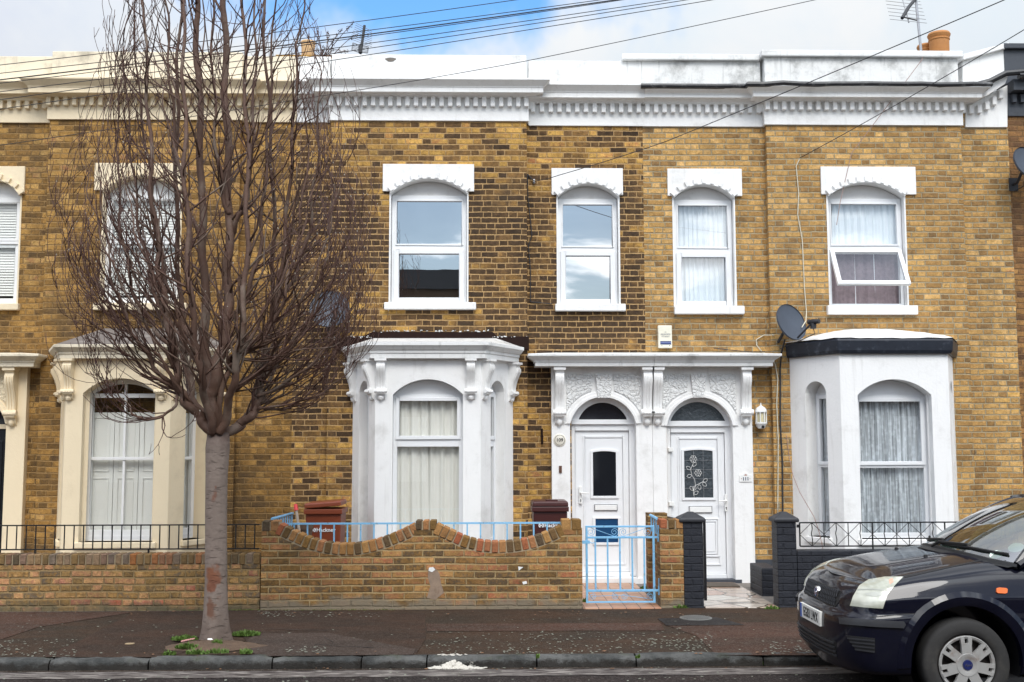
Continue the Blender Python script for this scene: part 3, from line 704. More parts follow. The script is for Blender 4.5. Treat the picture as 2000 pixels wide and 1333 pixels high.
def bay(house, pxs, z_top, win, side, wm, depth, style, pm, face_top=None, plinth=True):
    xL, xR, xl, xr = pxs
    k = 'bay_window'
    def fr_(p, q):
        U = Vector((q[0] - p[0], q[1] - p[1], 0)); L = U.length; U.normalize(); return (Vector((p[0], p[1], 0)), U, Vector((0, 0, 1)), Vector((-U.y, U.x, 0))), L
    fL, lL = fr_((xL, 0), (xl, YB)); fF, lF = fr_((xl, YB), (xr, YB)); fR, lR = fr_((xr, YB), (xR, 0))
    b = B(); u0, u1, zs, zt, zsill = win[0] - xl, win[1] - xl, win[2], win[3], win[4]
    def face(fr, L, u0, u1, zs, zt, th):
        A = arc(u0, u1, zs, zt, 16)
        b.prism([(0, -.2), (L, -.2), (L, zsill), (0, zsill)], 0, th, fr)
        b.prism([(0, zsill), (0, z_top), (L, z_top), (L, zsill), (u1, zsill)] + A[::-1] + [(u0, zsill)], 0, th, fr)
    face(fF, lF, u0, u1, zs, zt, depth + .07)
    sz = side
    for fr, L in ((fL, lL), (fR, lR)): face(fr, L, L * sz[0], L * sz[1], sz[2], sz[3], depth + .07)
    bw = b.build(k, wm, house)
    # dark void of the bay, with the floor at sill height so that nothing shows through
    b = B(); P = [(xL + .24, -.004), (xl + .22, YB + .24), (xr - .22, YB + .24), (xR - .24, -.004)]
    face_window(bw, fF, u0, u1, zs, zt, zsill, depth, win[5], pm, style)
    for fr, L in ((fL, lL), (fR, lR)): face_window(bw, fr, L * sz[0], L * sz[1], sz[2], sz[3], zsill, depth, win[5], pm, style)
    b = B(); b.prism([(u0 - .05, zsill - .07), (u1 + .05, zsill - .07), (u1 + .05, zsill), (u0 - .05, zsill)], -.05, depth, fF)
    for fr, L in ((fL, lL), (fR, lR)): b.rect(L * sz[0] - .03, L * sz[1] + .03, zsill - .07, zsill, -.04, depth, fr)
    b.build('sill', wm, bw, bevel=.01)
    if plinth:
        b = B(); sweep(b, [(.0, -.1), (.06, -.1), (.06, .10), (.035, .16), (0, .16)], [(xL, 0), (xl, YB), (xr, YB), (xR, 0)]); b.build('plinth', wm, bw, bevel=.008)
    b = B(); cap = [(xL + .02, -.01), (xl + .02, YB + .03), (xr - .02, YB + .03), (xR - .02, -.01)]
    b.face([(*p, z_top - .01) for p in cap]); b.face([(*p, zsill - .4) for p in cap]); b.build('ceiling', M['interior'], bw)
    return bw, fL, lL, fF, lF, fR, lR, zsill, u0, u1
def bay_cornice(bw, path, z0, z1, out, wm):
    h = z1 - z0
    b = B(); sweep(b, [(-.1, z0), (.55 * out, z0), (.55 * out, z0 + .30 * h), (.62 * out, z0 + .33 * h), (.62 * out, z0 + .50 * h), (.72 * out, z0 + .54 * h), (.92 * out, z0 + .74 * h), (out, z0 + .78 * h), (out, z1), (-.1, z1)], path)
    return b.build('bay_cornice', wm, bw, bevel=.004, seg=1)

# ================================================= house with the pale blue gate (no 109)
H9 = thing('terraced_house', (X(905, 900, 0), 0, 0), 'sooty brown brick house with white bay under a dark flashing, number 109 beside its door', 'house')
Y = YP
wm = M['white']
hA = up_window(H9, YP, (748, 926, 322, 375), (763, 912, 379, 351), (751, 930, 591, 605), dict(kind='upvc', mid=(480, 490), glass='glass_up', teeth=11), wm)
hB = up_window(H9, YR, (1077, 1216, 330, 382), (1090, 1208, 386, 360), (1084, 1221, 594, 608), dict(kind='upvc', mid=(484, 494), glass='glass_up', teeth=9), wm)
b = B(); wall_grid(b, XE['c'], XE['d'], -.2, ZC['p109'][0] + .35, YP, [hA])
Yd = .17
DO9 = (X(1117, 980, .12), X(1244, 980, .12), -.05, Z(1180, 772, .0))
wall_grid(b, XE['d'], XE['m2'], -.2, ZC['r109'][0] + .35, YR, [hB, DO9]); wall_grid(b, XE['m1'], XE['c'], -.2, ZC['rm'][0] + .35, YR, [])
b.build('wall', M['brick109'], H9)
cornice(H9, XE['c'], XE['d'], YP, ZC['p109'], True, M['white'], M['white_dirty'])
cornice(H9, XE['d'] + .03, XE['m2'], YR, ZC['r109'], False, M['white'], M['white_dirty'])
cornice(H9, XE['m1'], XE['c'] - .03, YR, ZC['rm'], False, M['white'], M['white_dirty'])
b = B(); q = at(763, 117, YP - .002)
b.face([(q.x + .07 * cos(a) * (1 + .25 * sin(3 * a)), YP - .003, q.z + .03 * sin(a)) for a in [2 * pi * k / 12 for k in range(12)]]); b.build('bare_render_patch', M['concrete'], H9, recalc=False)
xL, xR, xl, xr = X(688, 900, YP), X(1002, 900, YP), X(732, 880, YB), X(939, 880, YB)
zbt = Z(835, 700, YB)
win = (X(766, 900, YB), X(904, 900, YB), Z(835, 771, YB), Z(835, 741, YB), Z(835, 1066, YB + .05), (Z(835, 857, YB + .13), Z(835, 873, YB + .13)))
bw, fL, lL, fF, lF, fR, lR, zsill, u0, u1 = bay(H9, (xL, xR, xl, xr), zbt, win, (.30, .72, Z(835, 762, YB), Z(835, 741, YB)), M['white'], .13, 'upvc', M['glass'])
path = [(xL, 0), (xl, YB), (xr, YB), (xR, 0)]
bay_cornice(bw, path, zbt - .01, Z(835, 668, YB - .16), .17, M['white_dirty'])
zt_ = Z(835, 668, YB - .16)
ctop, cbot = zbt - .012, Z(835, 782, YB)
for fr, uu in ((fF, X(745, 700, YB) - xl), (fF, X(920, 700, YB) - xl), (fL, .07), (fL, lL - .075), (fR, .075), (fR, lR - .07)): corbel(bw, uu, ctop, cbot, fr, .105, .13, M['white'])
b = B(); ridge = Z(835, 661, 0)
outs = [(xL - .13, -.02), (xl - .09, YB - .15), (xr + .09, YB - .15), (xR + .13, -.02)]
P = [Vector((*p, zt_ + .004)) for p in outs]; T = [Vector((xl - .1, -.015, ridge)), Vector((xr + .2, -.015, ridge))]
b.face([P[1], P[2], T[1], T[0]]); b.face([P[0], P[1], T[0]]); b.face([P[2], P[3], T[1]]); b.build('bay_roof', M['oldroof'], bw)
b = B()
zz1 = Z(835, 662, 0)
def tarband(xa, xb, za, zb): b.prism([(xa, za), (xb, za), (xb + random.uniform(-.02, .02), zb), (xa + random.uniform(-.02, .02), zb)], -.05, .02)
x_ = [X(p, 660, 0) for p in (652, 728, 962, 1033)]
b.prism([(x_[0], Z(660, 682, 0)), (x_[1], Z(730, 668, 0)), (x_[2], Z(960, 668, 0)), (x_[3], Z(1030, 686, 0)), (x_[3], Z(1030, 658, 0)), (x_[2] + .06, Z(960, 658, 0)), (x_[2], Z(960, 649, 0)), (x_[1], Z(730, 649, 0)), (x_[1] - .1, Z(720, 656, 0)), (x_[0], Z(660, 662, 0))], -.045, .0)
rf_ = b.build('roof_flashing', M['tar'], bw, bevel=.01)
b = B(); rnd = random.Random(31)
for _ in range(95):
    px = rnd.uniform(650, 1035); e_ = 647.5 if 730 < px < 962 else 659; x__, z__ = X(px, e_, 0), Z(px, e_ + rnd.gauss(0, 1.0), 0); s_ = rnd.uniform(.004, .017)
    b.prism([(x__ - s_, z__ - s_ * .35), (x__ + s_ * .7, z__ - s_ * .4), (x__ + s_, z__ + s_ * .2), (x__ - s_ * .4, z__ + s_ * .45)], -.048 - rnd.uniform(0, .004), -.001)
b.build('paint_flecks', M['white_dirty'], rf_)
b = B(); zc0, zc1 = zsill - .15, win[3]
wave_curtain(b, u0 - .05, (u0 + u1) / 2 - .01, zc0, zc1, .222, fF, .013, 4, 3, drawn=.03); wave_curtain(b, (u0 + u1) / 2 - .02, u1 + .05, zc0, zc1, .228, fF, .013, 4, 8)
for fr, L in ((fL, lL), (fR, lR)): wave_curtain(b, L * .2, L * .8, zc0, zc1, .3, fr, .015, 4, 5)
b.build('curtain', M['curtain_green'], bw, smooth='all')
b = B(); tiebar = at(1058, 838, YR), at(1059, 868, YR)
b.tube([tiebar[0] + Vector((0, -.02, 0)), tiebar[1] + Vector((0, -.02, 0))], .014, 6); b.tube([(tiebar[0] + tiebar[1]) / 2, (tiebar[0] + tiebar[1]) / 2 + Vector((0, -.03, 0))], .02, 6); b.build('wall_tie', M['tar'], H9)

# door with its half of the stucco porch
def vermic():
    m, t = newmat('vermiculated_white_stucco')
    v_ = t.n('ShaderNodeTexVoronoi', feature='DISTANCE_TO_EDGE'); v_.inputs['Scale'].default_value = 17; t.ln(t.pos, v_.inputs['Vector'])
    h = t.sm(v_.outputs['Distance'], .04, .12)
    n = t.sm(t.noise(t.pos, 26, 2), .4, .6)
    t.p.inputs['Base Color'].default_value = (.77, .77, .755, 1); t.p.inputs['Roughness'].default_value = .65
    bump(t, t.m('ADD', h, t.m('MULTIPLY', n, .4)), .8, .016)
    return m
M['vermic'] = vermic()
def vermic2():
    m = M['vermic'].copy(); m.name = 'vermiculated_cream_stucco'; m.node_tree.nodes['Principled BSDF'].inputs['Base Color'].default_value = (.76, .64, .445, 1); return m
M['vermic_cream'] = vermic2()
YS = .015                                                        # face of the porch surround
def porch(house, xo, xi, arch, ztop, spand, key, corb, cor, wm, dm, vm, ends):
    """half of the paired porch: pier, arch, carved panels, brackets, cornice. xo/xi outer and inner limits"""
    ax0, ax1, zs, zt = arch
    fr = (Vector((0, YS, 0)), Vector((1, 0, 0)), Vector((0, 0, 1)), Vector((0, 1, 0)))
    xa, xb = min(xo, xi), max(xo, xi)
    A = arc(ax0, ax1, zs, zt, 24)
    b = B(); b.prism([(xa, -.05), (xa, ztop), (xb, ztop), (xb, -.05), (ax1, -.05)] + A[::-1] + [(ax0, -.05)], 0, .30, fr)
    so_ = b.build('door_surround', wm, house, bevel=.006)
    o2 = arc(ax0 - .075, ax1 + .075, zs, zt + .075, 24); i2 = arc(ax0 - .02, ax1 + .02, zs, zt + .02, 24)
    b = B(); b.prism(o2 + i2[::-1], -.018, .01, fr)
    o3 = arc(ax0 - .035, ax1 + .035, zs, zt + .035, 24); i3 = arc(ax0 + .002, ax1 - .002, zs, zt - .002, 24); b.prism(o3 + i3[::-1], -.03, .01, fr)
    b.build('arch_moulding', wm, so_, bevel=.005)
    for (x0, x1) in spand:
        zT, zB = Z((1160), 731, YS), Z(1160, 806, YS)
        top = zT; c = (ax0 + ax1) / 2
        lo = [(p[0], p[1]) for p in arc(ax0 - .10, ax1 + .10, zs, zt + .10, 30) if x0 < p[0] < x1]
        if (x0 + x1) / 2 < c: poly = [(x0, top), (x1, top)] + lo[::-1] + [(x0, lo[0][1] - .05)]
        else: poly = [(x0, top), (x1, top), (x1, lo[-1][1] - .05)] + lo[::-1]
        b = B(); b.prism(poly, -.014, .0, fr); b.build('carved_panel', vm, so_, bevel=.006)
    b = B(); b.prism([(key[0], Z(1180, 731, YS)), (key[1], Z(1180, 731, YS)), (key[1] - .03, Z(1180, 778, YS)), (key[0] + .03, Z(1180, 778, YS))], -.045, .0, fr); b.build('keystone', vm, so_, bevel=.008)
    for cx in corb: corbel(so_, cx, ztop - .002, Z(1180, 831, YS - .05), fr, .115, .17, wm)
    zc0, zc1 = ztop, Z(1270, 691, YS - .30); h = zc1 - zc0
    prof = [(-.08, zc0), (.21, zc0), (.21, zc0 + .32 * h), (.225, zc0 + .36 * h), (.225, zc0 + .48 * h), (.24, zc0 + .52 * h), (.29, zc0 + .76 * h), (.305, zc0 + .8 * h), (.305, zc1), (-.08, zc1 + .045)]
    L, R = cor
    pth = [(L, YS)] if not ends[0] else [(L, YR), (L, YS)]
    pth += [(R, YS)] if not ends[1] else [(R, YS), (R, YR)]
    b = B(); sweep(b, prof, pth); b.build('porch_cornice', dm, so_, bevel=.004, seg=1)
    return so_
def fanlight(door, x0, x1, z0, zt, gx0, gx1, gz0, gzt, Yd, gm, fm):
    fr = (Vector((0, Yd, 0)), Vector((1, 0, 0)), Vector((0, 0, 1)), Vector((0, 1, 0)))
    o = arc(x0, x1, z0 + .03, zt, 24); i = arc(gx0, gx1, gz0, gzt, 24)
    b = B(); b.prism([(x0, z0)] + o + [(x1, z0), (gx1, gz0)] + i[::-1] + [(gx0, gz0)][:0], -.0, .06, fr)
    b.rect(x0, x1, z0 - .004, gz0, -.004, .062, fr)
    f = b.build('fanlight_frame', fm, door, bevel=.004)
    b = B(); b.face([Vector((p[0], Yd + .02, p[1])) for p in i]); b.build('fanlight_pane', gm, f, recalc=False)
    return f
M['fan_dark'] = simple('dark_fanlight_glass', (.016, .018, .024), .07, var=.3, coat=.8)
M['fan_obscure'] = simple('patterned_fanlight_glass', (.05, .06, .068), .16, var=.9, vs=24, bs=.9, bsc=26, bd=.012)
def door(house, fx, fy, leaf, Yd, wm, handle_side, handle_px, letter):
    """white plastic door: outer frame (the part), leaf, letterbox, handle"""
    x0, x1 = fx; z1, z0 = fy
    fr = (Vector((0, Yd, 0)), Vector((1, 0, 0)), Vector((0, 0, 1)), Vector((0, 1, 0)))
    b = B(); frame_ring(b, x0, x1, z0, z1, .085, .0, .09, fr, wb=.05)
    lx0, lx1, lz1, lz0 = leaf
    d = b.build('door', wm, house, bevel=.006)
    b = B(); b.rect(x0 + .088, x1 - .088, z0 + .053, z1 - .088, .03, .08, fr); frame_ring(b, lx0, lx1, lz0, lz1, .022, .018, .04, fr)
    lf = b.build('door_leaf', wm, d, bevel=.004)
    b = B(); a, c, e, f = letter; b.rect(a, c, f, e, .005, .034, fr); b.build('letterbox', M['sign_white'], d, bevel=.006)
    b = B(); frame_ring(b, a - .009, c + .009, f - .009, e + .009, .006, .016, .04, fr); b.build('letterbox_rim', M['metal'], d)
    hx, hz = handle_px; b = B(); b.rect(hx - .018, hx + .018, hz - .12, hz + .10, -.012, .03, fr); s_ = handle_side
    b.tube([(hx, Yd, hz + .02), (hx, Yd - .05, hz + .02), (hx + s_ * .11, Yd - .055, hz + .015)], [.012, .012, .009], 8)
    b.build('handle', M['sign_white'], d, bevel=.003)
    b = B(); b.lathe([(0, -.002), (.008, -.002), (.008, .005), (0, .005)], (hx, Yd - .014, hz - .07), (0, -1, 0), 8); b.rect(hx - .004, hx + .004, hz - .10, hz - .07, -.0135, -.01, fr); b.build('keyhole', M['print_black'], d)
    return d, fr
def glazed(door_, fr, x0, x1, z1, z0, gm, arch=0, border=.035):
    b = B(); A = arc(x0 - border, x1 + border, z1 + border * .6, z1 + border * .6 + arch + .001, 10); I = arc(x0, x1, z1, z1 + max(arch * .6, .001), 10)
    b.prism([(x0 - border, z0 - border)] + A + [(x1 + border, z0 - border), (x1, z0)] + I[::-1] + [(x0, z0), (x0 - .0001, z0 - .0001)][:1], .012, .034, fr)
    # closing strip below the pane
    b.rect(x0 - border, x1 + border, z0 - border - .001, z0 - .0015, .013, .034, fr)
    f = b.build('glazing_frame', M['upvc'], door_, bevel=.005)
    b = B(); b.face([fr[0] + Vector((p[0], .026, p[1])) for p in [(x0, z0)] + I + [(x1, z0)]]); b.build('pane', gm, door_, recalc=False)
    return f
ztop = Z(1180, 718, YS)
XS = X(1273.5, 780, YS)
arch9 = (X(1114, 900, YS), X(1243, 900, YS), Z(1180, 828, YS), Z(1180, 776, YS))
sr = porch(H9, X(1077, 780, YS), XS - .001, arch9, ztop, [(X(1106, 740, YS), X(1159, 740, YS)), (X(1198, 740, YS), X(1251, 740, YS))], (X(1162, 740, YS), X(1196, 740, YS)), [X(1092, 780, YS), X(1263, 780, YS)], (X(1075, 710, YS), XS - .001), M['white'], M['white_dirty'], M['vermic'], (True, False))
xd = lambda p, y=980: X(p, y, Yd)
zd = lambda y, p=1180: Z(p, y, Yd)
d9, f9 = door(H9, (arch9[0] - .012, arch9[1] + .012), (zd(829), zd(1126)), (xd(1140), xd(1221), zd(852), zd(1104)), Yd, M['upvc'], 1, (xd(1134), zd(966)), (xd(1162), xd(1205), zd(987), zd(997)))
fanlight(d9, arch9[0] + .004, arch9[1] - .004, zd(829) + .002, arch9[3] - .004, xd(1131), xd(1226), zd(820), zd(787), Yd - .03, M['fan_dark'], M['upvc'])
M['door_dark'] = simple('dark_door_glass', (.010, .012, .016), .05, var=.3, spec=.6)
M['door_blue'] = simple('blue_backed_door_glass', (.012, .055, .14), .06, var=.15, vs=3, spec=.6)
glazed(d9, f9, xd(1159), xd(1204), zd(884), zd(969), M['door_dark'], .025); glazed(d9, f9, xd(1163), xd(1207), zd(1014), zd(1060), M['door_blue'])
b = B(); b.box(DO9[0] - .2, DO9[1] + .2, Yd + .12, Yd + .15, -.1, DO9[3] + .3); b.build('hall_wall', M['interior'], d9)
b = B(); b.box(xd(1112), xd(1250), YS - .03, Yd + .1, -.05, zd(1127)); b.build('door_step', M['white'], H9)

# ================================================= house with black gate piers (no 111)
H1 = thing('terraced_house', (X(1590, 900, 0), 0, 0), 'clean yellow brick house with plain white bay under a black felt roof edge', 'house')
hA = up_window(H1, YR, (1303, 1448, 331, 384), (1317, 1434, 388, 362), (1316, 1452, 598, 614), dict(kind='upvc', mid=(486, 497), glass='glass_mid', teeth=9, curtain='voile', folds=14), wm)
hB = up_window(H1, YP, (1602, 1787, 327, 381), (1619, 1768, 385, 358), (1614, 1789, 597, 615), dict(kind='awning', mid=(481, 493), glass='glass_mid', teeth=11, len=.60, ang=rad(31), curtain='voile', folds=12, low='lilac_curtain'), wm)
b = B(); wall_grid(b, XE['e'], XE['f'], -.2, ZC['p111'][0] + .35, YP, [hB])
DO1 = (X(1304, 980, .12), X(1433, 980, .12), -.05, Z(1370, 772, .0))
wall_grid(b, XE['m2'], XE['e'], -.2, ZC['r111'][0] + .35, YR, [hA, DO1]); wall_grid(b, XE['f'], XE['g'], -.2, ZC['r111'][0] + .35, YR, [])
b.build('wall', M['brick111'], H1)
cornice(H1, XE['m2'], XE['e'] - .03, YR, ZC['r111'], False, M['white'], M['white_soiled'], coping=(X(1214, 115, YR), X(1482, 115, YR)), gut=(X(1252, 168, YR - .3), XE['e'] - .2))
cornice(H1, XE['e'], XE['f'], YP, ZC['p111'], True, M['white'], M['white_soiled'], coping=(XE['e'] - .05, XE['f'] + .05), gut=True)
# the last stretch climbs to the higher house next door
zr = lambda p, y, dY=0: (X(p, y, YR + dY), Z(p, y, YR + dY))
b = B(); b.prism([zr(1884, 250), zr(1966, 250), zr(1966, 168), zr(1925, 188), zr(1884, 200)], -.03, .1, (Vector((0, YR, 0)),) + WALLF[1:])
cr = [zr(1880, 196, -.2), zr(1925, 189, -.2), zr(1945, 176, -.2), zr(1962, 165, -.2), zr(1968, 150, -.2), (zr(1968, 150, -.2)[0], zr(1968, 140, -.2)[1]), zr(1945, 152, -.2), zr(1920, 166, -.2), zr(1880, 172, -.2)]
b.prism(cr, -.22, .05, (Vector((0, YR, 0)),) + WALLF[1:]); cx = b.build('cornice', M['white'], H1, bevel=.006)
b = B()
for p, y in ((1898, 222), (1914, 221), (1929, 214), (1943, 205), (1956, 192)):
    x_, z_ = zr(p, y, -.09); b.box(x_ - .029, x_ + .029, YR - .095, YR - .02, z_, z_ + .115)
b.build('dentil_course', M['white'], cx, bevel=.004, seg=1)
b = B(); b.prism([zr(1880, 172), zr(1968, 145), zr(1968, 92), zr(1880, 120)], .0, .26, (Vector((0, YR, 0)),) + WALLF[1:]); pa = b.build('parapet', M['white_dirty'], H1, bevel=.01)
b = B(); b.prism([zr(1878, 120), zr(1967, 96), zr(1967, 86), zr(1878, 109)], -.06, .3, (Vector((0, YR, 0)),) + WALLF[1:]); b.build('coping', M['white_dirty'], pa, bevel=.01)
b = B(); b.tube([(zr(1905, 166, -.3)[0], YR - .28, zr(1905, 166, -.3)[1]), (zr(1935, 158, -.3)[0], YR - .28, zr(1935, 158, -.3)[1]), (zr(1965, 143, -.3)[0], YR - .28, zr(1965, 143, -.3)[1]), (zr(2000, 140, -.3)[0], YR - .28, zr(2000, 140, -.3)[1])], .04, 8); b.build('gutter', M['gutter'], cx, smooth=True)
xL, xR, xl, xr = X(1547, 900, YP), X(1868, 900, YP), X(1645, 880, YB), X(1858, 880, YB)
zbt = Z(1750, 690, YB)
win = (X(1679, 900, YB), X(1824, 900, YB), Z(1750, 772, YB), Z(1750, 741, YB), Z(1750, 1052, YB + .1), (Z(1750, 907, YB + .2), Z(1750, 914, YB + .2)))
bw, fL, lL, fF, lF, fR, lR, zsill, u0, u1 = bay(H1, (xL, xR, xl, xr), zbt + .02, win, (.30, .72, Z(1750, 765, YB), Z(1750, 742, YB)), M['white'], .20, 'upvc', M['glass_mid'])
path = [(xL, 0), (xl, YB), (xr, YB), (xR, 0)]
b = B(); z0, z1 = zbt + .0, Z(1750, 661, YB - .05); sweep(b, [(-.12, z0), (.045, z0 - .012), (.065, z0 + .03), (.075, z1 - .03), (.06, z1), (-.12, z1 + .005)], path); b.build('felt_edge', M['lead'], bw, bevel=.012)
M['roof_white'] = simple('white_solar_paint', (.74, .73, .70), .8, var=.15, bs=.8, bsc=22, dirt=(.42, .33, .22), dk=.5, dsc=4)
b = B(); o_ = [(xL - .09, -.01), (xl - .05, YB - .07), (xr + .05, YB - .07), (xR + .09, -.01)]; rg = Z(1750, 648, 0); nn = 12
rowA = []; rowB = []; rowC = []
def interp(P, f):
    L = [(Vector(q) - Vector(p)).length for p, q in zip(P, P[1:])]; s = f * sum(L)
    for (p, q), l in zip(zip(P, P[1:]), L):
        if s <= l + 1e-9: return Vector(p) + (Vector(q) - Vector(p)) * (s / l)
        s -= l
rnd = random.Random(5)
rows = []
for j in range(6):
    f = j / 5; row = []
    for i in range(31):
        q = i / 30; a = interp(o_, q); e = Vector((xL + .05 + (xR - xL - .1) * q, -.004)); p = a.lerp(e, f)
        hump = max(0, 1 - abs(2 * q - 1) ** 2.2)
        row.append(b.bm.verts.new((p.x, p.y, z1 + .004 + (rg - z1 + .02) * (f ** .7) * hump + rnd.uniform(-.006, .006) + .012 * f)))
    rows.append(row)
for A, C in zip(rows, rows[1:]):
    for i in range(30): b.bm.faces.new((A[i], A[i + 1], C[i + 1], C[i]))
b.build('bay_roof', M['roof_white'], bw, smooth='all')
b = B(); zc0, zc1 = zsill - .15, win[3]
wave_curtain(b, u0 - .05, u1 + .05, zc0, zc1, .292, fF, .015, 15, 21, n=150)
for fr, L in ((fL, lL), (fR, lR)): wave_curtain(b, L * .18, L * .82, zc0, zc1, .29, fr, .014, 7, 5)
b.build('net_curtain', M['lace'], bw, smooth='all')
arch1 = (X(1303, 900, YS), X(1432, 900, YS), Z(1368, 832, YS), Z(1368, 776, YS))
sr1 = porch(H1, X(1471, 900, YS), XS + .001, arch1, ztop, [(X(1293, 740, YS), X(1344, 740, YS)), (X(1384, 740, YS), X(1437, 740, YS))], (X(1348, 740, YS), X(1378, 740, YS)), [X(1283, 780, YS), X(1455, 780, YS)], (XS + .001, X(1471, 710, YS)), M['white'], M['white_dirty'], M['vermic'], (False, True))
d1, f1 = door(H1, (arch1[0] - .012, arch1[1] + .012), (zd(833), zd(1131)), (xd(1325), xd(1407), zd(855), zd(1106)), Yd, M['upvc'], -1, (xd(1418), zd(982)), (xd(1347), xd(1390), zd(991), zd(1002)))
fanlight(d1, arch1[0] + .004, arch1[1] - .004, zd(833) + .002, arch1[3] - .004, xd(1311), xd(1419), zd(823), zd(786), Yd - .03, M['fan_obscure'], M['upvc'])
gx0, gx1, gz1, gz0 = xd(1338), xd(1394), zd(882), zd(973)
glazed(d1, f1, gx0, gx1, gz1, gz0, M['fan_obscure'], .025)
b = B()
for k in range(1, 3): xx = gx0 + (gx1 - gx0) * k / 3; b.box(xx - .002, xx + .002, Yd + .018, Yd + .022, gz0, gz1 + .01)
for k in range(1, 5): zz = gz0 + (gz1 - gz0) * k / 5; b.box(gx0, gx1, Yd + .0185, Yd + .0225, zz - .002, zz + .002)
b.build('leaded_lines', M['metal'], d1)
b = B()
def rose(cx, cz, r):
    for k in range(6):
        a = k * pi / 3; b.tube([(cx + r * .62 * cos(a) + r * .42 * cos(q), Yd + .012, cz + r * .62 * sin(a) + r * .42 * sin(q)) for q in [a - 2 + 4 * i / 7 for i in range(8)]], .0026, 4)
    b.tube([(cx + r * .35 * cos(q), Yd + .012, cz + r * .35 * sin(q)) for q in [2 * pi * i / 8 for i in range(9)]], .0026, 4)
def leaf(cx, cz, r, a):
    e = Vector((cos(a), 0, sin(a))); n_ = Vector((-sin(a), 0, cos(a))); o = Vector((cx, Yd + .012, cz))
    b.tube([o + e * (r * i / 5) + n_ * (r * .32 * sin(pi * i / 5)) for i in range(6)], .0024, 4); b.tube([o + e * (r * i / 5) - n_ * (r * .32 * sin(pi * i / 5)) for i in range(6)], .0024, 4)
gw, gh = gx1 - gx0, gz1 - gz0
rose(gx0 + gw * .32, gz1 - gh * .17, .045); rose(gx0 + gw * .48, gz1 - gh * .47, .045)
stem = [(gx0 + gw * q, Yd + .012, gz1 - gh * r_) for q, r_ in ((.32, .97), (.30, .85), (.38, .74), (.36, .62), (.26, .52), (.22, .40), (.30, .28))]; b.tube(stem, .0028, 4)
b.tube([(gx0 + gw * q, Yd + .012, gz1 - gh * r_) for q, r_ in ((.38, .74), (.52, .70), (.64, .66))], .0028, 4)
for q, r_, a in ((.22, .40, 2.5), (.3, .33, .9), (.26, .52, 3.4), (.64, .66, .5), (.62, .68, -.7), (.30, .85, 1.1), (.3, .85, 2.2), (.32, .93, .6), (.5, .72, -1.4)): leaf(gx0 + gw * q, gz1 - gh * r_, .07, a)
b.build('rose_tracery', M['sign_white'], d1)
b = B(); px0, px1, pz1, pz0 = xd(1338), xd(1400), zd(1018), zd(1084)
for k, w_ in ((0, .0), (1, .03)): frame_ring(b, px0 - .03 + w_, px1 + .03 - w_, pz0 - .03 + w_, pz1 + .03 - w_, .018, .014, .034, f1)
b.rect(px0 + .03, px1 - .03, pz0 + .03, pz1 - .03, .016, .034, f1); b.build('raised_panel', M['upvc'], d1, bevel=.006)
for y in (879, 985, 1090):
    b = B(); b.box(xd(1306), xd(1316), Yd - .03, Yd + .01, zd(y + 4), zd(y - 4)); b.build('hinge', M['sign_white'], d1, bevel=.005)
b = B(); b.box(DO1[0] - .2, DO1[1] + .2, Yd + .12, Yd + .15, -.1, DO1[3] + .3); b.build('hall_wall', M['interior'], d1)
b = B(); b.box(xd(1300), xd(1440), YS - .02, Yd + .1, -.05, zd(1131)); b.build('door_step', M['slate_paint'], H1)
b = B(); b.box(X(1473, 1100, YR), xL, YR - .02, YR - .001, -.1, Z(1490, 1093, YR)); b.build('painted_plinth', M['slate_paint'], H1, bevel=.004)

# ================================================= cream house on the left (no 107)
H7 = thing('terraced_house', (X(250, 900, 0), 0, 0), 'brick house with cream painted bay, cornice and window hoods behind the bare tree', 'house')
cm = M['cream']
hA = up_window(H7, YP, (186, 364, 320, 373), (201, 351, 378, 345), (185, 366, 592, 606), dict(kind='sash', mid=(470, 477), glass='glass', teeth=11, curtain='blind'), cm)
hB = up_window(H7, YR, (-92, 50, 326, 379), (-76, 37, 384, 352), (-85, 40, 593, 606), dict(kind='sash', mid=(471, 477), glass='glass', teeth=9, curtain='blind'), cm)
DO7 = (X(-118, 980, .12), X(8, 980, .12), -.05, Z(-50, 772, .0))
b = B(); wall_grid(b, XE['a'], XE['b'], -.2, ZC['p107'][0] + .35, YP, [hA]); wall_grid(b, X(-160, 400, YR), XE['a'], -.2, ZC['rl'][0] + .35, YR, [hB, DO7]); wall_grid(b, XE['b'], XE['m1'], -.2, ZC['rm'][0] + .35, YR, [])
b.build('wall', M['brick107'], H7)
cornice(H7, XE['a'], XE['b'], YP, ZC['p107'], True, M['cream'], M['cream_dirty'])
cornice(H7, X(-160, 300, YR), XE['a'] - .03, YR, ZC['rl'], False, M['cream'], M['cream_dirty'])
cornice(H7, XE['b'] + .03, XE['m1'], YR, ZC['rm'], False, M['cream'], M['cream_dirty'])
xL, xR, xl, xr = X(115, 900, YP), X(428, 900, YP), X(125, 880, YB), X(331, 880, YB)
zbt = Z(228, 700, YB)
win = (X(158, 900, YB), X(302, 900, YB), Z(228, 768, YB), Z(228, 739, YB), Z(228, 1058, YB + .1), (Z(228, 893, YB + .2), Z(228, 899, YB + .2)))
bw, fL, lL, fF, lF, fR, lR, zsill, u0, u1 = bay(H7, (xL, xR, xl, xr), zbt, win, (.30, .74, Z(228, 762, YB), Z(228, 741, YB)), M['cream'], .21, 'sash', M['glass'])
path = [(xL, 0), (xl, YB), (xr, YB), (xR, 0)]
zt_ = Z(228, 673, YB - .16)
bay_cornice(bw, path, zbt - .01, zt_, .17, M['cream_dirty'])
ctop, cbot = zbt - .012, Z(228, 783, YB)
for fr, uu in ((fF, X(138, 700, YB) - xl), (fF, X(318, 700, YB) - xl), (fL, .07), (fL, lL - .075), (fR, .075), (fR, lR - .07)): corbel(bw, uu, ctop, cbot, fr, .105, .13, M['cream'])
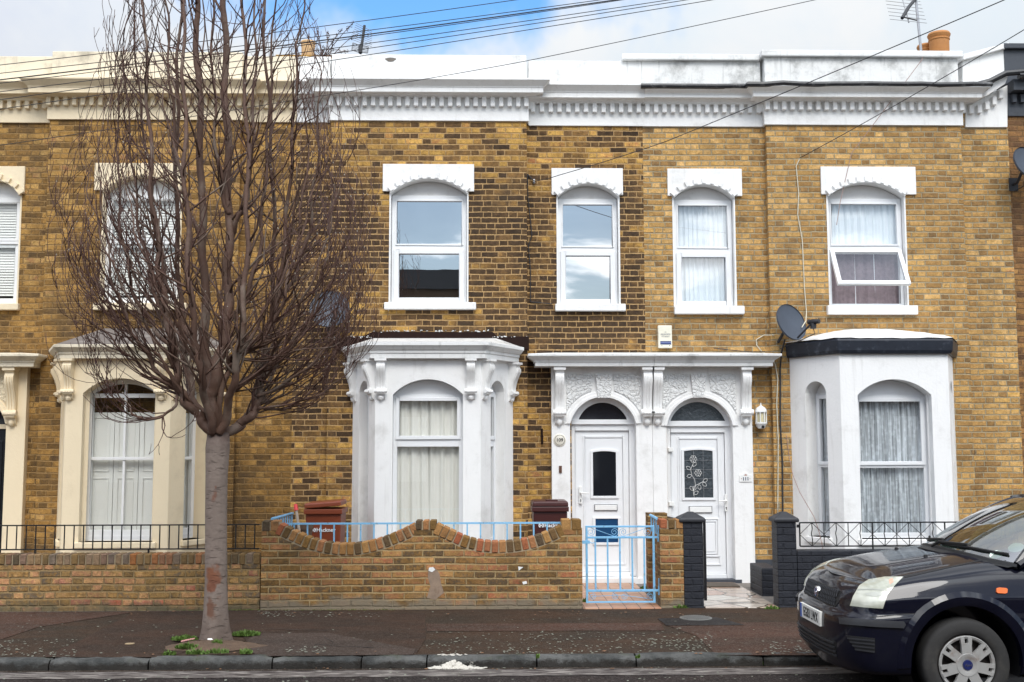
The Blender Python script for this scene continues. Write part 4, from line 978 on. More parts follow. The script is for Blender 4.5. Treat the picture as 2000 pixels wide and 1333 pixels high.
b = B(); ridge = Z(228, 642, 0)
outs = [(xL - .13, -.01), (xl - .09, YB - .15), (xr + .09, YB - .15), (xR + .13, -.01)]
P = [Vector((*p, zt_ + .004)) for p in outs]; T = [Vector((xl + .2, -.008, ridge)), Vector((xr + .1, -.008, ridge))]
b.face([P[1], P[2], T[1], T[0]]); b.face([P[0], P[1], T[0]]); b.face([P[2], P[3], T[1]]); b.build('bay_roof', M['roof107'], bw)
zsh = Z(228, 806, YB + .3)
for fr, a, c, n_ in ((fF, u0 - .02, u1 + .02, 3), (fL, lL * .28, lL * .76, 1), (fR, lR * .28, lR * .76, 1)):
    b = B(); wd_ = (c - a) / n_
    for k in range(n_):
        p0, p1 = a + wd_ * k + .003, a + wd_ * (k + 1) - .003
        zm = Z(228, 926, YB + .3)
        b.rect(p0, p1, zsill - .1, zsh, .315, .34, fr)
        for (e, f) in ((zsill + .02, zm - .05), (zm + .03, zsh - .06)): frame_ring(b, p0 + .05, p1 - .05, e, f, .012, .306, .318, fr)
    b.build('shutter', M['shutter'], bw, bevel=.003)
arch7 = (X(-122, 900, YS), X(9, 900, YS), Z(-50, 828, YS), Z(-50, 774, YS))
porch(H7, X(47, 900, YS), X(-163, 780, YS), arch7, Z(20, 719, YS), [(X(-36, 740, YS), X(14, 740, YS)), (X(-130, 740, YS), X(-77, 740, YS))], (X(-73, 740, YS), X(-43, 740, YS)), [X(26, 780, YS), X(-148, 780, YS)], (X(-163, 710, YS), X(47, 710, YS)), cm, M['cream_dirty'], M['vermic_cream'], (False, True))
M['door_black'] = simple('black_gloss_door', (.014, .015, .018), .25, var=.2)
b = B(); f7 = (Vector((0, .2, 0)), Vector((1, 0, 0)), Vector((0, 0, 1)), Vector((0, 1, 0)))
dz1 = Z(-50, 838, .2); xa, xb = DO7[0] + .0, DO7[1] - .0
b.rect(xa, xb, -.05, dz1, .05, .1, f7)
for e, f in ((.15, .75), (.95, 1.85)):
    frame_ring(b, xb - .42, xb - .10, e, f, .03, .035, .06, f7); frame_ring(b, xa + .10, xa + .42, e, f, .03, .035, .06, f7)
dd = b.build('door', M['door_black'], H7, bevel=.005)
b = B(); b.rect(xa, xb, dz1, dz1 + .06, .03, .1, f7); b.build('transom_bar', M['cream'], dd); b = B(); b.rect(xa, xb, dz1 + .06, DO7[3] + .1, .07, .1, f7); b.build('fanlight_pane', M['fan_dark'], dd)
b = B(); b.rect(xb - .33, xb - .19, .98, 1.02, .02, .06, f7); b.build('letterbox', M['metal'], dd)

# ================================================= dark painted house at the right edge (no 113)
H3 = thing('terraced_house', (XE['g'] + 1.2, 0, 0), 'dark brown brick house at the right edge with slate grey painted parapet', 'house')
x1 = XE['g'] + 2.6
b = B(); wall_grid(b, XE['g'], x1, -.2, Z(1985, 227, YR) + .3, YR, []); b.build('wall', M['brick113'], H3)
b = B(); b.box(XE['g'] + .002, x1, YR - .03, YR + .1, Z(1985, 227, YR - .03), Z(1985, 180, YR)); zc0, zc1 = Z(1985, 176, YR - .2), Z(1985, 152, YR - .25)
b.prism([(XE['g'] + .01, zc0), (x1, zc0), (x1, zc1), (XE['g'] + .01, zc1)], -.2, .05, (Vector((0, YR, 0)),) + WALLF[1:]); cc = b.build('cornice', M['slate_paint'], H3, bevel=.006)
b = B()
for k in range(20): xx = XE['g'] + .07 + .1135 * k; b.box(xx - .029, xx + .029, YR - .095, YR - .02, Z(1985, 200, YR - .09), Z(1985, 184, YR - .09))
b.build('dentil_course', M['slate_paint'], cc, bevel=.004, seg=1)
b = B(); b.box(XE['g'] - .01, x1, YR - .01, YR + .26, zc1 - .02, Z(1985, 98, YR)); pa = b.build('parapet', M['slate_paint'], H3, bevel=.01)
b = B(); b.box(XE['g'] - .03, x1, YR - .07, YR + .3, Z(1985, 98, YR), Z(1985, 88, YR)); b.build('coping', M['slate_paint'], pa, bevel=.01)
b = B(); b.tube([(XE['g'] + .05, YR - .27, zc1 + .02), (x1, YR - .27, zc1 + .02)], .05, 8); b.build('gutter', M['gutter'], cc, smooth=True)

# roofs and chimneys behind the parapets
for H, xa, xb, zb in ((H7, X(-160, 400, YR), XE['m1'], ZC['p107'][4]), (H9, XE['m1'] + .01, XE['m2'], ZC['p109'][4]), (H1, XE['m2'] + .01, XE['g'], ZC['p111'][4]), (H3, XE['g'] + .01, XE['g'] + 2.6, ZC['p111'][4])):
    OFF[0] = H.location.copy()
    b = B(); b.hull8([(xa, .37, zb - .35), (xb, .37, zb - .35), (xb, .37, zb - .15), (xa, .37, zb - .15), (xa, 8, zb - .6), (xb, 8, zb - .6), (xb, 8, zb - .4), (xa, 8, zb - .4)]); b.box(xa, xb, 7.7, 7.9, -.2, zb - .55)
    b.build('roof', M['slate'], H)
def chimney(H, px, py_top, Y, pots, cm_, pm_):
    OFF[0] = H.location.copy()
    q = at(px, 118, Y); zt = q.z
    b = B(); b.box(q.x - .5, q.x + .5, Y - .22, Y + .22, 4.5, zt - .1); b.box(q.x - .54, q.x + .54, Y - .26, Y + .26, zt - .1, zt); c = b.build('chimney', cm_, H)
    for (pa, pb, pt, dy, hh) in pots:
        a, e = at(pa, pt, Y + dy), at(pb, pt, Y + dy); r = (e.x - a.x) / 2; h = a.z - zt
        b = B(); b.lathe([(r * .80, 0), (r * .82, h * .05), (r * .80, h * .08), (r * .84, h * .12), (r * .86, h * .7), (r * .92, h * .73), (r * .92, h * .77), (r * .86, h * .79), (r * .97, h * .88), (r * 1.0, h * .93), (r * .92, h), (r * .6, h), (r * .58, h * .8)], ((a.x + e.x) / 2, Y + dy, zt), n=28)
        b.build('chimney_pot', pm_, c, smooth=True)
chimney(H1, 1826, 100, 4.0, [(1812, 1855, 66, 0, 0), (1791, 1826, 89, .35, 0)], M['brick111'], M['terracotta'])
chimney(H9, 606, 100, 4.0, [(587, 617, 82, 0, 0)], M['brick109'], M['pot_pale'])
done()
# ------------------------------------------------------------------ garden walls
def perbrick(name, pal, mort=None):
    m, t = newmat(name)
    r = t.n('ShaderNodeNewGeometry').outputs['Random Per Island']
    col = t.ramp(r, [(i / (len(pal) - 1), c) for i, c in enumerate(pal)])
    k = t.m('ADD', .5, t.m('MULTIPLY', t.noise(t.pos, 30, 5, .65), 1.0))
    col = t.mix(1.0, col, t.comb(k, k, k), 'MULTIPLY')
    gr = t.sm(t.noise(t.pos, 4, 6, .66), .5, .75)
    col = t.mix(t.m('MULTIPLY', gr, .6), col, (.055, .05, .03, 1))
    t.ln(col, t.p.inputs['Base Color']); t.p.inputs['Roughness'].default_value = .9; t.p.inputs['Specular IOR Level'].default_value = .2
    bump(t, t.noise(t.pos, 45, 5, .65), .9, .014); return m
FOOT = [(.22, .32, (.21, .175, .125), .9)]
M['brickw9'] = brick('mixed_garden_wall_brick', PALW, srgb(170, 145, 104), bond='stretcher', seed=61, joint=.008, vary=.4, comp=.8, stain=FOOT, edge=.005)
M['brickw7'] = brick('weathered_garden_wall_brick', PALW2, srgb(150, 126, 88), seed=71, joint=.008, vary=.4, comp=.8, edge=.006, stain=[(.18, .27, (.12, .10, .06), .85)])
M['edge9'] = perbrick('brick_on_edge', PALW); M['edge7'] = perbrick('weathered_brick_on_edge', [srgb(90, 80, 66), srgb(118, 96, 68), srgb(140, 112, 72), srgb(150, 124, 96), srgb(120, 108, 98), srgb(172, 110, 60)])
M['mortar'] = simple('sandy_mortar', (.34, .27, .175), .9, var=.4, vs=14, bs=.5, bsc=60)
def wpt(px, py, Y=None): q = at(px, py, YW if Y is None else Y); return (q.x, q.z)
FW = (Vector((0, YW, 0)), Vector((1, 0, 0)), Vector((0, 0, 1)), Vector((0, 1, 0)))
def edge_bricks(b, pts, h, d0, d1, w=.066, gap=.0115, seed=0):
    """bricks standing on edge along a curve, each a little out of true"""
    r = random.Random(seed); P = [Vector((p[0], p[1])) for p in pts]
    L = [0]
    for p, q in zip(P, P[1:]): L.append(L[-1] + (q - p).length)
    n = max(1, int(L[-1] / (w + gap))); st = L[-1] / n
    def pos(s):
        s = max(0, min(L[-1], s))
        for i in range(len(P) - 1):
            if s <= L[i + 1] + 1e-9: return P[i].lerp(P[i + 1], (s - L[i]) / (L[i + 1] - L[i])), (P[i + 1] - P[i]).normalized()
    for k in range(n):
        c, t = pos(st * (k + .5)); c2, t2 = pos(st * (k + .5) + .08); c1, t1 = pos(st * (k + .5) - .08); t = (t + t1 + t2).normalized(); nv = Vector((-t.y, t.x))
        if nv.y < 0: nv = -nv
        hw = (st - gap) / 2 + r.uniform(-.003, .003); hh = h + r.uniform(-.006, .006); a = r.uniform(-.04, .04); e = r.uniform(-.006, .005)
        t = Vector((t.x * cos(a) - t.y * sin(a), t.x * sin(a) + t.y * cos(a)))
        B2 = B(); poly = [c - t * hw, c + t * hw, c + t * hw * .97 - nv * hh, c - t * hw * .97 - nv * hh]
        B2.prism([(q.x, q.y) for q in poly][::-1], d0 + e, d1, FW)
        bm2 = B2.bm; bmesh.ops.recalc_face_normals(bm2, faces=bm2.faces)
        bmesh.ops.bevel(bm2, geom=[q for q in bm2.edges], offset=.007, segments=1, affect='EDGES')
        me = bpy.data.meshes.new('x'); bm2.to_mesh(me); bm2.free(); b.bm.from_mesh(me); bpy.data.meshes.remove(me)
def smooth_curve(px, n=8):
    P = [Vector(p) for p in px]; out = []
    for i in range(len(P) - 1):
        p0, p1, p2, p3 = P[max(i - 1, 0)], P[i], P[i + 1], P[min(i + 2, len(P) - 1)]
        for k in range(n):
            t = k / n; out.append(.5 * (2 * p1 + (p2 - p0) * t + (2 * p0 - 5 * p1 + 4 * p2 - p3) * t * t + (3 * p1 - p0 - 3 * p2 + p3) * t ** 3))
    out.append(P[-1]); return [tuple(p) for p in out]
BH = .118
g9 = thing('garden_wall', (X(820, 1190, YW), YW, 0), 'low brick garden wall with two dipping curves, in front of the white bay', 'garden wall')
cA = smooth_curve([wpt(*p) for p in ((546, 1022), (575, 1037), (610, 1052), (650, 1061), (690, 1062), (730, 1055), (770, 1041), (809, 1022))])
cB = smooth_curve([wpt(*p) for p in ((854, 1022), (882, 1035), (912, 1049), (950, 1057), (1000, 1057), (1040, 1049), (1070, 1038), (1096, 1026))])
def lower(c, h):
    out = []
    for i, p in enumerate(c):
        a, e = Vector(c[max(i - 1, 0)]), Vector(c[min(i + 1, len(c) - 1)]); t = (e - a).normalized(); n = Vector((-t.y, t.x)); n = n if n.y > 0 else -n
        out.append((p[0] - n.x * h, p[1] - n.y * h))
    return out
xl_, xr_ = wpt(510, 1100)[0], wpt(1137, 1100)[0]
lA = [q for q in lower(cA, BH + .012) if wpt(546, 1030)[0] < q[0] < wpt(809, 1030)[0]]; lB = [q for q in lower(cB, BH + .012) if wpt(854, 1030)[0] < q[0] < wpt(1096, 1030)[0]]
body = [(xl_, -.1), (xl_, wpt(520, 1037)[1]), (wpt(546, 1037)[0], wpt(546, 1037)[1])] + lA + [wpt(809, 1036), wpt(854, 1036)] + lB + [wpt(1096, 1032), wpt(1137, 1032), (xr_, -.1)]
b = B(); b.prism(body, 0, .215, FW); b.build('brickwork', M['brickw9'], g9)
b = B(); 
for c, l in ((cA, lower(cA, BH + .014)), (cB, lower(cB, BH + .014))):
    c2 = lower(c, .012); b.prism(c2 + l[::-1], .010, .205, FW)
for a, e, t in ((511, 545, 1021), (812, 852, 1020), (1097, 1135, 1018)): b.prism([wpt(a, 1038), wpt(a, t), wpt(e, t), wpt(e, 1038)], .008, .207, FW)
b.build('bedding_mortar', M['mortar'], g9)
b = B(); edge_bricks(b, cA, BH, -.004, .217, seed=1); edge_bricks(b, cB, BH, -.004, .217, seed=2)
edge_bricks(b, [wpt(511, 1018), wpt(545, 1018)], .112, -.006, .218, seed=3); edge_bricks(b, [wpt(811, 1017), wpt(853, 1017)], .105, -.006, .218, seed=4); edge_bricks(b, [wpt(1096, 1015), wpt(1136, 1015)], .112, -.006, .218, seed=5)
b.build('brick_coping', M['edge9'], g9)
b = B(); r_ = random.Random(6); pp = [(836, 1110), (848, 1108), (858, 1120), (862, 1140), (868, 1158), (850, 1172), (834, 1168), (840, 1145), (836, 1128)]
b.prism([wpt(px + r_.uniform(-1, 1), py) for px, py in pp], -.0035, .004, FW); b.build('smeared_mortar', simple('pale_pinkish_mortar', (.27, .195, .14), .9, var=.7, vs=16, bs=.5, dirt=(.16, .10, .065), dk=.9, dsc=12), g9)
b = B(); b.prism([wpt(*q) for q in ((838, 1109), (846, 1108), (850, 1113), (844, 1118), (837, 1115))], -.008, .004, FW); b.prism([wpt(*q) for q in ((1012, 1107), (1022, 1108), (1013, 1115))], -.006, .004, FW); b.prism([wpt(*q) for q in ((1020, 1137), (1028, 1135), (1030, 1140), (1022, 1142))], -.006, .004, FW); b.build('white_chips', M['sign_white'], g9)
g7 = thing('garden_wall', (X(250, 1190, YW), YW, 0), 'low straight brick garden wall under the black railing, behind the tree trunk', 'garden wall')
FW7 = (Vector((0, YW + .02, 0)),) + FW[1:]
xa, xb = X(-80, 1130, YW), X(507, 1130, YW); z7 = Z(250, 1083, YW)
b = B(); b.box(xa, xb, YW + .02, YW + .235, -.1, Z(250, 1104, YW)); b.build('brickwork', M['brickw7'], g7)
b = B(); b.box(xa, xb, YW + .030, YW + .225, Z(250, 1104, YW), z7 - .012); b.build('bedding_mortar', M['mortar'], g7)
b = B(); edge_bricks(b, [(xa, z7), (xb, z7)], .112, .014, .237, seed=7); b.build('brick_coping', M['edge7'], g7)

# ------------------------------------------------------------------ railings and gates
def rail_thing(name, mat, label, parts, loc, group=None):
    t = thing(name, loc, label, 'railing' if 'gate' not in name else 'gate', group)
    for nm, fn in parts:
        b = B(); fn(b); b.build(nm, mat, t)
    done(); return t
Yr = YW + .12
zt, zb = Z(250, 1026, Yr), Z(250, 1073, Yr)
r7 = thing('railing', (X(250, 1080, Yr), Yr, z7), 'black iron railing of plain upright bars on the low straight wall', 'railing')
for nm, z in (('top_rail', zt), ('bottom_rail', zb)):
    b = B(); b.box(xa, X(507, 1040, Yr), Yr - .016, Yr + .016, z - .0065, z + .0065); b.build(nm, M['black_iron'], r7)
x = X(13.5, 1050, Yr); st = X(32.2, 1050, Yr) - x; k0 = -4
for k in range(k0, 27):
    b = B(); xx = x + st * k
    if xx > X(500, 1050, Yr): continue
    b.tube([(xx, Yr, zb), (xx, Yr, zt)], .0075, 6); b.build('bar', M['black_iron'], r7)
for px in (70, 291): b = B(); xx = X(px, 1050, Yr); b.box(xx - .008, xx + .008, Yr - .012, Yr + .012, z7 - .03, zb); b.build('post', M['black_iron'], r7)
Yr9 = YW + .25; zt = Z(820, 1022.5, Yr9); 
r9 = thing('railing', (X(820, 1080, Yr9), Yr9, 0), 'pale blue iron railing behind the curved garden wall', 'railing')
xA, xB = X(556, 1022, Yr9), X(1100, 1022, Yr9)
b = B(); b.box(xA, xB, Yr9 - .012, Yr9 + .012, zt - .010, zt + .010); b.build('top_rail', M['blue_iron'], r9)
zb9 = Z(820, 1090, Yr9); b = B(); b.box(xA, xB, Yr9 - .01, Yr9 + .01, zb9 - .008, zb9 + .008); b.build('bottom_rail', M['blue_iron'], r9)
for k in range(21):
    xx = X(574.5 + 26.0 * k, 1040, Yr9); b = B(); b.box(xx - .008, xx + .008, Yr9 - .008, Yr9 + .008, zb9 - .02, zt - .009); b.build('bar', M['blue_iron'], r9)
def side_rail(label, p_front, Yf, p_back, Yb, nb, drop, mat, grp=None):
    a, e = at(*p_front, Yf), at(*p_back, Yb)
    t = thing('railing', (a.x, Yf, 0), label, 'railing', grp)
    b = B(); b.tube([a, e], .016, 6); b.build('top_rail', mat, t)
    for k in range(nb):
        q = a.lerp(e, (k + .6) / (nb)); b = B(); b.box(q.x - .007, q.x + .007, q.y - .007, q.y + .007, q.z - drop, q.z - .005); b.build('bar', mat, t)
    done(); return t
side_rail('pale blue side railing running back to the house beside the brown bin', (531, 1014), YW + .25, (572, 1003), YW + 1.75, 9, .5, M['blue_iron'])
side_rail('short pale blue railing fixed to the tall end of the gate dividing wall', (1284, 1014), YW + .28, (1270, 1006.5), YW + .72, 3, .18, M['blue_iron'])
side_rail('black comb-like railing between the brick gate pier and the doors', (1318, 1014), YW + .35, (1286, 1007), YW + 1.7, 12, .10, M['black_iron'])
# gate of 109
Yg = YW + .10
def gp(px, py): q = at(px, py, Yg); return q
gt = thing('garden_gate', (gp(1211, 1180).x, Yg, 0), 'pale blue iron gate with scrolls between the brick pier and curved wall', 'gate')
ga, gb = gp(1146, 1100).x, gp(1277, 1100).x; z1, z2, z3, z4 = gp(1211, 1029).z, gp(1211, 1050).z, gp(1211, 1154).z, gp(1211, 1176).z
b = B()
for xx in (ga, gb): b.box(xx - .012, xx + .012, Yg - .012, Yg + .012, z4 - .012, z1 + .012)
b.box(ga + .012, gb - .012, Yg - .011, Yg + .011, z1 - .009, z1 + .011); b.box(ga + .012, gb + .05, Yg - .011, Yg + .011, z2 - .011, z2 + .011); b.box(ga + .012, gb + .05, Yg - .011, Yg + .011, z3 - .012, z3 + .012); b.box(ga + .012, gb - .012, Yg - .009, Yg + .009, z4 - .010, z4 + .008)
b.build('gate_frame', M['blue_iron'], gt, bevel=.002, seg=1)
for px in (1163, 1187, 1211, 1235, 1258.5):
    b = B(); xx = gp(px, 1100).x; b.box(xx - .009, xx + .009, Yg - .008, Yg + .008, z3 + .01, z2 - .01); b.build('bar', M['blue_iron'], gt)
def spiral(cx, cz, r, turns, sgn, a0, n=26, Y=None): return [(cx + r * (1 - .78 * i / n) * cos(a0 + sgn * turns * 2 * pi * i / n), Yg, cz + r * (1 - .78 * i / n) * sin(a0 + sgn * turns * 2 * pi * i / n)) for i in range(n + 1)]
zc = (z1 + z2) / 2; rr_ = (z1 - z2) * .40
for px, sg, a0 in ((1154, -1, pi / 2), (1200, 1, -pi / 2), (1217, -1, -pi / 2 - 0), (1265, 1, pi / 2)):
    b = B(); b.tube(spiral(gp(px, 1040).x, zc, rr_, 1.7, sg, a0), .0034, 5); b.build('scroll', M['blue_iron'], gt, smooth=True)
b = B(); x0_, x1_, x2_, x3_ = gp(1154, 1040).x, gp(1200, 1040).x, gp(1217, 1040).x, gp(1265, 1040).x
b.tube([(x0_, Yg, zc + rr_), (x1_, Yg, zc - rr_)], .0034, 5); b.tube([(x2_, Yg, zc - rr_), (x3_, Yg, zc + rr_)], .0034, 5); b.build('scroll_bar', M['blue_iron'], gt)
zc2 = (z3 + z4) / 2
for px, sg, a0 in ((1157, -1, pi / 2), (1202, 1, pi / 2), (1219, -1, pi / 2), (1270, 1, pi / 2)):
    b = B(); b.tube(spiral(gp(px, 1165).x, zc2, rr_ * .85, 1.7, sg, a0), .003, 5); b.build('scroll', M['blue_iron'], gt, smooth=True)
b = B(); b.tube([(gp(1157, 1165).x, Yg, zc2), (gp(1202, 1165).x, Yg, zc2 + .01), (gp(1219, 1165).x, Yg, zc2 + .01), (gp(1270, 1165).x, Yg, zc2 - .03)], .003, 5); b.build('scroll_bar', M['blue_iron'], gt)
b = B(); q = gp(1143, 1059); b.box(q.x - .035, q.x + .05, Yg - .02, Yg - .012, q.z - .018, q.z + .018); b.tube([(q.x + .05, Yg - .016, q.z), (q.x + .075, Yg - .02, q.z - .012), (q.x + .10, Yg - .02, q.z - .006), (q.x + .105, Yg - .02, q.z + .012)], .005, 6); b.build('latch', M['blue_iron'], gt)
b = B()
for z in (z2, z3): b.tube([(gb + .055, Yg, z - .05), (gb + .055, Yg, z + .05)], .012, 8); b.box(gb + .05, gb + .062, Yg - .006, Yg + .03, z + .03, z + .13)
b.build('hinge', M['blue_iron'], gt)
done()
# brick gate pier with the wall behind it, and a tall end pier
def pier_wall(b):
    x0, x1 = X(1290, 1100, YW), X(1336, 1100, YW); zt = Z(1312, 1034, YW)
    b.box(x0, x1, YW, YW + .225, -.1, zt); b.box(x0 + .03, x1 - .03, YW + .225, YW + .85, -.1, zt + .03)
    ye = YW + .85; q0 = X(1262, 1003, ye); b.box(q0 + .02, q0 + .25, ye, ye + .2, -.1, Z(1270, 1003, ye))
pw = thing('gate_pier', (X(1312, 1190, YW), YW, 0), 'brown brick gate pier and dividing wall to the right of the blue gate', 'gate pier')
b = B(); pier_wall(b); b.build('brickwork', M['brickw9'], pw)
x0, x1 = X(1290, 1100, YW), X(1336, 1100, YW); b = B(); b.box(x0 + .008, x1 - .008, YW + .008, YW + .217, Z(1312, 1034, YW), Z(1312, 1018, YW)); b.build('bedding_mortar', M['mortar'], pw)
b = B(); edge_bricks(b, [(x0, Z(1312, 1015, YW)), (x1, Z(1312, 1015, YW))], .10, -.004, .226, seed=9); b.build('brick_coping', M['edge9'], pw); done()
def black_pier(pa, pb, label):
    x0, x1 = X(pa, 1100, YW), X(pb, 1100, YW); zt = Z((pa + pb) / 2, 1018, YW); zc = Z((pa + pb) / 2, 1006, YW)
    t = thing('gate_pier', ((x0 + x1) / 2, YW, 0), label, 'gate pier')
    b = B(); b.box(x0, x1, YW, YW + .235, -.1, zt - .01); b.build('shaft', M['black_paint_brick'], t, bevel=.012)
    b = B(); cx, cy = (x0 + x1) / 2, YW + .117; h = (x1 - x0) / 2 + .03
    n = [(h, zt - .015), (h + .004, zt + .02), (h - .012, zt + .035), (.03, zc + .028), (.0, zc + .03)]
    rings = [[b.bm.verts.new((cx + sx * r, cy + sy * r * .96, z)) for sx, sy in ((-1, -1), (1, -1), (1, 1), (-1, 1))] for r, z in n[:-1]]
    for A, C in zip(rings, rings[1:]):
        for k in range(4): b.bm.faces.new((A[k], A[(k + 1) % 4], C[(k + 1) % 4], C[k]))
    b.bm.faces.new(rings[-1]); b.bm.faces.new(rings[0][::-1]); b.build('cap', M['black_cap'], t, bevel=.012); done()
black_pier(1333, 1374, 'black painted gate pier touching the brown brick pier')
black_pier(1519, 1557, 'black painted gate pier at the end of the black garden wall')
gw1 = thing('garden_wall', (X(1700, 1190, YW), YW, 0), 'low black painted brick garden wall behind the dark car', 'garden wall')
b = B(); b.box(X(1558, 1100, YW), X(2120, 1100, YW), YW + .01, YW + .225, -.1, Z(1650, 1076, YW)); b.build('brickwork', M['black_paint_brick'], gw1, bevel=.01); done()
single('stub_wall', (X(1500, 1150, YW + 1.0), YW + 1.0, 0), lambda b: b.box(X(1488, 1130, YW + .9), X(1522, 1130, YW + .9), YW + .9, YW + 1.5, -.05, Z(1500, 1110, YW + .9)), M['black_paint_brick'], 'short black painted brick stub in the yard behind the right black pier', 'low wall', bevel=.015)
Yr1 = YW + .11
r1 = thing('railing', (X(1700, 1076, Yr1), Yr1, 0), 'black iron railing with crossed panels on the black garden wall', 'railing')
zt, zb = Z(1650, 1021, Yr1), Z(1650, 1067, Yr1); xa = X(1562, 1040, Yr1); st = X(1585.7, 1040, Yr1) - xa; n = 20
for nm, z in (('top_rail', zt), ('bottom_rail', zb)):
    b = B(); b.box(xa, xa + st * n, Yr1 - .012, Yr1 + .012, z - .007, z + .007); b.build(nm, M['black_iron'], r1)
for k in range(n + 1):
    xx = xa + st * k; b = B(); w_ = .009 if k % 6 == 0 else .0055; P = [(xx, Yr1, zb - (.06 if k % 6 == 0 and k else 0)), (xx, Yr1, (zt + zb) / 2), (xx, Yr1, zt)]
    if k % 6 and k % 2 == 1: P = [(xx, Yr1, zb), (xx + .006, Yr1, zb + .07), (xx - .006, Yr1, zb + .14), (xx + .005, Yr1, zt - .07), (xx, Yr1, zt)]
    b.tube(P, w_, 6); b.build('bar', M['black_iron'], r1)
for k in range(n):
    b = B(); x0, x1 = xa + st * k, xa + st * (k + 1); zm = (zt + zb) / 2
    if k % 4 in (1, 2): 
        P = ((x1, zm) if k % 4 == 1 else (x0, zm)); Q = x0 if k % 4 == 1 else x1
        b.tube([(P[0], Yr1, zm), (Q, Yr1, zt)], .0035, 4); b.tube([(P[0], Yr1, zm), (Q, Yr1, zb)], .0035, 4)
    else:
        P = x0 if k % 4 == 0 else x1; Q = x1 if k % 4 == 0 else x0
        b.tube([(P, Yr1, zm), (Q, Yr1, zt)], .0035, 4); b.tube([(P, Yr1, zm), (Q, Yr1, zb)], .0035, 4)
    b.build('cross_brace', M['black_iron'], r1)
b = B(); b.box(X(1556, 1028, Yr1), xa, Yr1 - .01, Yr1 + .01, Z(1560, 1031, Yr1), Z(1560, 1025, Yr1)); b.build('wall_fixing', M['black_iron'], r1)
done()
xg = X(1377, 1090, YW + .12); g2 = thing('garden_gate', (xg, YW + .12, 0), 'black iron gate swung open, seen edge-on beside the left black pier', 'gate')
za, zb_ = .06, Z(1377, 1018, YW + .12); b = B()
for y in (YW + .13, YW + .98): b.box(xg - .014, xg + .014, y - .014, y + .014, za, zb_)
for z in (za + .03, zb_ - .16, zb_ - .015): b.box(xg - .011, xg + .011, YW + .145, YW + .965, z - .012, z + .012)
b.build('gate_frame', M['black_iron'], g2)
for k in range(7): b = B(); y = YW + .24 + .1 * k; b.box(xg - .007, xg + .007, y - .007, y + .007, za + .03, zb_ - .16); b.build('bar', M['black_iron'], g2)
done()

# ------------------------------------------------------------------ paths in the yard
def tiles():
    m, t = newmat('terracotta_quarry_tiles'); x, y, z = t.xyz(t.pos); s = .152
    a, c = t.m('DIVIDE', x, s), t.m('DIVIDE', y, s)
    w_ = t.n('ShaderNodeTexWhiteNoise'); t.ln(t.comb(t.m('FLOOR', a), t.m('FLOOR', c), 0.0), w_.inputs['Vector'])
    fx, fy = t.m('FRACT', a), t.m('FRACT', c)
    d = t.m('MINIMUM', t.m('MINIMUM', fx, t.m('SUBTRACT', 1.0, fx)), t.m('MINIMUM', fy, t.m('SUBTRACT', 1.0, fy)))
    col = t.mix(w_.outputs[0], (.42, .20, .11, 1), (.50, .29, .18, 1)); k = t.m('ADD', .7, t.m('MULTIPLY', t.noise(t.pos, 9, 5), .6)); col = t.mix(1.0, col, t.comb(k, k, k), 'MULTIPLY')
    col = t.mix(t.sm(d, .02, .045), (.10, .05, .035, 1), col); t.ln(col, t.p.inputs['Base Color']); t.p.inputs['Roughness'].default_value = .42; bump(t, t.sm(d, .02, .06), .4, .006); return m
M['tiles'] = tiles()
def crazy():
    m, t = newmat('wet_crazy_paving'); v_ = t.n('ShaderNodeTexVoronoi', feature='DISTANCE_TO_EDGE'); v_.inputs['Scale'].default_value = 2.6; t.ln(t.pos, v_.inputs['Vector'])
    c_ = t.n('ShaderNodeTexVoronoi'); c_.inputs['Scale'].default_value = 2.6; t.ln(t.pos, c_.inputs['Vector'])
    col = t.ramp(t.xyz(c_.outputs['Color'])[0], [(0, (.40, .30, .22)), (.4, (.48, .42, .36)), (.7, (.36, .22, .15)), (1, (.52, .48, .42))])
    k = t.m('ADD', .6, t.m('MULTIPLY', t.noise(t.pos, 8, 5), .8)); col = t.mix(1.0, col, t.comb(k, k, k), 'MULTIPLY')
    col = t.mix(t.sm(v_.outputs['Distance'], .015, .035), (.09, .07, .05, 1), col); t.ln(col, t.p.inputs['Base Color']); t.p.inputs['Roughness'].default_value = .22; bump(t, t.sm(v_.outputs['Distance'], .01, .05), .4, .01); return m
M['crazy'] = crazy()
xa, xb = X(1139, 1185, YW), X(1290, 1185, YW)
def tile_path(b): b.box(xa, xb, YW - .07, -.05 + YS, -.05, .012)
b = B(); tile_path(b); tag(b.build('path', M['tiles'], bevel=.006), kind='structure')
b = B(); b.box(X(1376, 1185, YW), X(1519, 1185, YW), YW - .05, YS - .02, -.05, .010); tag(b.build('path', M['crazy'], bevel=.006), kind='structure')
M['mat_brown'] = simple('coir_doormat', (.085, .068, .052), .95, var=.5, vs=60, bs=.8, bsc=140)
single('doormat', (X(1390, 1142, -.35), -.35, .012), lambda b: b.box(X(1375, 1142, -.35), X(1440, 1142, -.35), -.52, -.16, .010, .026), M['mat_brown'], 'brown doormat on the stone path before the rose glass door', 'doormat', bevel=.004)
def drain(b):
    q = G(1359, 1207, .012); b.lathe([(0, 0), (.165, 0), (.165, .006), (.148, .009), (.145, .006), (0, .006)], (q.x, q.y, .008), n=32)
    for k in range(-6, 7): h = sqrt(max(0, .14 ** 2 - (.021 * k) ** 2)); b.box(q.x + .021 * k - .006, q.x + .021 * k + .006, q.y - h, q.y + h, .014, .020)
qd = G(1359, 1207, .012)
M['cast'] = simple('worn_cast_iron', (.20, .20, .19), .5, .4, var=.6, vs=20, bs=.4)
single('drain_cover', (qd.x, qd.y, .008), drain, M['cast'], 'round ribbed iron cover set in the black pavement patch', 'drain cover')

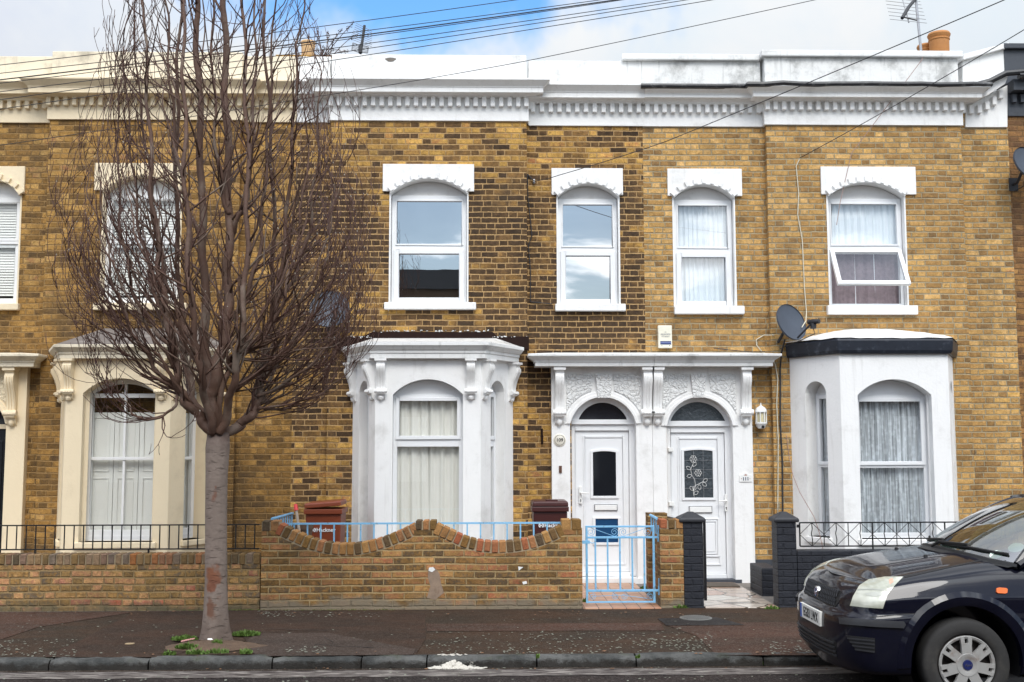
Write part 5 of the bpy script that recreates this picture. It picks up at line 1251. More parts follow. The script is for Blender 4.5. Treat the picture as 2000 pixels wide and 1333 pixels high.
# ------------------------------------------------------------------ bins
def wheelie(xc, yf, w_, h, mat, label, lidtilt, textx, textz, size, open_lid=True):
    t = thing('wheelie_bin', (xc, yf, 0), label, 'bin', 'brown wheelie bins in the front yard'); d_ = .52; tb = .82
    b = B(); b.hull8([(xc - w_ / 2 * tb, yf + .05, .06), (xc + w_ / 2 * tb, yf + .05, .06), (xc + w_ / 2 * .93, yf + .02, h - .09), (xc - w_ / 2 * .93, yf + .02, h - .09), (xc - w_ / 2 * tb, yf + d_ * .85, .06), (xc + w_ / 2 * tb, yf + d_ * .85, .06), (xc + w_ / 2 * .93, yf + d_, h - .09), (xc - w_ / 2 * .93, yf + d_, h - .09)]); b.build('bin_body', mat, t, bevel=.02)
    b = B(); b.box(xc - w_ / 2, xc + w_ / 2, yf - .01, yf + d_ + .02, h - .092, h - .03); b.build('rim', mat, t, bevel=.01)
    b = B(); R = Matrix.Rotation(lidtilt, 4, 'Y'); c = Vector((xc, yf + .25, h - .025))
    P = []
    for z, s in ((.0, 1), (.045, .99), (.06, .93)):
        for sx, sy in ((-1, -1), (1, -1), (1, 1), (-1, 1)): P.append(c + R @ Vector((sx * w_ / 2 * s * .97, sy * (d_ / 2 + .005) * s, z + (.02 if lidtilt else 0))))
    vs = [b.bm.verts.new(p) for p in P]
    for a in (0, 4):
        for k in range(4): b.bm.faces.new((vs[a + k], vs[a + (k + 1) % 4], vs[a + 4 + (k + 1) % 4], vs[a + 4 + k]))
    b.bm.faces.new(vs[8:12]); b.bm.faces.new(vs[0:4][::-1]); ld = b.build('lid', mat, t, bevel=.008)
    b = B(); b.tube([c + R @ Vector((-w_ * .3, d_ / 2 + .03, .03)), c + R @ Vector((w_ * .3, d_ / 2 + .03, .03))], .014, 8); b.box(xc - w_ * .12, xc + w_ * .2, yf + .02, yf + .2, h + .035, h + .05) if not lidtilt else None
    b.build('handle', mat, t)
    for sx in (-1, 1): b = B(); b.lathe([(.0, -.025), (.09, -.025), (.1, 0), (.09, .025), (0, .025)], (xc + sx * w_ * .38, yf + d_ * .9, .10), (1, 0, 0), 18); b.build('wheel', M['black_iron'], t, smooth=True)
    zz = textz; yt = yf + .05 - .03 * (zz - .06) / (h - .15) - .006
    fr = (Vector((0, yt, 0)), Vector((1, 0, 0)), Vector((0, 0, 1)), Vector((0, 1, 0)))
    tb_ = text_mesh('Hackney', size, fr, textx, zz, 0, .002, bold=.0012)
    cx = textx - size * 2.33
    for sg in (-1, 1):
        tb_.tube([(cx + sg * size * .42 * cos(a), yt, zz + size * .40 * sin(a)) for a in [-.9 + 1.8 * i / 8 for i in range(9)]], size * .10, 5); tb_.box(cx + sg * size * .17 - size * .05, cx + sg * size * .17 + size * .05, yt - .002, yt + .002, zz - size * .33, zz + size * .33)
    tb_.box(cx - size * .2, cx + size * .2, yt - .0025, yt + .0025, zz - size * .07, zz + size * .07)
    tb_.build('lettering', M['print_white'], t); done()
yb1 = -.95
wheelie(X(631, 990, yb1), yb1, X(669, 1000, yb1) - X(594, 1000, yb1), Z(631, 990, yb1) + .0, M['brown_bin'], 'rust brown wheelie bin with its lid ajar, left of the white bay', -.075, X(636, 1036, yb1), Z(636, 1036, yb1), .066)
wheelie(X(1075, 985, yb1), yb1, X(1111, 990, yb1) - X(1039, 990, yb1), Z(1075, 985, yb1), M['dark_bin'], 'dark maroon wheelie bin with a shut lid, beside the 109 door', 0, X(1082, 1027, yb1), Z(1082, 1027, yb1), .066)
tl = thing('broom', (at(583, 1040, -1.3).x, -1.3, 0), 'wooden tool handle with a red grip leaning beside the rust brown bin', 'tool')
a, e = at(577, 986, -1.25), at(579, 998, -1.28); f_ = at(590, 1060, -1.5); b = B(); b.tube([f_ + Vector((.05, -.1, -.3)), e], .016, 8); b.build('handle', simple('grey_wooden_handle', (.30, .24, .19), .7, var=.3), tl); b = B(); b.tube([e, a], [.024, .022], 8); b.build('grip', simple('red_plastic_grip', (.62, .03, .03), .4), tl); done()
q = at(590, 1035, -1.25); single('flower_pot', (q.x, -1.25, .0), lambda b: (b.lathe([(.0, .55), (.09, .55), (.115, .80), (.125, .80), (.125, .86), (.105, .86), (.10, .78), (0, .76)], (q.x, -1.2, 0), n=20), b.box(q.x - .2, q.x + .2, -1.35, -1.05, 0, .55)), simple('old_clay_pot', (.11, .065, .04), .85, var=.5, vs=8), 'dark clay plant pot on a block beside the rust brown bin', 'plant pot', smooth=True)

# ------------------------------------------------------------------ things fixed to the fronts
def dish(px, py, Y, r, nrm, label, mat, arm_dir, wall):
    c = at(px, py, Y); n = Vector(nrm).normalized(); t = thing('satellite_dish', c, label, 'satellite dish', 'satellite dishes on the house fronts')
    b = B(); prof = [(r * i / 8, .16 * r * (i / 8) ** 2 - .02) for i in range(9)]; prof = prof + [(r * 1.02, .16 * r - .005), (r * 1.02, .16 * r - .022)] + [(r * i / 8, .16 * r * (i / 8) ** 2 - .034) for i in range(8, -1, -1)]
    b.lathe(prof, c, n, 40); b.build('reflector', mat, t, smooth=True)
    up = Vector((0, 0, 1)); lo = (-up + n * n.dot(up)).normalized()
    rim = c + lo * r * .95 + n * .08; lnb = c + n * r * 1.15 + lo * r * .55 + Vector(arm_dir)
    b = B(); b.tube([rim - n * .03, lnb], .014, 6); b.build('feed_arm', M['black_cap'], t)
    b = B(); k = (c - lnb).normalized(); b.tube([lnb - k * .09, lnb - k * .03, lnb + k * .02, lnb + k * .03, lnb + k * .07], [.028, .034, .034, .028, .034], 10); b.box(lnb.x - .03, lnb.x + .03, lnb.y - .03, lnb.y + .03, lnb.z - .09, lnb.z - .02); b.build('receiver', M['black_cap'], t, smooth=True)
    b = B(); w_ = Vector((c.x + wall[0], wall[1], c.z + wall[2])); b.tube([c - n * .03, w_ + Vector((0, -.12, 0)), w_], .02, 8); b.box(w_.x - .06, w_.x + .06, w_.y - .015, w_.y + .0, w_.z - .09, w_.z + .09); b.build('wall_bracket', M['black_cap'], t)
    b = B(); b.tube([lnb + Vector((0, 0, -.09)), lnb + lo * .1 + Vector((0, .02, -.06)), rim + Vector((0, .0, -.05)), w_ + Vector((0, -.03, -.1))], .006, 5); b.build('lead', M['black_cap'], t, smooth=True); done()
M['dish'] = simple('blue_grey_dish_paint', (.060, .074, .10), .55, var=.35, vs=7, dirt=(.04, .045, .055), dk=.5)
dish(1543, 631, -.30, .245, (.50, -.80, .30), 'grey satellite dish tilted to the right above the black felt bay roof', M['dish'], (.06, 0, .03), (-.08, YR, -.22))
dish(643, 605, -.28, .255, (.22, -.93, .28), 'dark grey satellite dish seen through the tree twigs', M['dish'], (.05, 0, -.02), (-.03, YR, -.15))
dish(2005, 320, -.24, .23, (.35, -.88, .3), 'blue grey satellite dish cut off by the right edge of the photo', M['dish'], (-.02, 0, .0), (-.02, YR, -.2))
def alarm():
    x0, x1 = X(1284, 658, YR), X(1311, 658, YR); z1, z0 = Z(1297, 637, YR), Z(1297, 681, YR); cx = (x0 + x1) / 2
    t = thing('alarm_box', (cx, YR, z0), 'cream burglar alarm box with a navy stripe above the porch', 'alarm box')
    b = B(); b.box(x0, x1, YR - .075, YR, z0, z1); b.build('case', simple('cream_alarm_plastic', (.76, .73, .60), .4, var=.05), t, bevel=.012)
    fr = (Vector((0, YR - .0762, 0)),) + WALLF[1:]; h = z1 - z0
    b = B(); b.rect(x0 + .026, x1 - .016, z0 + h * .15, z0 + h * .30, -.002, .002, fr); b.build('stripe', M['print_navy'], t)
    b = B(); b.rect(x0 + .03, x1 - .02, z0 + h * .225, z0 + h * .245, -.003, .003, fr); b.build('stripe', simple('pale_blue_print', (.25, .3, .5), .5), t)
    g_ = simple('grey_lettering', (.30, .31, .34), .5)
    for s_, q, sz in (('A1', .70, .026), ('ARLSWORTH', .60, .030), ('0171 503 8147', .50, .024)): text_mesh(s_, sz, fr, cx + .004, z0 + h * q, -.001, .0015, sx=.72).build('lettering', g_, t)
    b = B()
    for sx in (.25, .8): b.lathe([(0, 0), (.005, 0), (.005, .004), (0, .004)], (x0 + (x1 - x0) * sx, YR - .0755, z0 + h * .10), (0, -1, 0), 8)
    b.build('screws', M['print_black'], t); done()
alarm()
def plaque109():
    c = at(1093, 860, YS); fr = (Vector((0, YS - .014, 0)),) + WALLF[1:]
    t = thing('house_number', (c.x, YS, c.z), 'round cream house number plate reading 109', 'number plate')
    b = B(); b.lathe([(.0, 0), (.082, 0), (.080, .008), (.072, .014), (0, .014)], (c.x, YS, c.z), (0, -1, 0), 32, sy=1.05); b.build('plate', simple('cream_ceramic', (.74, .70, .60), .3, var=.05), t, smooth=True)
    b = B(); b.tube([(c.x + .064 * cos(a), YS - .0145, c.z + .066 * sin(a)) for a in [2 * pi * i / 32 for i in range(33)]], .0026, 5); b.build('ring', M['print_black'], t)
    text_mesh('109', .062, fr, c.x, c.z, -.002, .002, bold=.001).build('numerals', M['print_black'], t); done()
plaque109()
def plaque111():
    c = at(1456, 934, YS); fr = (Vector((0, YS, 0)),) + WALLF[1:]
    t = thing('house_number', (c.x, YS, c.z), 'white house number plate with an arched top reading 111', 'number plate')
    x0, x1, z0, z1 = c.x - .082, c.x + .082, c.z - .05, c.z + .035
    b = B(); b.prism([(x0, z0), (x1, z0), (x1, z1), (c.x + .04, z1 + .01)] + arc(c.x - .036, c.x + .036, z1 + .012, z1 + .035, 8)[::-1] + [(c.x - .04, z1 + .01), (x0, z1)], -.012, 0, fr); b.build('plate', M['sign_white'], t, bevel=.002)
    f2 = (Vector((0, YS - .0125, 0)),) + WALLF[1:]
    text_mesh('111', .058, f2, c.x, c.z - .012, -.001, .002, bold=.0025).build('numerals', simple('slate_blue_print', (.06, .08, .13), .5), t)
    b = B(); b.prism([(c.x - .022, c.z + .032), (c.x + .022, c.z + .032), (c.x + .004, c.z + .052)], -.001, .001, f2); b.lathe([(0, 0), (.005, 0), (.005, .002)], (c.x - .055, YS - .0125, c.z - .008), (0, -1, 0), 8); b.lathe([(0, 0), (.005, 0), (.005, .002)], (c.x + .055, YS - .0125, c.z - .008), (0, -1, 0), 8); b.build('painted_flower', simple('faded_red_print', (.35, .12, .08), .5), t); done()
plaque111()
q = at(1094.5, 917, YS); single('door_bell', (q.x, YS, q.z), lambda b: (b.box(q.x - .019, q.x + .019, YS - .018, YS, q.z - .045, q.z + .045), b.lathe([(0, 0), (.009, 0), (.008, .006), (0, .006)], (q.x, YS - .018, q.z - .01), (0, -1, 0), 10)), simple('brown_bell_push', (.11, .05, .03), .5), 'small brown door bell below the 109 plate', 'door bell', bevel=.004)
def lantern():
    c = at(1486, 812, YR - .09); z = lambda py: Z(1486, py, YR - .09); y = YR - .10
    t = thing('wall_lantern', (c.x, YR, z(838)), 'white half-round wall lantern on the brickwork right of the porch', 'wall light')
    b = B(); b.lathe([(.0, z(787)), (.008, z(788)), (.009, z(791)), (.016, z(793)), (.05, z(796)), (.072, z(800)), (.078, z(803)), (.078, z(806)), (.068, z(806))], (c.x, y, 0), n=24)
    b.lathe([(.070, z(825)), (.078, z(825)), (.078, z(828)), (.062, z(831)), (.045, z(837)), (.0, z(838))], (c.x, y, 0), n=24)
    for k in range(8): a = 2 * pi * k / 8 + .39; b.box(c.x + .069 * cos(a) - .0055, c.x + .069 * cos(a) + .0055, y + .069 * sin(a) - .0055, y + .069 * sin(a) + .0055, z(826), z(805))
    b.box(c.x - .045, c.x + .045, y + .05, YR, z(834), z(798)); b.build('case', M['sign_white'], t, smooth=True)
    b = B(); b.lathe([(.058, z(825)), (.058, z(806))], (c.x, y, 0), n=24); b.build('diffuser', simple('frosted_cream_glass', (.62, .56, .36), .3), t, smooth=True)
    b = B(); b.lathe([(0, 0), (.02, 0), (.018, .012), (0, .016)], (c.x + .01, y - .055, z(834)), (0, -1, -.3), 14); b.build('sensor', M['print_black'], t, smooth=True); done()
lantern()

# ------------------------------------------------------------------ cables
def cable(label, pts, r, mat, cat='cable', group=None, sag=0, n=24, name='cable'):
    """pts: photo points with the distance plane each hangs in"""
    P = [at(*p) for p in pts]; out = []
    for a, e in zip(P, P[1:]):
        for k in range(n): f = k / n; q = a.lerp(e, f); q.z -= sag * 4 * f * (1 - f); out.append(q)
    out.append(P[-1]); o = out[0].copy(); OFF[0] = o; b = B(); b.tube(out, r, 5); ob = b.build(name, mat, smooth='all'); tag(ob, label, cat, group); done(); return ob
CB = M['black_cap']; grp = 'overhead telephone wires'
Yc1 = -3.2
for (pl_, pr, r, lab) in (((-60, 134), (1120, -16), .0042, 'uppermost thin wire crossing the blue sky patch'), ((-60, 150), (1260, -12), .0042, 'second wire from the top, just above the thick bundle'),
        ((-60, 163), (1230, -4), .0068, 'thick bundled cable, the heaviest line in the sky'), ((-60, 170), (1230, -2), .0042, 'thin wire lying against the underside of the thick bundle'), ((-60, 187), (1400, -14), .0042, 'wire next below the thick bundle'),
        ((-60, 203), (1430, -14), .0042, 'second wire below the thick bundle'), ((-60, 222), (1500, -18), .0042, 'lowest of the close parallel wires, grazing the white parapet')):
    cable(lab, [(*pl_, Yc1), (*pr, Yc1)], r, CB, group=grp, sag=.03)
cable('wire crossing down over the white cornice to the tree top', [(-40, 290, -2.6), (600, 192, -2.6), (1025, 120, -2.6), (1700, -24, -2.6)], .0042, CB, group=grp, sag=.01)
cable('drop wire reaching the insulator beside the narrow upper window', [(1044, 354, YR - .04), (1090, 343, -.4), (1300, 277, -2.0), (2060, -42, -5.5)], .005, CB, sag=.01)
cable('drop wire running down to the brickwork left of the open window', [(1562, 309, YP - .03), (2090, 4, -4.0)], .005, CB, sag=.03)
M['cable_white'] = simple('off_white_cable', (.62, .58, .46), .5); M['cable_rust'] = simple('reddish_thin_wire', (.34, .22, .19), .6)
cable('thin pinkish wire slanting down from the chimney over the right window', [(1806, 104, .1), (1800, 118, -.12), (1716, 230, -.10), (1663, 300, -.05), (1640, 400, -.05), (1634, 440, -.05)], .0045, M['cable_rust'])
cable('black cable down the joint between the two white-windowed fronts', [(1044, 356, YR - .03), (1030, 340, YR - .02), (1031, 385, YR - .015), (1039, 460, YR - .02), (1032, 480, YR - .015), (1036, 530, YR - .015), (1036, 590, YR - .015), (1078, 594, YR - .015)], .0065, CB)
cable('long straight dark cable hanging from the left dish to the yard', [(643, 640, YR - .05), (641, 690, YR - .02), (641, 992, YR - .02)], .011, simple('dark_brown_cable', (.03, .015, .01), .5))
cable('off-white cable dropping from the wire fixing to the right dish', [(1562, 310, YP - .02), (1555, 325, YP - .02), (1560, 380, YP - .02), (1558, 420, YP - .02), (1567, 470, YP - .02), (1571, 560, YP - .02), (1575, 610, YP - .02), (1574, 627, -.2), (1566, 640, -.3)], .007, M['cable_white'], n=6)
cable('off-white cable looping over the porch end and down the brickwork', [(1512, 655, YP - .02), (1492, 655, YR - .02), (1477, 664, YR - .02), (1478, 675, YR - .02), (1488, 687, YR - .02), (1505, 697, YP - .03), (1514, 712, YP - .02), (1519, 740, YP - .02), (1517, 790, YP - .02), (1520, 860, YP - .02), (1519, 1010, YP - .02)], .0075, M['cable_white'], n=6)
cable('black cable hanging from the right dish beside the plain white bay', [(1533, 664, -.15), (1526, 690, YP - .03), (1524, 720, YP - .02), (1524, 830, YP - .02), (1528, 900, YP - .02), (1529, 1015, YP - .02)], .011, CB, n=6)
cable('thin wire trailing from the brickwork across the foot of the plain white bay', [(1536, 850, YP - .015), (1541, 890, YP - .015), (1549, 930, -.10), (1562, 962, -.25), (1590, 1010, -.42), (1600, 1040, -.46), (1608, 1075, -.48)], .0045, M['cable_rust'], n=6)
cable('black wire lying over the end of the porch cornice', [(1394, 680, YR - .03), (1425, 684, YR - .10), (1470, 688, YR - .3), (1494, 687, YR - .05)], .006, CB, n=6)
q = at(1043, 355, YR - .03); single('insulator', (q.x, YR, q.z), lambda b: (b.lathe([(0, -.03), (.014, -.03), (.02, -.01), (.014, 0), (.02, .012), (.012, .03), (0, .03)], (q.x, YR - .035, q.z), (0, 0, 1), 12), b.tube([(q.x, YR, q.z), (q.x, YR - .035, q.z)], .006, 6)), M['metal'], 'small grey wire insulator fixed beside the narrow upper window', 'insulator', smooth=True)

# ------------------------------------------------------------------ aerials
def aerial_right():
    Y = 3.6; base = at(1802, 112, Y); top = at(1785, -40, Y); t = thing('tv_aerial', base, 'tall leaning television aerial with crossed rods beside the chimney pots', 'aerial')
    b = B(); b.tube([base + Vector((0, 0, -.3)), top], .024, 8); b.build('mast', M['metal'], t)
    def boom(p, q, n, ln_, d):
        a, e = at(*p), at(*q); b = B(); b.tube([a, e], .012, 6)
        for k in range(n): c = a.lerp(e, (k + .3) / n); b.tube([c - d * ln_, c + d * ln_], .0045, 4)
        return b
    ax = Vector((1, .35, .05)).normalized()
    boom((1775, 44, 3.1), (1760, -12, 4.2), 8, .38, ax).build('yagi_array', M['metal'], t)
    boom((1790, 40, 3.5), (1765, 34, 3.0), 1, .1, ax).build('bracket', M['black_cap'], t)
    a = at(1785, 2, 3.5); b = B(); b.tube([at(1762, 36, 3.2), at(1775, 14, 3.4), at(1790, -4, 3.6)], .03, 6); b.build('junction_box', M['black_cap'], t)
    done()
aerial_right()
def aerial_mid():
    Y = 3.0; t = thing('tv_aerial', at(705, 104, Y), 'small dark television aerial with a mesh reflector above the white parapet', 'aerial')
    a, e = at(703, 130, Y), at(712, 50, Y); b = B(); b.tube([a, at(705, 86, Y)], .018, 6); b.tube([at(705, 100, Y), e], .022, 6); b.build('boom', M['black_cap'], t)
    b = B()
    for k in range(9): c = at(705, 84, Y).lerp(at(711.5, 54, Y), k / 8); w_ = .17 - .006 * k; b.tube([c + Vector((-w_, -.08, .04)), c, c + Vector((w_, .08, -.035))], .0042, 4)
    b.build('directors', M['metal'], t)
    b = B()
    for s, pts in ((0, ((689, 84), (703, 89), (702, 103), (687, 98))), (1, ((707, 89), (720, 92), (718, 104), (706, 102)))):
        q = [at(*p, Y) for p in pts]
        for i in range(4): b.tube([q[i], q[(i + 1) % 4]], .008, 4)
        for k in (1, 2, 3, 4): f = k / 5; b.tube([q[0].lerp(q[3], f), q[1].lerp(q[2], f)], .005, 4)
    b.build('reflector', M['metal'], t); b = B(); q = at(704, 97, Y); b.box(q.x - .03, q.x + .03, q.y - .04, q.y + .02, q.z - .06, q.z + .05); b.build('junction_box', M['black_cap'], t); done()
aerial_mid()
# ------------------------------------------------------------------ street tree
def bark():
    m, t = newmat('smooth_grey_bark'); x, y, z = t.xyz(t.pos)
    col = t.mix(t.noise(t.pos, 5, 5), (.225, .175, .145, 1), (.135, .102, .083, 1))
    sv = t.comb(t.m('MULTIPLY', x, 9.0), t.m('MULTIPLY', y, 9.0), t.m('MULTIPLY', z, 38.0))
    len_ = t.sm(t.noise(sv, 1.0, 4, .65), .56, .70)
    sc = t.sm(t.noise(t.pos, 3.4, 4, .6), .50, .62)
    col = t.mix(t.m('MULTIPLY', len_, t.m('ADD', .25, t.m('MULTIPLY', sc, .7))), col, (.050, .030, .022, 1))
    c0 = G(412, 1255); w1 = t.n('ShaderNodeVectorMath', operation='DISTANCE')
    for (px, py, r, cc) in ((413, 1128, .10, (.17, .062, .028)), (420, 965, .05, (.15, .07, .045)), (414, 1140, .07, (.15, .055, .028)), (408, 1190, .07, (.13, .06, .035)), (432, 1165, .05, (.14, .06, .035))):
        q = at(px, py, c0.y - .11); v = t.n('ShaderNodeVectorMath', operation='DISTANCE'); t.ln(t.comb(x, t.m('MULTIPLY', y, 1.0), t.m('MULTIPLY', z, .62)), v.inputs[0]); v.inputs[1].default_value = (q.x, q.y, q.z * .62)
        f = t.sm(t.m('ADD', v.outputs['Value'], t.m('MULTIPLY', t.m('SUBTRACT', t.noise(t.pos, 14, 4), .5), .12)), r, r * .6)
        col = t.mix(f, col, c4(cc))
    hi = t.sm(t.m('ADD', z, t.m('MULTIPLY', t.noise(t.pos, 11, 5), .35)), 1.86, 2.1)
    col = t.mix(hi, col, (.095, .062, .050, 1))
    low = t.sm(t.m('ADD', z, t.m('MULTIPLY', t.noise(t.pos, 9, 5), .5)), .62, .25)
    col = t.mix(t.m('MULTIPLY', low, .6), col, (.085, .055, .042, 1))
    t.ln(col, t.p.inputs['Base Color']); t.p.inputs['Roughness'].default_value = .75
    bump(t, t.m('ADD', t.m('MULTIPLY', len_, -.8), t.noise(t.pos, 26, 5, .65)), .7, .014); return m
def limb_bark():
    m, t = newmat('brown_branch_bark')
    col = t.mix(t.noise(t.pos, 6, 5), (.135, .068, .042, 1), (.060, .033, .023, 1)); col = t.mix(t.sm(t.noise(t.pos, 2.6, 4), .5, .68), col, (.175, .130, .098, 1))
    t.ln(col, t.p.inputs['Base Color']); t.p.inputs['Roughness'].default_value = .7; bump(t, t.noise(t.pos, 40, 4), .5, .008); return m
M['bark'] = bark(); M['limb'] = limb_bark(); M['twig'] = simple('red_brown_twig', (.072, .030, .020), .6, var=.6, vs=8)
M['bud'] = simple('pale_bud', (.50, .46, .38), .7, var=.3)
TB = G(420, 1254); TY = TB.y
tree = thing('tree', TB, 'bare leafless street tree with pale grey trunk standing in the pavement', 'tree')
rt = random.Random(42)
tr_, li_, tw_, bu_ = B(), B(), B(), B()
def tp(px, py, dy=0): return at(px, py, TY + dy)
# trunk with a flared, slightly lumpy foot
TP = [(419, 1262), (419, 1250), (420, 1225), (421, 1190), (422, 1140), (422, 1080), (422, 1010), (423, 930), (425, 875), (427, 845)]
TR = [.165, .146, .123, .110, .103, .100, .098, .098, .108, .101]
def trunk():
    n = 28; rings = []
    for i, (p, r) in enumerate(zip(TP, TR)):
        c = tp(*p); ring = []
        for k in range(n):
            a = 2 * pi * k / n; f = max(0, 1 - i / 3.2); rr = r * (1 + f * .16 * sin(3 * a + .6) + f * .10 * sin(5 * a + 2) + .02 * sin(2 * a + i))
            ring.append(tr_.bm.verts.new((c.x + rr * cos(a), c.y + rr * sin(a), c.z)))
        rings.append(ring)
    for A, C in zip(rings, rings[1:]):
        for k in range(n): tr_.bm.faces.new((A[k], A[(k + 1) % n], C[(k + 1) % n], C[k]))
    tr_.bm.faces.new(rings[-1])
trunk()
UP = Vector((0, 0, 1))
def sides(r): return 9 if r > .03 else 6 if r > .012 else 4 if r > .0055 else 3
def target(r): return li_ if r > .0085 else tw_
def put_bud(p, d):
    s = rt.uniform(.005, .009); L = s * 2.4; a = d.orthogonal().normalized(); c = d.cross(a)
    vs = [bu_.bm.verts.new(q) for q in (p, p + d * L * .5 + a * s * .6, p + d * L * .5 - a * s * .35 + c * s * .5, p + d * L * .5 - a * s * .35 - c * s * .5, p + d * L)]
    for f in ((0, 2, 1), (0, 3, 2), (0, 1, 3), (4, 1, 2), (4, 2, 3), (4, 3, 1)): bu_.bm.faces.new([vs[i] for i in f])
AX = tp(425, 600)
def env(z):
    """half width of the crown at a height"""
    pts = ((1.7, .5), (2.2, 1.0), (2.7, 1.35), (3.2, 1.36), (4.0, 1.16), (5.0, .98), (6.0, .86), (7.4, .7), (9.0, .25))
    for (a, b_), (c, d) in zip(pts, pts[1:]):
        if z < c: return b_ + (d - b_) * max(0, (z - a) / (c - a))
    return .2
def grow(p, d, L, r, level, up=.09, wig=.10, sp=None):
    n = max(4, int(L / (.13 if r > .012 else .095))); st = L / n; pts = [p.copy()]; rs = [r]; d = d.normalized(); kids = []
    for i in range(n):
        f = (i + 1) / n
        kk = 1.9 if rt.random() < .3 else .7
        d = (d + UP * up + Vector((rt.gauss(0, wig), rt.gauss(0, wig), rt.gauss(0, wig * .6))) * kk).normalized()
        c = Vector((AX.x, TY)) ; hx = p.x - c.x; hy = p.y - c.y; h = sqrt(hx * hx + hy * hy)
        if h > env(p.z) * .86 and h > 1e-4: d = (d - Vector((hx / h, hy / h, 0)) * .10 + UP * .17).normalized()
        p = p + d * st; pts.append(p.copy()); rr = max(.0027, r * (1 - .80 * f ** 1.1)); rs.append(rr)
        if p.z > 9.2: break
        kids.append((p.copy(), d.copy(), rr, f))
    b = target(r)
    b.tube(pts, rs, sides(r), cap=True)
    if level >= 3 or L < .12:
        if rt.random() < .75: put_bud(pts[-1], d)
        return
    for (q, dd, rr, f) in kids:
        if f < .10: continue
        pr = (.46, .24, .08)[level] if sp is None else sp
        k = 1 if rt.random() < pr else 0
        for _ in range(k):
            a = rt.uniform(0, 2 * pi); s = dd.orthogonal().normalized(); s2 = dd.cross(s); side = s * cos(a) + s2 * sin(a); side.z = side.z * .5 + .12; side.normalize()
            ang = rt.uniform(.42, 1.0); nd = dd * cos(ang) + side * sin(ang)
            nl = L * (1 - f * .65) * rt.uniform(.20, .42) if level < 2 else rt.uniform(.07, .26)
            nr = max(.0036, min(rr * rt.uniform(.45, .66), .020))
            grow(q, nd, max(.1, nl), nr, level + 1, up=.15, wig=.16 if level else .13)
def limb(wp, r0, r1, L2=0, sp=.70, n=9):
    r0 *= .95; r1 *= .95
    """a main limb through photo points (x, y, offset towards or away from the street)"""
    P = [tp(*q) for q in wp]; out = []; ph = rt.uniform(0, 6)
    for i in range(len(P) - 1):
        p0, p1, p2, p3 = P[max(i - 1, 0)], P[i], P[i + 1], P[min(i + 2, len(P) - 1)]
        for k in range(n):
            t = k / n; q = .5 * (2 * p1 + (p2 - p0) * t + (2 * p0 - 5 * p1 + 4 * p2 - p3) * t * t + (3 * p1 - p0 - 3 * p2 + p3) * t ** 3)
            out.append(q + Vector((rt.gauss(0, .003) + .016 * sin((i * n + k) * .55 + ph), rt.gauss(0, .003) + .016 * sin((i * n + k) * .43 + 2 * ph), 0)))
    out.append(P[-1]); N = len(out); rs = [r0 + (r1 - r0) * (i / (N - 1)) ** .85 for i in range(N)]
    li_.tube(out, rs, 11)
    for i in range(int(N * .16), N - 1):
        if rt.random() < sp:
            d = (out[i + 1] - out[i]).normalized(); a = rt.uniform(0, 2 * pi); s = d.orthogonal().normalized(); s2 = d.cross(s); side = s * cos(a) + s2 * sin(a)
            o = Vector((out[i].x - AX.x, out[i].y - TY, 0)); side = (side + o.normalized() * .75 - UP * .15 if o.length > .05 else side).normalized(); ang = rt.uniform(.5, 1.05)
            z = out[i].z; L = rt.uniform(.4, 1.15) * (1.15 if z < 3.6 else .95)
            grow(out[i], d * cos(ang) + side * sin(ang), L, min(rs[i] * .5, rt.uniform(.006, .014)), 1, up=.11, wig=.12)
    grow(out[-1], out[-1] - out[-2], 1.1, r1, 1, up=.05, wig=.06)
limb([(424, 850, 0), (412, 800, -.05), (418, 750, -.08), (432, 690, -.06), (440, 640, -.02), (445, 560, 0), (447, 450, .0), (444, 300, 0), (440, 150, .02), (438, 0, .02), (436, -150, 0), (434, -330, 0)], .074, .022)
limb([(420, 850, .06), (410, 760, .14), (402, 660, .18), (398, 520, .17), (394, 380, .14), (390, 220, .12), (384, 50, .1), (381, -120, .08), (380, -280, .08)], .060, .020)
limb([(415, 845, -.02), (388, 812, -.06), (362, 783, -.10), (349, 757, -.12), (345, 715, -.14), (336, 670, -.18), (322, 600, -.2), (312, 520, -.2), (300, 400, -.18), (292, 260, -.15), (286, 120, -.12), (280, -20, -.1)], .055, .012)
limb([(438, 848, .02), (470, 828, .06), (494, 808, .09), (506, 776, .12), (510, 730, .16), (522, 670, .22), (540, 590, .24), (555, 480, .22), (566, 350, .2), (575, 220, .16), (580, 80, .12)], .050, .011)
limb([(436, 850, .10), (462, 838, .2), (486, 812, .32), (500, 770, .42), (515, 700, .5), (530, 600, .5), (535, 450, .42), (530, 300, .36), (520, 120, .3), (515, -60, .25)], .045, .012)
limb([(418, 850, .08), (396, 815, .2), (376, 770, .34), (362, 690, .46), (352, 580, .5), (345, 430, .45), (345, 260, .4), (350, 90, .3), (355, -80, .25)], .045, .012)
limb([(430, 846, -.06), (448, 790, -.2), (460, 720, -.36), (472, 640, -.48), (480, 520, -.5), (484, 380, -.45), (482, 230, -.4), (476, 60, -.32), (470, -120, -.25)], .045, .012)
limb([(418, 846, -.08), (404, 790, -.22), (390, 720, -.38), (376, 620, -.5), (368, 490, -.5), (362, 350, -.46), (360, 200, -.4), (358, 50, -.3), (360, -120, -.25)], .043, .012)
limb([(432, 846, .0), (446, 780, .05), (474, 748, .0), (505, 728, -.05), (540, 700, -.1), (585, 650, -.14), (618, 580, -.16), (640, 480, -.15), (652, 360, -.12)], .032, .007)
limb([(425, 842, 0), (440, 740, -.08), (452, 700, -.1), (480, 690, -.14), (510, 668, -.18), (548, 600, -.2), (570, 520, -.2), (590, 410, -.18), (602, 280, -.15)], .032, .008)
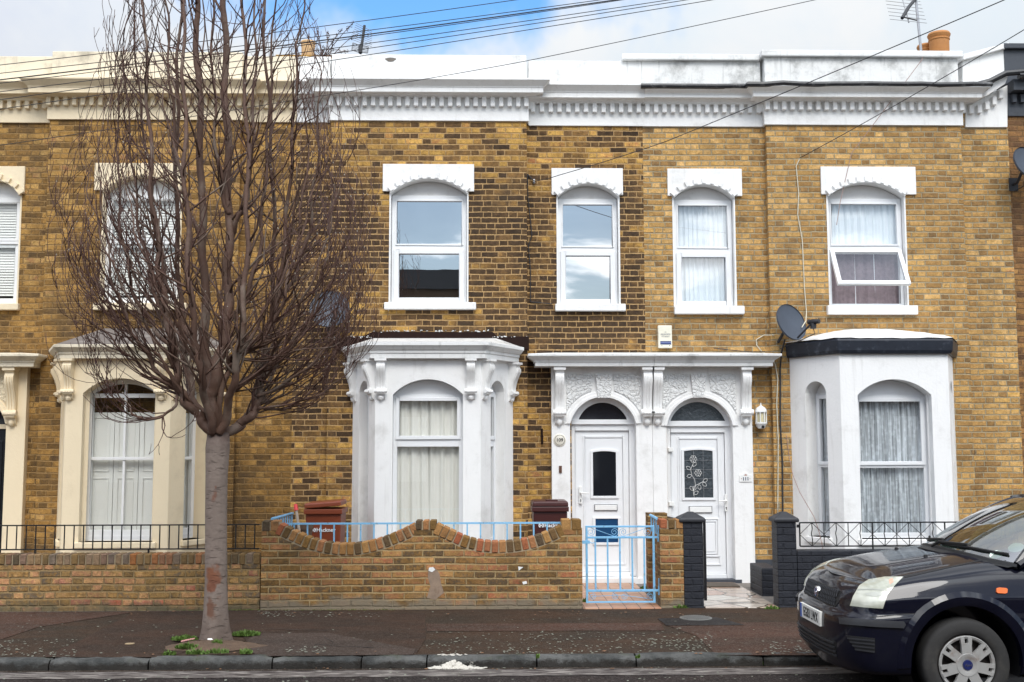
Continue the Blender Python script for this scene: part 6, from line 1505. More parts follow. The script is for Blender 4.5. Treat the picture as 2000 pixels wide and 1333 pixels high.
limb([(349, 757, -.12), (320, 740, -.16), (290, 700, -.22), (255, 640, -.28), (225, 560, -.3), (205, 450, -.3), (195, 330, -.25)], .026, .006)
limb([(338, 680, -.18), (300, 640, -.12), (262, 570, -.05), (240, 470, 0), (232, 350, .02), (230, 220, .03), (228, 110, .03)], .024, .006)
limb([(352, 770, -.12), (335, 800, -.15), (312, 815, -.18), (285, 821, -.2), (262, 808, -.2), (240, 780, -.2), (222, 752, -.2), (196, 738, -.2), (168, 727, -.2)], .016, .003, sp=.5)
limb([(500, 795, .1), (530, 800, .12), (570, 795, .13), (600, 770, .14), (632, 735, .14), (660, 680, .13), (680, 610, .12)], .016, .004, sp=.6)
limb([(505, 770, .12), (545, 760, .14), (585, 740, .18), (630, 690, .2), (668, 610, .2), (690, 520, .2), (705, 430, .18)], .018, .004, sp=.6)
limb([(404, 700, .15), (372, 660, .2), (345, 600, .26), (318, 520, .3), (300, 420, .3), (288, 300, .28), (270, 170, .24), (262, 40, .2)], .028, .008)
limb([(440, 640, 0), (470, 600, .04), (498, 530, .1), (512, 430, .14), (520, 310, .14), (528, 180, .12), (534, 40, .1)], .030, .009)
limb([(446, 470, 0), (470, 420, -.06), (486, 350, -.1), (494, 240, -.1), (498, 120, -.08), (500, -20, -.05)], .026, .009)
limb([(398, 480, .17), (372, 420, .1), (352, 340, .06), (338, 230, .04), (330, 110, .02), (322, -20, 0)], .026, .009)
limb([(447, 420, 0), (430, 350, -.1), (420, 250, -.16), (416, 120, -.16), (414, -20, -.12)], .024, .009)
limb([(330, 640, -.2), (300, 560, -.1), (275, 460, .0), (262, 350, .05), (250, 220, .05), (240, 90, .04)], .022, .006)
limb([(540, 590, .24), (575, 540, .26), (600, 460, .25), (615, 360, .22), (622, 250, .18), (624, 130, .14)], .022, .006)
for wp, r0 in (([(352, 765, -.1), (300, 735, -.2), (245, 690, -.28), (200, 645, -.3), (165, 608, -.3), (140, 570, -.3)], .017), ([(345, 745, -.1), (290, 690, .02), (230, 620, .1), (180, 540, .14), (142, 470, .14), (126, 420, .14)], .018),
        ([(340, 720, -.12), (290, 640, -.3), (240, 560, -.4), (200, 470, -.42), (175, 380, -.4), (166, 310, -.36)], .018), ([(362, 690, .3), (300, 600, .4), (250, 500, .42), (215, 400, .4), (200, 300, .36)], .017), ([(372, 790, -.1), (310, 700, -.34), (250, 650, -.5), (190, 585, -.55), (150, 520, -.5)], .015),
        ([(500, 800, .1), (560, 790, .05), (620, 772, -.02), (668, 738, -.05), (704, 696, -.06)], .014), ([(505, 775, .1), (570, 740, 0), (630, 690, -.1), (680, 620, -.14), (712, 560, -.14)], .017), ([(508, 745, .12), (560, 690, .3), (610, 620, .4), (650, 540, .42), (680, 450, .4), (690, 380, .36)], .018),
        ([(512, 720, .14), (560, 650, -.1), (600, 570, -.24), (635, 480, -.3), (655, 390, -.3), (668, 320, -.28)], .018), ([(472, 690, -.4), (520, 600, -.5), (570, 500, -.5), (606, 400, -.45), (628, 300, -.4)], .018), ([(380, 700, -.38), (330, 610, -.55), (285, 510, -.58), (252, 400, -.5), (238, 300, -.45)], .018), ([(486, 810, .3), (550, 775, .44), (610, 740, .5), (660, 690, .5)], .013)):
    limb(wp, r0, .0032, sp=.36, n=11)
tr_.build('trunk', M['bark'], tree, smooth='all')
cr_ = li_.build('limbs', M['limb'], tree, smooth='all', recalc=False)
tw_.build('twigs', M['twig'], cr_, smooth='all', recalc=False)
tag(bu_.build('buds', M['bud'], cr_, recalc=False), kind='stuff')
done()
# soil of the tree pit, weeds, fallen petals
def soil():
    b = B(); c = G(412, 1266); n = 46; rows = []; r = random.Random(4)
    for j in range(9):
        f = j / 8; row = []
        for i in range(n):
            a = 2 * pi * i / n; rx = (.46 + .05 * sin(3 * a + 1)) * f; ry = (.235 + .02 * sin(4 * a)) * f
            x, y = c.x + rx * cos(a), min(c.y + .06 + ry * sin(a) * 1.1, YKB + .45) ; y = max(y, YKB + .01)
            row.append(b.bm.verts.new((x, y, .006 + .05 * (1 - f * f) + r.uniform(-.006, .006) * (f < .95))))
        rows.append(row)
    for A, C in zip(rows, rows[1:]):
        for i in range(n): b.bm.faces.new((A[i], A[(i + 1) % n], C[(i + 1) % n], C[i]))
    return tag(b.build('tree_pit', M['earth'], smooth='all'), kind='structure')
soil()
M['grass'] = simple('bright_green_weed', (.085, .15, .022), .7, var=.8, vs=12); M['moss'] = simple('dull_moss', (.10, .115, .025), .9, var=.5, vs=12)
def tufts(name, spots, mat, h, seed):
    b = B(); r = random.Random(seed)
    for (px, py, wx, wy, n, zz) in spots:
        c = G(px, py, zz)
        for _ in range(n):
            a = r.uniform(0, 2 * pi); q = sqrt(r.random()); x, y = c.x + wx * q * cos(a), c.y + wy * q * sin(a); hh = h * r.uniform(.3, 1) * (1.15 - q * .6); s = r.uniform(.008, .02); t = r.uniform(0, 6.3); le = Vector((r.uniform(-.7, .7), r.uniform(-.7, .7), 1)) * hh
            p = Vector((x, y, zz + .0)); w_ = Vector((cos(t), sin(t), 0)) * s * .5
            b.face([p - w_, p + w_, p + le * .6 + w_ * 1.2, p + le, p + le * .6 - w_ * 1.2])
    return tag(b.build(name, mat, recalc=False), kind='stuff')
tufts('weeds', [(480, 1241, .13, .06, 620, .01), (360, 1250, .12, .05, 380, .02), (365, 1266, .10, .04, 260, .02), (385, 1278, .10, .02, 110, .02), (425, 1276, .09, .02, 120, .02), (480, 1277, .06, .02, 90, .01), (425, 1258, .05, .02, 60, .04), (330, 1280, .06, .01, 60, .006)], M['grass'], .055, 1)
tufts('weeds', [(1486, 1299, .07, .02, 180, ZR), (1415, 1300, .04, .01, 40, ZR), (88, 1306, .04, .015, 80, ZR), (62, 1306, .05, .015, 60, ZR), (878, 1303, .03, .01, 20, ZR), (1050, 1286, .012, .01, 22, .0), (1246, 1286, .015, .01, 40, .0), (510, 1188, .04, .02, 40, 0), (540, 1188, .05, .02, 40, 0), (1330, 1188, .08, .02, 60, .0), (1508, 1190, .09, .02, 70, .0), (1143, 1176, .03, .02, 60, .012), (1260, 1150, .06, .06, 90, .012), (1512, 1160, .04, .06, 50, .012)], M['grass'], .05, 2)
tufts('moss', [(x, 1191 + (x % 3), .20, .035, 90, .0) for x in range(10, 520, 45)] + [(x, 1192, .2, .03, 40, .0) for x in range(560, 760, 60)], M['moss'], .014, 3)
def petals():
    b = B(); r = random.Random(8)
    def scat(px0, px1, py0, py1, n, z, bias=1):
        for _ in range(n):
            p = G(r.uniform(px0, px1), py0 + (py1 - py0) * r.random() ** bias, z)
            if r.random() < .35 * (1 + sin(p.x * 3.1) * sin(p.y * 7)): continue
            a = r.uniform(0, 6.3); s = r.uniform(.008, .019); e = Vector((cos(a), sin(a), r.uniform(-.1, .1))) * s; f = Vector((-sin(a), cos(a), r.uniform(-.1, .1))) * s * .6; c = Vector((p.x, p.y, z + .006))
            b.face([c - e, c - f, c + e, c + f])
    scat(830, 1390, 1236, 1278, 420, .0035); scat(1250, 1390, 1248, 1278, 160, .004); scat(1490, 1700, 1252, 1279, 260, .008); scat(0, 150, 1250, 1284, 150, .004); scat(0, 1500, 1196, 1280, 170, .006); scat(500, 760, 1194, 1206, 160, .006); scat(0, 2000, 1304, 1333, 260, ZR); scat(560, 640, 1262, 1276, 60, .01)
    return tag(b.build('fallen_petals', simple('pale_fallen_petals', (.24, .25, .20), .8, var=.5, vs=30), recalc=False), kind='stuff')
petals()
def litter(name, px, py, z, pts, mat, label, h=.02):
    c = G(px, py, z); r = random.Random(px)
    def f(b):
        n = 9; top = [(c.x + pts * cos(2 * pi * k / n) * r.uniform(.6, 1), c.y + pts * .8 * sin(2 * pi * k / n) * r.uniform(.6, 1), z + h * r.uniform(.5, 1)) for k in range(n)]
        bot = [(x * 1.0, y, z) for x, y, _ in top]
        T = [b.bm.verts.new(q) for q in top]; U = [b.bm.verts.new(q) for q in bot]; b.bm.faces.new(T); b.bm.faces.new(U[::-1])
        for k in range(n): b.bm.faces.new((U[k], U[(k + 1) % n], T[(k + 1) % n], T[k]))
    return single(name, c, f, mat, label, 'litter')
M['paper'] = simple('crumpled_paper', (.72, .71, .68), .8, var=.2)
litter('stone', 411, 1255, .035, .032, M['paper'], 'small white stone lying at the foot of the tree trunk', .035)
litter('leaf', 253, 1258, .006, .055, simple('dry_tan_leaf', (.36, .27, .16), .8), 'dry tan leaf lying flat on the dark pavement patch', .008)
q = G(367, 1254, .03); single('wrapper', q, lambda b: b.hull8([q + Vector(p) for p in ((-.06, -.01, 0), (.05, .02, .02), (.055, .03, .022), (-.055, .01, .004), (-.06, -.01, .008), (.05, .02, .028), (.055, .03, .03), (-.055, .01, .012))]), simple('pink_wrapper', (.62, .30, .28), .6), 'pink scrap of wrapper on the soil by the tree', 'litter')
def spill():
    m, t = newmat('dried_white_paint'); t.p.inputs['Base Color'].default_value = (.52, .49, .43, 1); t.p.inputs['Roughness'].default_value = .7; bump(t, t.noise(t.pos, 60, 4), .6, .01)
    b = B(); r = random.Random(12)
    for _ in range(170):
        px = r.gauss(895, 26); py = r.choice((r.uniform(1300, 1308), r.uniform(1302, 1307)))
        if not 835 < px < 955: continue
        c = G(px, py, ZR + .008); s = r.uniform(.008, .03); n = 6
        b.lathe([(s * r.uniform(.8, 1.1), 0), (s * .8, s * .3), (0, s * .4)], c, (0, 0, 1), n, sy=.6)
    for _ in range(120):
        px = r.gauss(886, 15); k_ = r.random(); py = 1306 - k_ * 15 * max(.15, 1 - abs(px - 886) / 30); q = at(px, py, YKF - .022 - .03 * (1 - k_)); s = r.uniform(.008, .022); b.lathe([(s, -s * .4), (s * .9, s * .3), (0, s * .6)], q, (r.uniform(-.3, .3), -.6, .7), 6)
    for _ in range(26):
        px = r.uniform(850, 912); c = G(px, 1279 + r.uniform(-1, 2), .009); s = r.uniform(.006, .018); b.lathe([(s, 0), (s * .8, .004), (0, .005)], c, (0, 0, 1), 6, sy=.6)
    return tag(b.build('paint_spill', m, recalc=False), kind='structure')
spill()
# dried weed stems growing behind the parapet
def buddleia():
    Y = 2.2; c = at(640, 116, Y); t = thing('roof_weed', c, 'dried brown weed stems growing on the roof above the white parapet', 'weed'); r = random.Random(3); b, s = B(), B()
    ends = [(692, 43, 8), (668, 57, 5), (640, 62, 5), (618, 56, 4), (616, 84, 4), (635, 92, 6), (650, 76, 5), (680, 102, 4), (663, 98, 3), (700, 66, 4), (625, 108, 4), (606, 98, 3)]
    for (px, py, k) in ends:
        e = at(px, py, Y + r.uniform(-.15, .15)); m_ = c.lerp(e, .55) + Vector((r.uniform(-.08, .08), 0, .10)); a0 = at(r.uniform(612, 645), 122, Y)
        pts = [(1 - q) ** 2 * a0 + 2 * q * (1 - q) * m_ + q * q * e for q in [i / 7 for i in range(8)]]; b.tube(pts, [.008 * (1 - .6 * i / 7) for i in range(8)], 4)
        d = (pts[-1] - pts[-3]).normalized()
        for i in range(k * 7):
            q = e - d * r.uniform(0, .18) + Vector((r.gauss(0, .014), r.gauss(0, .014), r.gauss(0, .014))); w_ = r.uniform(.008, .02); v1 = Vector((r.uniform(-1, 1), r.uniform(-1, 1), r.uniform(-1, 1))).normalized(); v2 = v1.orthogonal().normalized(); s.face([q - v1 * w_, q - v2 * w_ * .5, q + v1 * w_, q + v2 * w_ * .5])
    b.build('stems', M['twig'], t); s.build('seed_heads', simple('dry_seed_heads', (.075, .04, .028), .9, var=.5, vs=20), t, recalc=False); done()
buddleia()

def crack(pix):
    b = B(); n = len(pix); up_ = [G(px, py, .0125) for px, py in pix]; dn = [q + Vector((0, -random.uniform(.008, .02), 0)) for q in up_]
    b.face([*up_, *dn[::-1]]); o = b.build('pavement_crack', M['black_crack'], recalc=False); o.data.flip_normals() if o.data.polygons[0].normal.z < 0 else None; return tag(o, kind='structure')
M['black_crack'] = simple('dirt_filled_crack', (.009, .007, .007), .95)
for pix in ([(518, 1229), (545, 1228), (570, 1230), (600, 1231), (640, 1231)], [(632, 1243), (640, 1248), (648, 1252), (652, 1258)], [(615, 1258), (645, 1260), (670, 1263), (700, 1263), (730, 1265)], [(330, 1243), (360, 1244), (395, 1243)]): crack(pix)

def gutter_debris():
    b = B(); r = random.Random(21)
    for _ in range(150):
        px = r.uniform(0, 1660); q = G(px, r.choice((r.gauss(1306.5, 1.2), r.uniform(1196, 1204), r.gauss(1279, 2))), 0); zz = ZR + .008 if q.y < YKF + .02 else .012
        q = G(px, 1306.5 + r.gauss(0, 1.2), zz) if zz < 0 else q
        a = r.uniform(0, 6.3); s = r.uniform(.010, .028); e = Vector((cos(a), sin(a), 0)) * s; f = Vector((-sin(a), cos(a), .3)) * s * .45; c = Vector((q.x, q.y, zz + .004))
        b.face([c - e, c - f * .9, c + f * .3 + e * .6, c + e, c + f])
    return tag(b.build('leaf_litter', simple('dead_leaf_scraps', (.16, .085, .045), .9, var=.8, vs=9), recalc=False), kind='stuff')
gutter_debris()
# ------------------------------------------------------------------ parked car
def carpaint():
    m, t = newmat('navy_black_car_paint'); d = t.sm(t.noise(t.pos, 7, 6, .65), .45, .8)
    t.ln(t.mix(t.m('MULTIPLY', d, .15), (.003, .0036, .0105, 1), (.028, .026, .024, 1)), t.p.inputs['Base Color'])
    t.p.inputs['Roughness'].default_value = .3; t.p.inputs['Specular IOR Level'].default_value = .08; t.p.inputs['Coat Weight'].default_value = .75; t.p.inputs['Coat Roughness'].default_value = .035; t.p.inputs['Metallic'].default_value = .0
    return m
M['paint'] = carpaint(); M['plastic'] = simple('dark_bumper_plastic', (.022, .023, .027), .5, var=.2, bs=.2, bsc=200); M['black'] = simple('deep_black_plastic', (.006, .006, .007), .6)  # near-black plastic for grille openings, shut lines, liners, wipers and dashboard
def lens():
    m, t = newmat('hazed_headlamp_lens'); x, y, z = t.xyz(t.pos)
    f = t.m('ADD', t.m('MULTIPLY', t.sm(t.noise(t.comb(t.m('MULTIPLY', x, 4.0), y, t.m('MULTIPLY', z, 16.0)), 1.0, 3), .38, .62), .6), t.m('MULTIPLY', t.m('SINE', t.m('MULTIPLY', x, 170.0)), .06))
    t.ln(t.mix(f, (.36, .37, .30, 1), (.70, .71, .62, 1)), t.p.inputs['Base Color']); t.p.inputs['Roughness'].default_value = .22; t.p.inputs['Coat Weight'].default_value = .8; return m
M['lens'] = lens(); M['amber'] = simple('amber_lens', (.75, .14, .01), .2, var=.1, coat=.5); M['tyre'] = simple('tyre_rubber', (.022, .021, .02), .82, var=.3, vs=14, bs=.3, bsc=60, dirt=(.075, .068, .058), dk=.55, dsc=5)
M['trim'] = simple('silver_wheel_trim', (.36, .355, .34), .34, .15, var=.12, vs=15, dirt=(.16, .08, .04), dk=.7, dsc=9); M['steel_dark'] = simple('rusty_steel_wheel', (.035, .028, .025), .7, var=.4); M['badge_blue'] = simple('blue_badge', (.012, .02, .10), .25, coat=.6)
M['car_glass'] = glass('car_window', .20, (.34, .42, .38)); M['tan'] = simple('grey_seat_cloth', (.06, .06, .058), .9)
M['plate'] = simple('reflective_plate', (.70, .70, .66), .35, var=.03); M['eu_blue'] = simple('blue_plate_band', (.03, .10, .40), .4)
YN = -6.50; HW = .80; YC = YN + HW; XT = X(1562, 1168, YC) + .085
CAR = thing('parked_car', (XT + 2, YC, ZR), 'dark navy compact car with a hazed pale headlight, parked at the kerb', 'car')
LEN = 4.05; WS = X(1883, 1298, YN + .06) - XT; WR = .325; WZ = .315
def cp(s, t, z): return Vector((XT + s, YC + t, ZR + z))
ZFR = [.20, .27, .40, .57, .638, .652, .742, .757, .83, .872]
ZSD = [.19, .25, .42, .58, .655, .675, .775, .792, .905, .995]
INS = [.06, .015, .0, .0, .003, .010, .002, .014, .052, .11]
SET = [.09, .03, .0, .0, .008, .052, .073, .080, .125, .20]
def sst(x): x = max(0, min(1, x)); return x * x * (3 - 2 * x)
def ztop(s): return .872 + (1.005 - .872) * sst((s - .12) / 1.15) ** .8 if s > .12 else .872
def body_mesh():
    plan = []
    for i in range(15):                                      # front corner from the middle to the flank
        a = i / 14; tt = 1 - (1 - a) ** 1.7; plan.append((.36 * (1 - (1 - tt ** 3.0) ** (1 / 3.0)), HW * tt, 1))
    for s in (.48, .6, .72, .84, .96, 1.08, 1.2, 1.35, 1.5, 1.8, 2.1, 2.5, 2.9, 3.3, 3.6): plan.append((s, HW, 1))
    for i in range(11):
        a = i / 10; tt = 1 - a ** 1.7; plan.append((LEN - .28 * (1 - (1 - tt ** 3.0) ** (1 / 3.0)), HW * tt, -1))
    b = B(); rows = []; J = len(INS); K = 10
    for (s, t, sg) in plan:
        f = sst(s / .75); rear = sst((LEN - s) / .5)
        front = 1 - sst(s / .42); row = []
        for j in range(J):
            k = max(0, min(1, t / HW)); z = ZFR[j] + (ZSD[j] - ZFR[j]) * f
            if j == J - 1: z = ztop(s)
            if j == J - 2: z = (ZFR[j] + (ZSD[j] - ZFR[j]) * f)
            ins = INS[j] + (.018 * (1 - sst((s - .35) / .45)) if j >= 5 and sg > 0 else 0); setb = SET[j] * (front if sg > 0 else 0) - (SET[j] * .6 * (1 - rear) if sg < 0 else 0)
            row.append((s + setb, max(0, t - ins * sst(t / (HW * .8))), z))
        L = [cp(a, -c, e) for a, c, e in row]; R = [cp(a, c, e) for a, c, e in row]
        a, c, e = row[-1]; cross = []
        for q in range(1, K):
            w_ = -1 + 2 * q / K; cr = .062 * sst((s + .01) / .5) * (1 - abs(w_) ** 2.4)
            bulge = .010 * sst((s - .05) / .5) * sst(1 - abs(abs(w_) - .52) / .3) * (1 if s < 1.2 else 0)
            cross.append(cp(a - .03 * (1 - w_ * w_) * (front), c * w_, e + cr + bulge))
        rows.append([b.bm.verts.new(p) for p in L + cross + R[::-1]])
    n = len(rows[0])
    for A, C in zip(rows, rows[1:]):
        for k in range(n - 1):
            try: b.bm.faces.new((A[k], A[k + 1], C[k + 1], C[k]))
            except ValueError: pass
        b.bm.faces.new((A[n - 1], A[0], C[0], C[n - 1]))
    bmesh.ops.remove_doubles(b.bm, verts=b.bm.verts, dist=1e-4)
    bmesh.ops.dissolve_degenerate(b.bm, edges=b.bm.edges, dist=1e-5)
    bmesh.ops.holes_fill(b.bm, edges=b.bm.edges, sides=0)
    bmesh.ops.recalc_face_normals(b.bm, faces=b.bm.faces)
    return b.bm
bm0 = body_mesh()
def to_obj(bm, name):
    me = bpy.data.meshes.new(name); bm.to_mesh(me); o = bpy.data.objects.new(name, me); COL.objects.link(o); return o
def evaluated(o):
    dg = bpy.context.evaluated_depsgraph_get(); return bpy.data.meshes.new_from_object(o.evaluated_get(dg))
o1 = to_obj(bm0, 'x'); md = o1.modifiers.new('s', 'SUBSURF'); md.levels = 2; md.render_levels = 2
me1 = evaluated(o1); bpy.data.objects.remove(o1)
full = bmesh.new(); full.from_mesh(me1); BV = BVHTree.FromBMesh(full)
cut = B()
for s in (WS, WS + 2.52):
    for sg in (-1, 1): cut.lathe([(0, 0), (.402, 0), (.402, .42), (0, .42)], cp(s, sg * .5, WZ + .01), (0, sg, 0), 36)
bmesh.ops.recalc_face_normals(cut.bm, faces=cut.bm.faces)
o1 = to_obj(full, 'x'); o2 = to_obj(cut.bm, 'y'); md = o1.modifiers.new('b', 'BOOLEAN'); md.operation = 'DIFFERENCE'; md.object = o2; md.solver = 'EXACT'
me2 = evaluated(o1); bpy.data.objects.remove(o1); bpy.data.objects.remove(o2)
b = B(); b.bm.from_mesh(me2); body = b.build('body', M['paint'], CAR, smooth=True)
from mathutils.geometry import delaunay_2d_cdt
def patch(name, poly, mat, parent=None, rayfn=None, step=4.0, lift=.004, mirror=True, skirt=.012, smooth=True):
    """a fitted panel: an outline laid on the real body surface, given thickness; mirrored to the other side"""
    pts = [Vector(p) for p in poly]; x0, x1 = min(p.x for p in pts), max(p.x for p in pts); y0, y1 = min(p.y for p in pts), max(p.y for p in pts)
    V = []; n = len(pts)
    for i in range(n):
        a, e = pts[i], pts[(i + 1) % n]; k = max(1, int((e - a).length / step))
        V += [a.lerp(e, q / k) for q in range(k)]
    nb = len(V); E = [(i, (i + 1) % nb) for i in range(nb)]
    def inside(p):
        c = False
        for i in range(n):
            a, e = pts[i], pts[(i + 1) % n]
            if (a.y > p.y) != (e.y > p.y) and p.x < (e.x - a.x) * (p.y - a.y) / (e.y - a.y) + a.x: c = not c
        return c
    y = y0 + step / 2
    while y < y1:
        x = x0 + step / 2
        while x < x1:
            p = Vector((x, y))
            if inside(p) and min((p - q).length for q in V[:nb]) > step * .5: V.append(p)
            x += step
        y += step
    vs, es, fs, *_ = delaunay_2d_cdt(V, E, [list(range(nb))], 1, 1e-6)
    P = []
    for p in vs:
        o, d = rayfn(p.x, p.y); h = BV.ray_cast(o, d)
        if h[0] is None:
            h2 = BV.find_nearest(o + d * 8.3); P.append((h2[0], h2[1]))
        else: P.append((h[0], h[1]))
    out = []
    for sg in ((1, -1) if mirror else (1,)):
        b = B(); mir = lambda q: Vector((q.x, YC + sg * (q.y - YC), q.z)); nm_ = lambda q: Vector((q.x, sg * q.y, q.z))
        T = [b.bm.verts.new(mir(p) + nm_(nn) * lift) for p, nn in P]; U = [b.bm.verts.new(mir(p) - nm_(nn) * skirt) for p, nn in P]
        cnt = {}
        for f in fs:
            try: b.bm.faces.new([T[i] for i in f])
            except ValueError: continue
            for i in range(len(f)): e = (f[i], f[(i + 1) % len(f)]); cnt[tuple(sorted(e))] = cnt.get(tuple(sorted(e)), 0) + 1
        for (i, j), c in cnt.items():
            if c == 1: b.bm.faces.new((T[i], T[j], U[j], U[i]))
        out.append(b.build(name, mat, parent or CAR, smooth=smooth))
    return out
def camray(px, py): return CAMP, ray(px, py).normalized()
def sideray(s, z): return cp(s, -3, z), Vector((0, 1, 0))
def frontray(t, z): return cp(-3, t, z), Vector((1, 0, 0))
HL = [(1661, 1184), (1667, 1166), (1679, 1145), (1697, 1133), (1728, 1128), (1764, 1128), (1748, 1144), (1733, 1163), (1724, 1189), (1690, 1187)]
hs = patch('headlight', HL, M['lens'], None, camray, 4, .006)
for nm_h, pl_h, mt_h in (('indicator_bulb', [(1736, 1134), (1744, 1131), (1745, 1138), (1738, 1143)], simple('faded_pink_bulb', (.62, .34, .24), .3)), ('lamp_divider', [(1676, 1152), (1705, 1151), (1736, 1153), (1736, 1155), (1705, 1153.2), (1675, 1154.5)], simple('grey_lamp_rib', (.34, .35, .31), .4)), ('lamp_bowl', [(1690, 1160), (1712, 1157), (1728, 1160), (1722, 1164), (1708, 1166), (1694, 1164)], simple('shaded_lamp_bowl', (.44, .45, .40), .3))):
    for o_, h_ in zip(patch(nm_h, pl_h, mt_h, None, camray, 3, .0075), hs): o_.parent = h_
patch('bumper_strip', [(1641, 1207), (1700, 1211), (1764, 1214), (1768, 1220), (1764, 1227), (1700, 1224), (1643, 1219)], M['plastic'], None, camray, 4, .016)
for fg in patch('fog_grille', [(1652, 1241), (1709, 1247), (1709, 1275), (1672, 1270)], M['black'], None, camray, 4, .002): pass
for k in range(4):
    y = 1246 + 7.2 * k; patch('grille_slat', [(1655 + 5 * k, y), (1708, y + 5), (1708, y + 7.5), (1657 + 5 * k, y + 2.5)], M['plastic'], None, camray, 3, .008)
patch('indicator', [(1945, 1150), (1950, 1148.5), (1964, 1149.5), (1967, 1152), (1966, 1159), (1962, 1160.5), (1948, 1159.5), (1945, 1157)], M['amber'], None, camray, 3, .012)
patch('shut_line', [(1765, 1126.5), (1850, 1108), (1930, 1091), (1930, 1093), (1850, 1110.4), (1766, 1129.4)], M['black'], None, camray, 3, .002, skirt=.004)
patch('shut_line', [(1.395, .26), (1.395, .985), (1.401, .985), (1.401, .26)], M['black'], None, sideray, .03, .0015, skirt=.004)
patch('shut_line', [(.20, .640), (.30, .652), (.42, .665), (.55, .672), (.55, .677), (.42, .671), (.30, .658), (.20, .646)], M['black'], None, sideray, .02, .002, skirt=.004)
patch('grille', [(-.40, .665), (.40, .665), (.43, .70), (.42, .775), (.30, .787), (0, .79), (-.30, .787), (-.42, .775), (-.43, .70)], M['black'], None, frontray, .04, .004, mirror=False)
gr = [o for o in CAR.children if o.name.startswith('grille') and 'slat' not in o.name][0]
b = B()
def onfront(t, z, l): h = BV.ray_cast(*frontray(t, z)); return h[0] + h[1] * l
for k in range(-22, 23):
    for sl in (-1, 1):
        P = []
        for q in range(6):
            z = .672 + .108 * q / 5; t = k * .036 + sl * (z - .725) * .55
            if abs(t) < .40: P.append(onfront(t, z, .010))
        if len(P) > 1: b.tube(P, .0038, 4)
b.build('grille_mesh', M['plastic'], gr, smooth=True)
patch('lower_intake', [(-.46, .30), (.46, .30), (.50, .43), (-.50, .43)], M['black'], None, frontray, .05, .003, mirror=False)
for z in (.325, .355, .385, .415): patch('intake_slat', [(-.47, z - .006), (.47, z - .006), (.47, z + .006), (-.47, z + .006)], M['plastic'], None, frontray, .05, .014, mirror=False)
# badge and plate
bc = onfront(0, .725, .0); b = B(); b.lathe([(0, .0), (.045, .0), (.045, .022), (.036, .027), (0, .027)], bc, (-1, 0, 0), 28, sx=.82 if False else 1.0); o = b.build('badge', M['chrome'], CAR, smooth=True)
b = B(); b.lathe([(0, .0272), (.034, .0272), (.033, .030), (0, .031)], bc, (-1, 0, 0), 28); b.build('badge_centre', M['badge_blue'], o, smooth=True)
ff = (bc + Vector((-.0315, 0, 0)), Vector((0, -1, 0)), Vector((0, 0, 1)), Vector((1, 0, 0))); text_mesh('Ford', .030, ff, 0, 0, 0, .0006, shear=.35).build('lettering', M['chrome'], o)
pc = onfront(0, .555, .0); pc.x = min(onfront(q, .555, 0).x for q in (-.2, 0, .2)) - .012
pf = (pc, Vector((0, -1, 0)), Vector((0, 0, 1)), Vector((1, 0, 0)))
b = B(); b.rect(-.26, .26, -.0555, .0555, .0, .03, pf); npl = b.build('number_plate', M['plate'], CAR, bevel=.002)
b = B(); b.rect(-.258, -.215, -.053, .053, -.0015, .001, pf); b.build('blue_band', M['eu_blue'], npl)
text_mesh('EG03 LWX', .102, pf, .022, -.002, -.002, .001, sx=.78, bold=.0008).build('lettering', M['print_black'], npl)
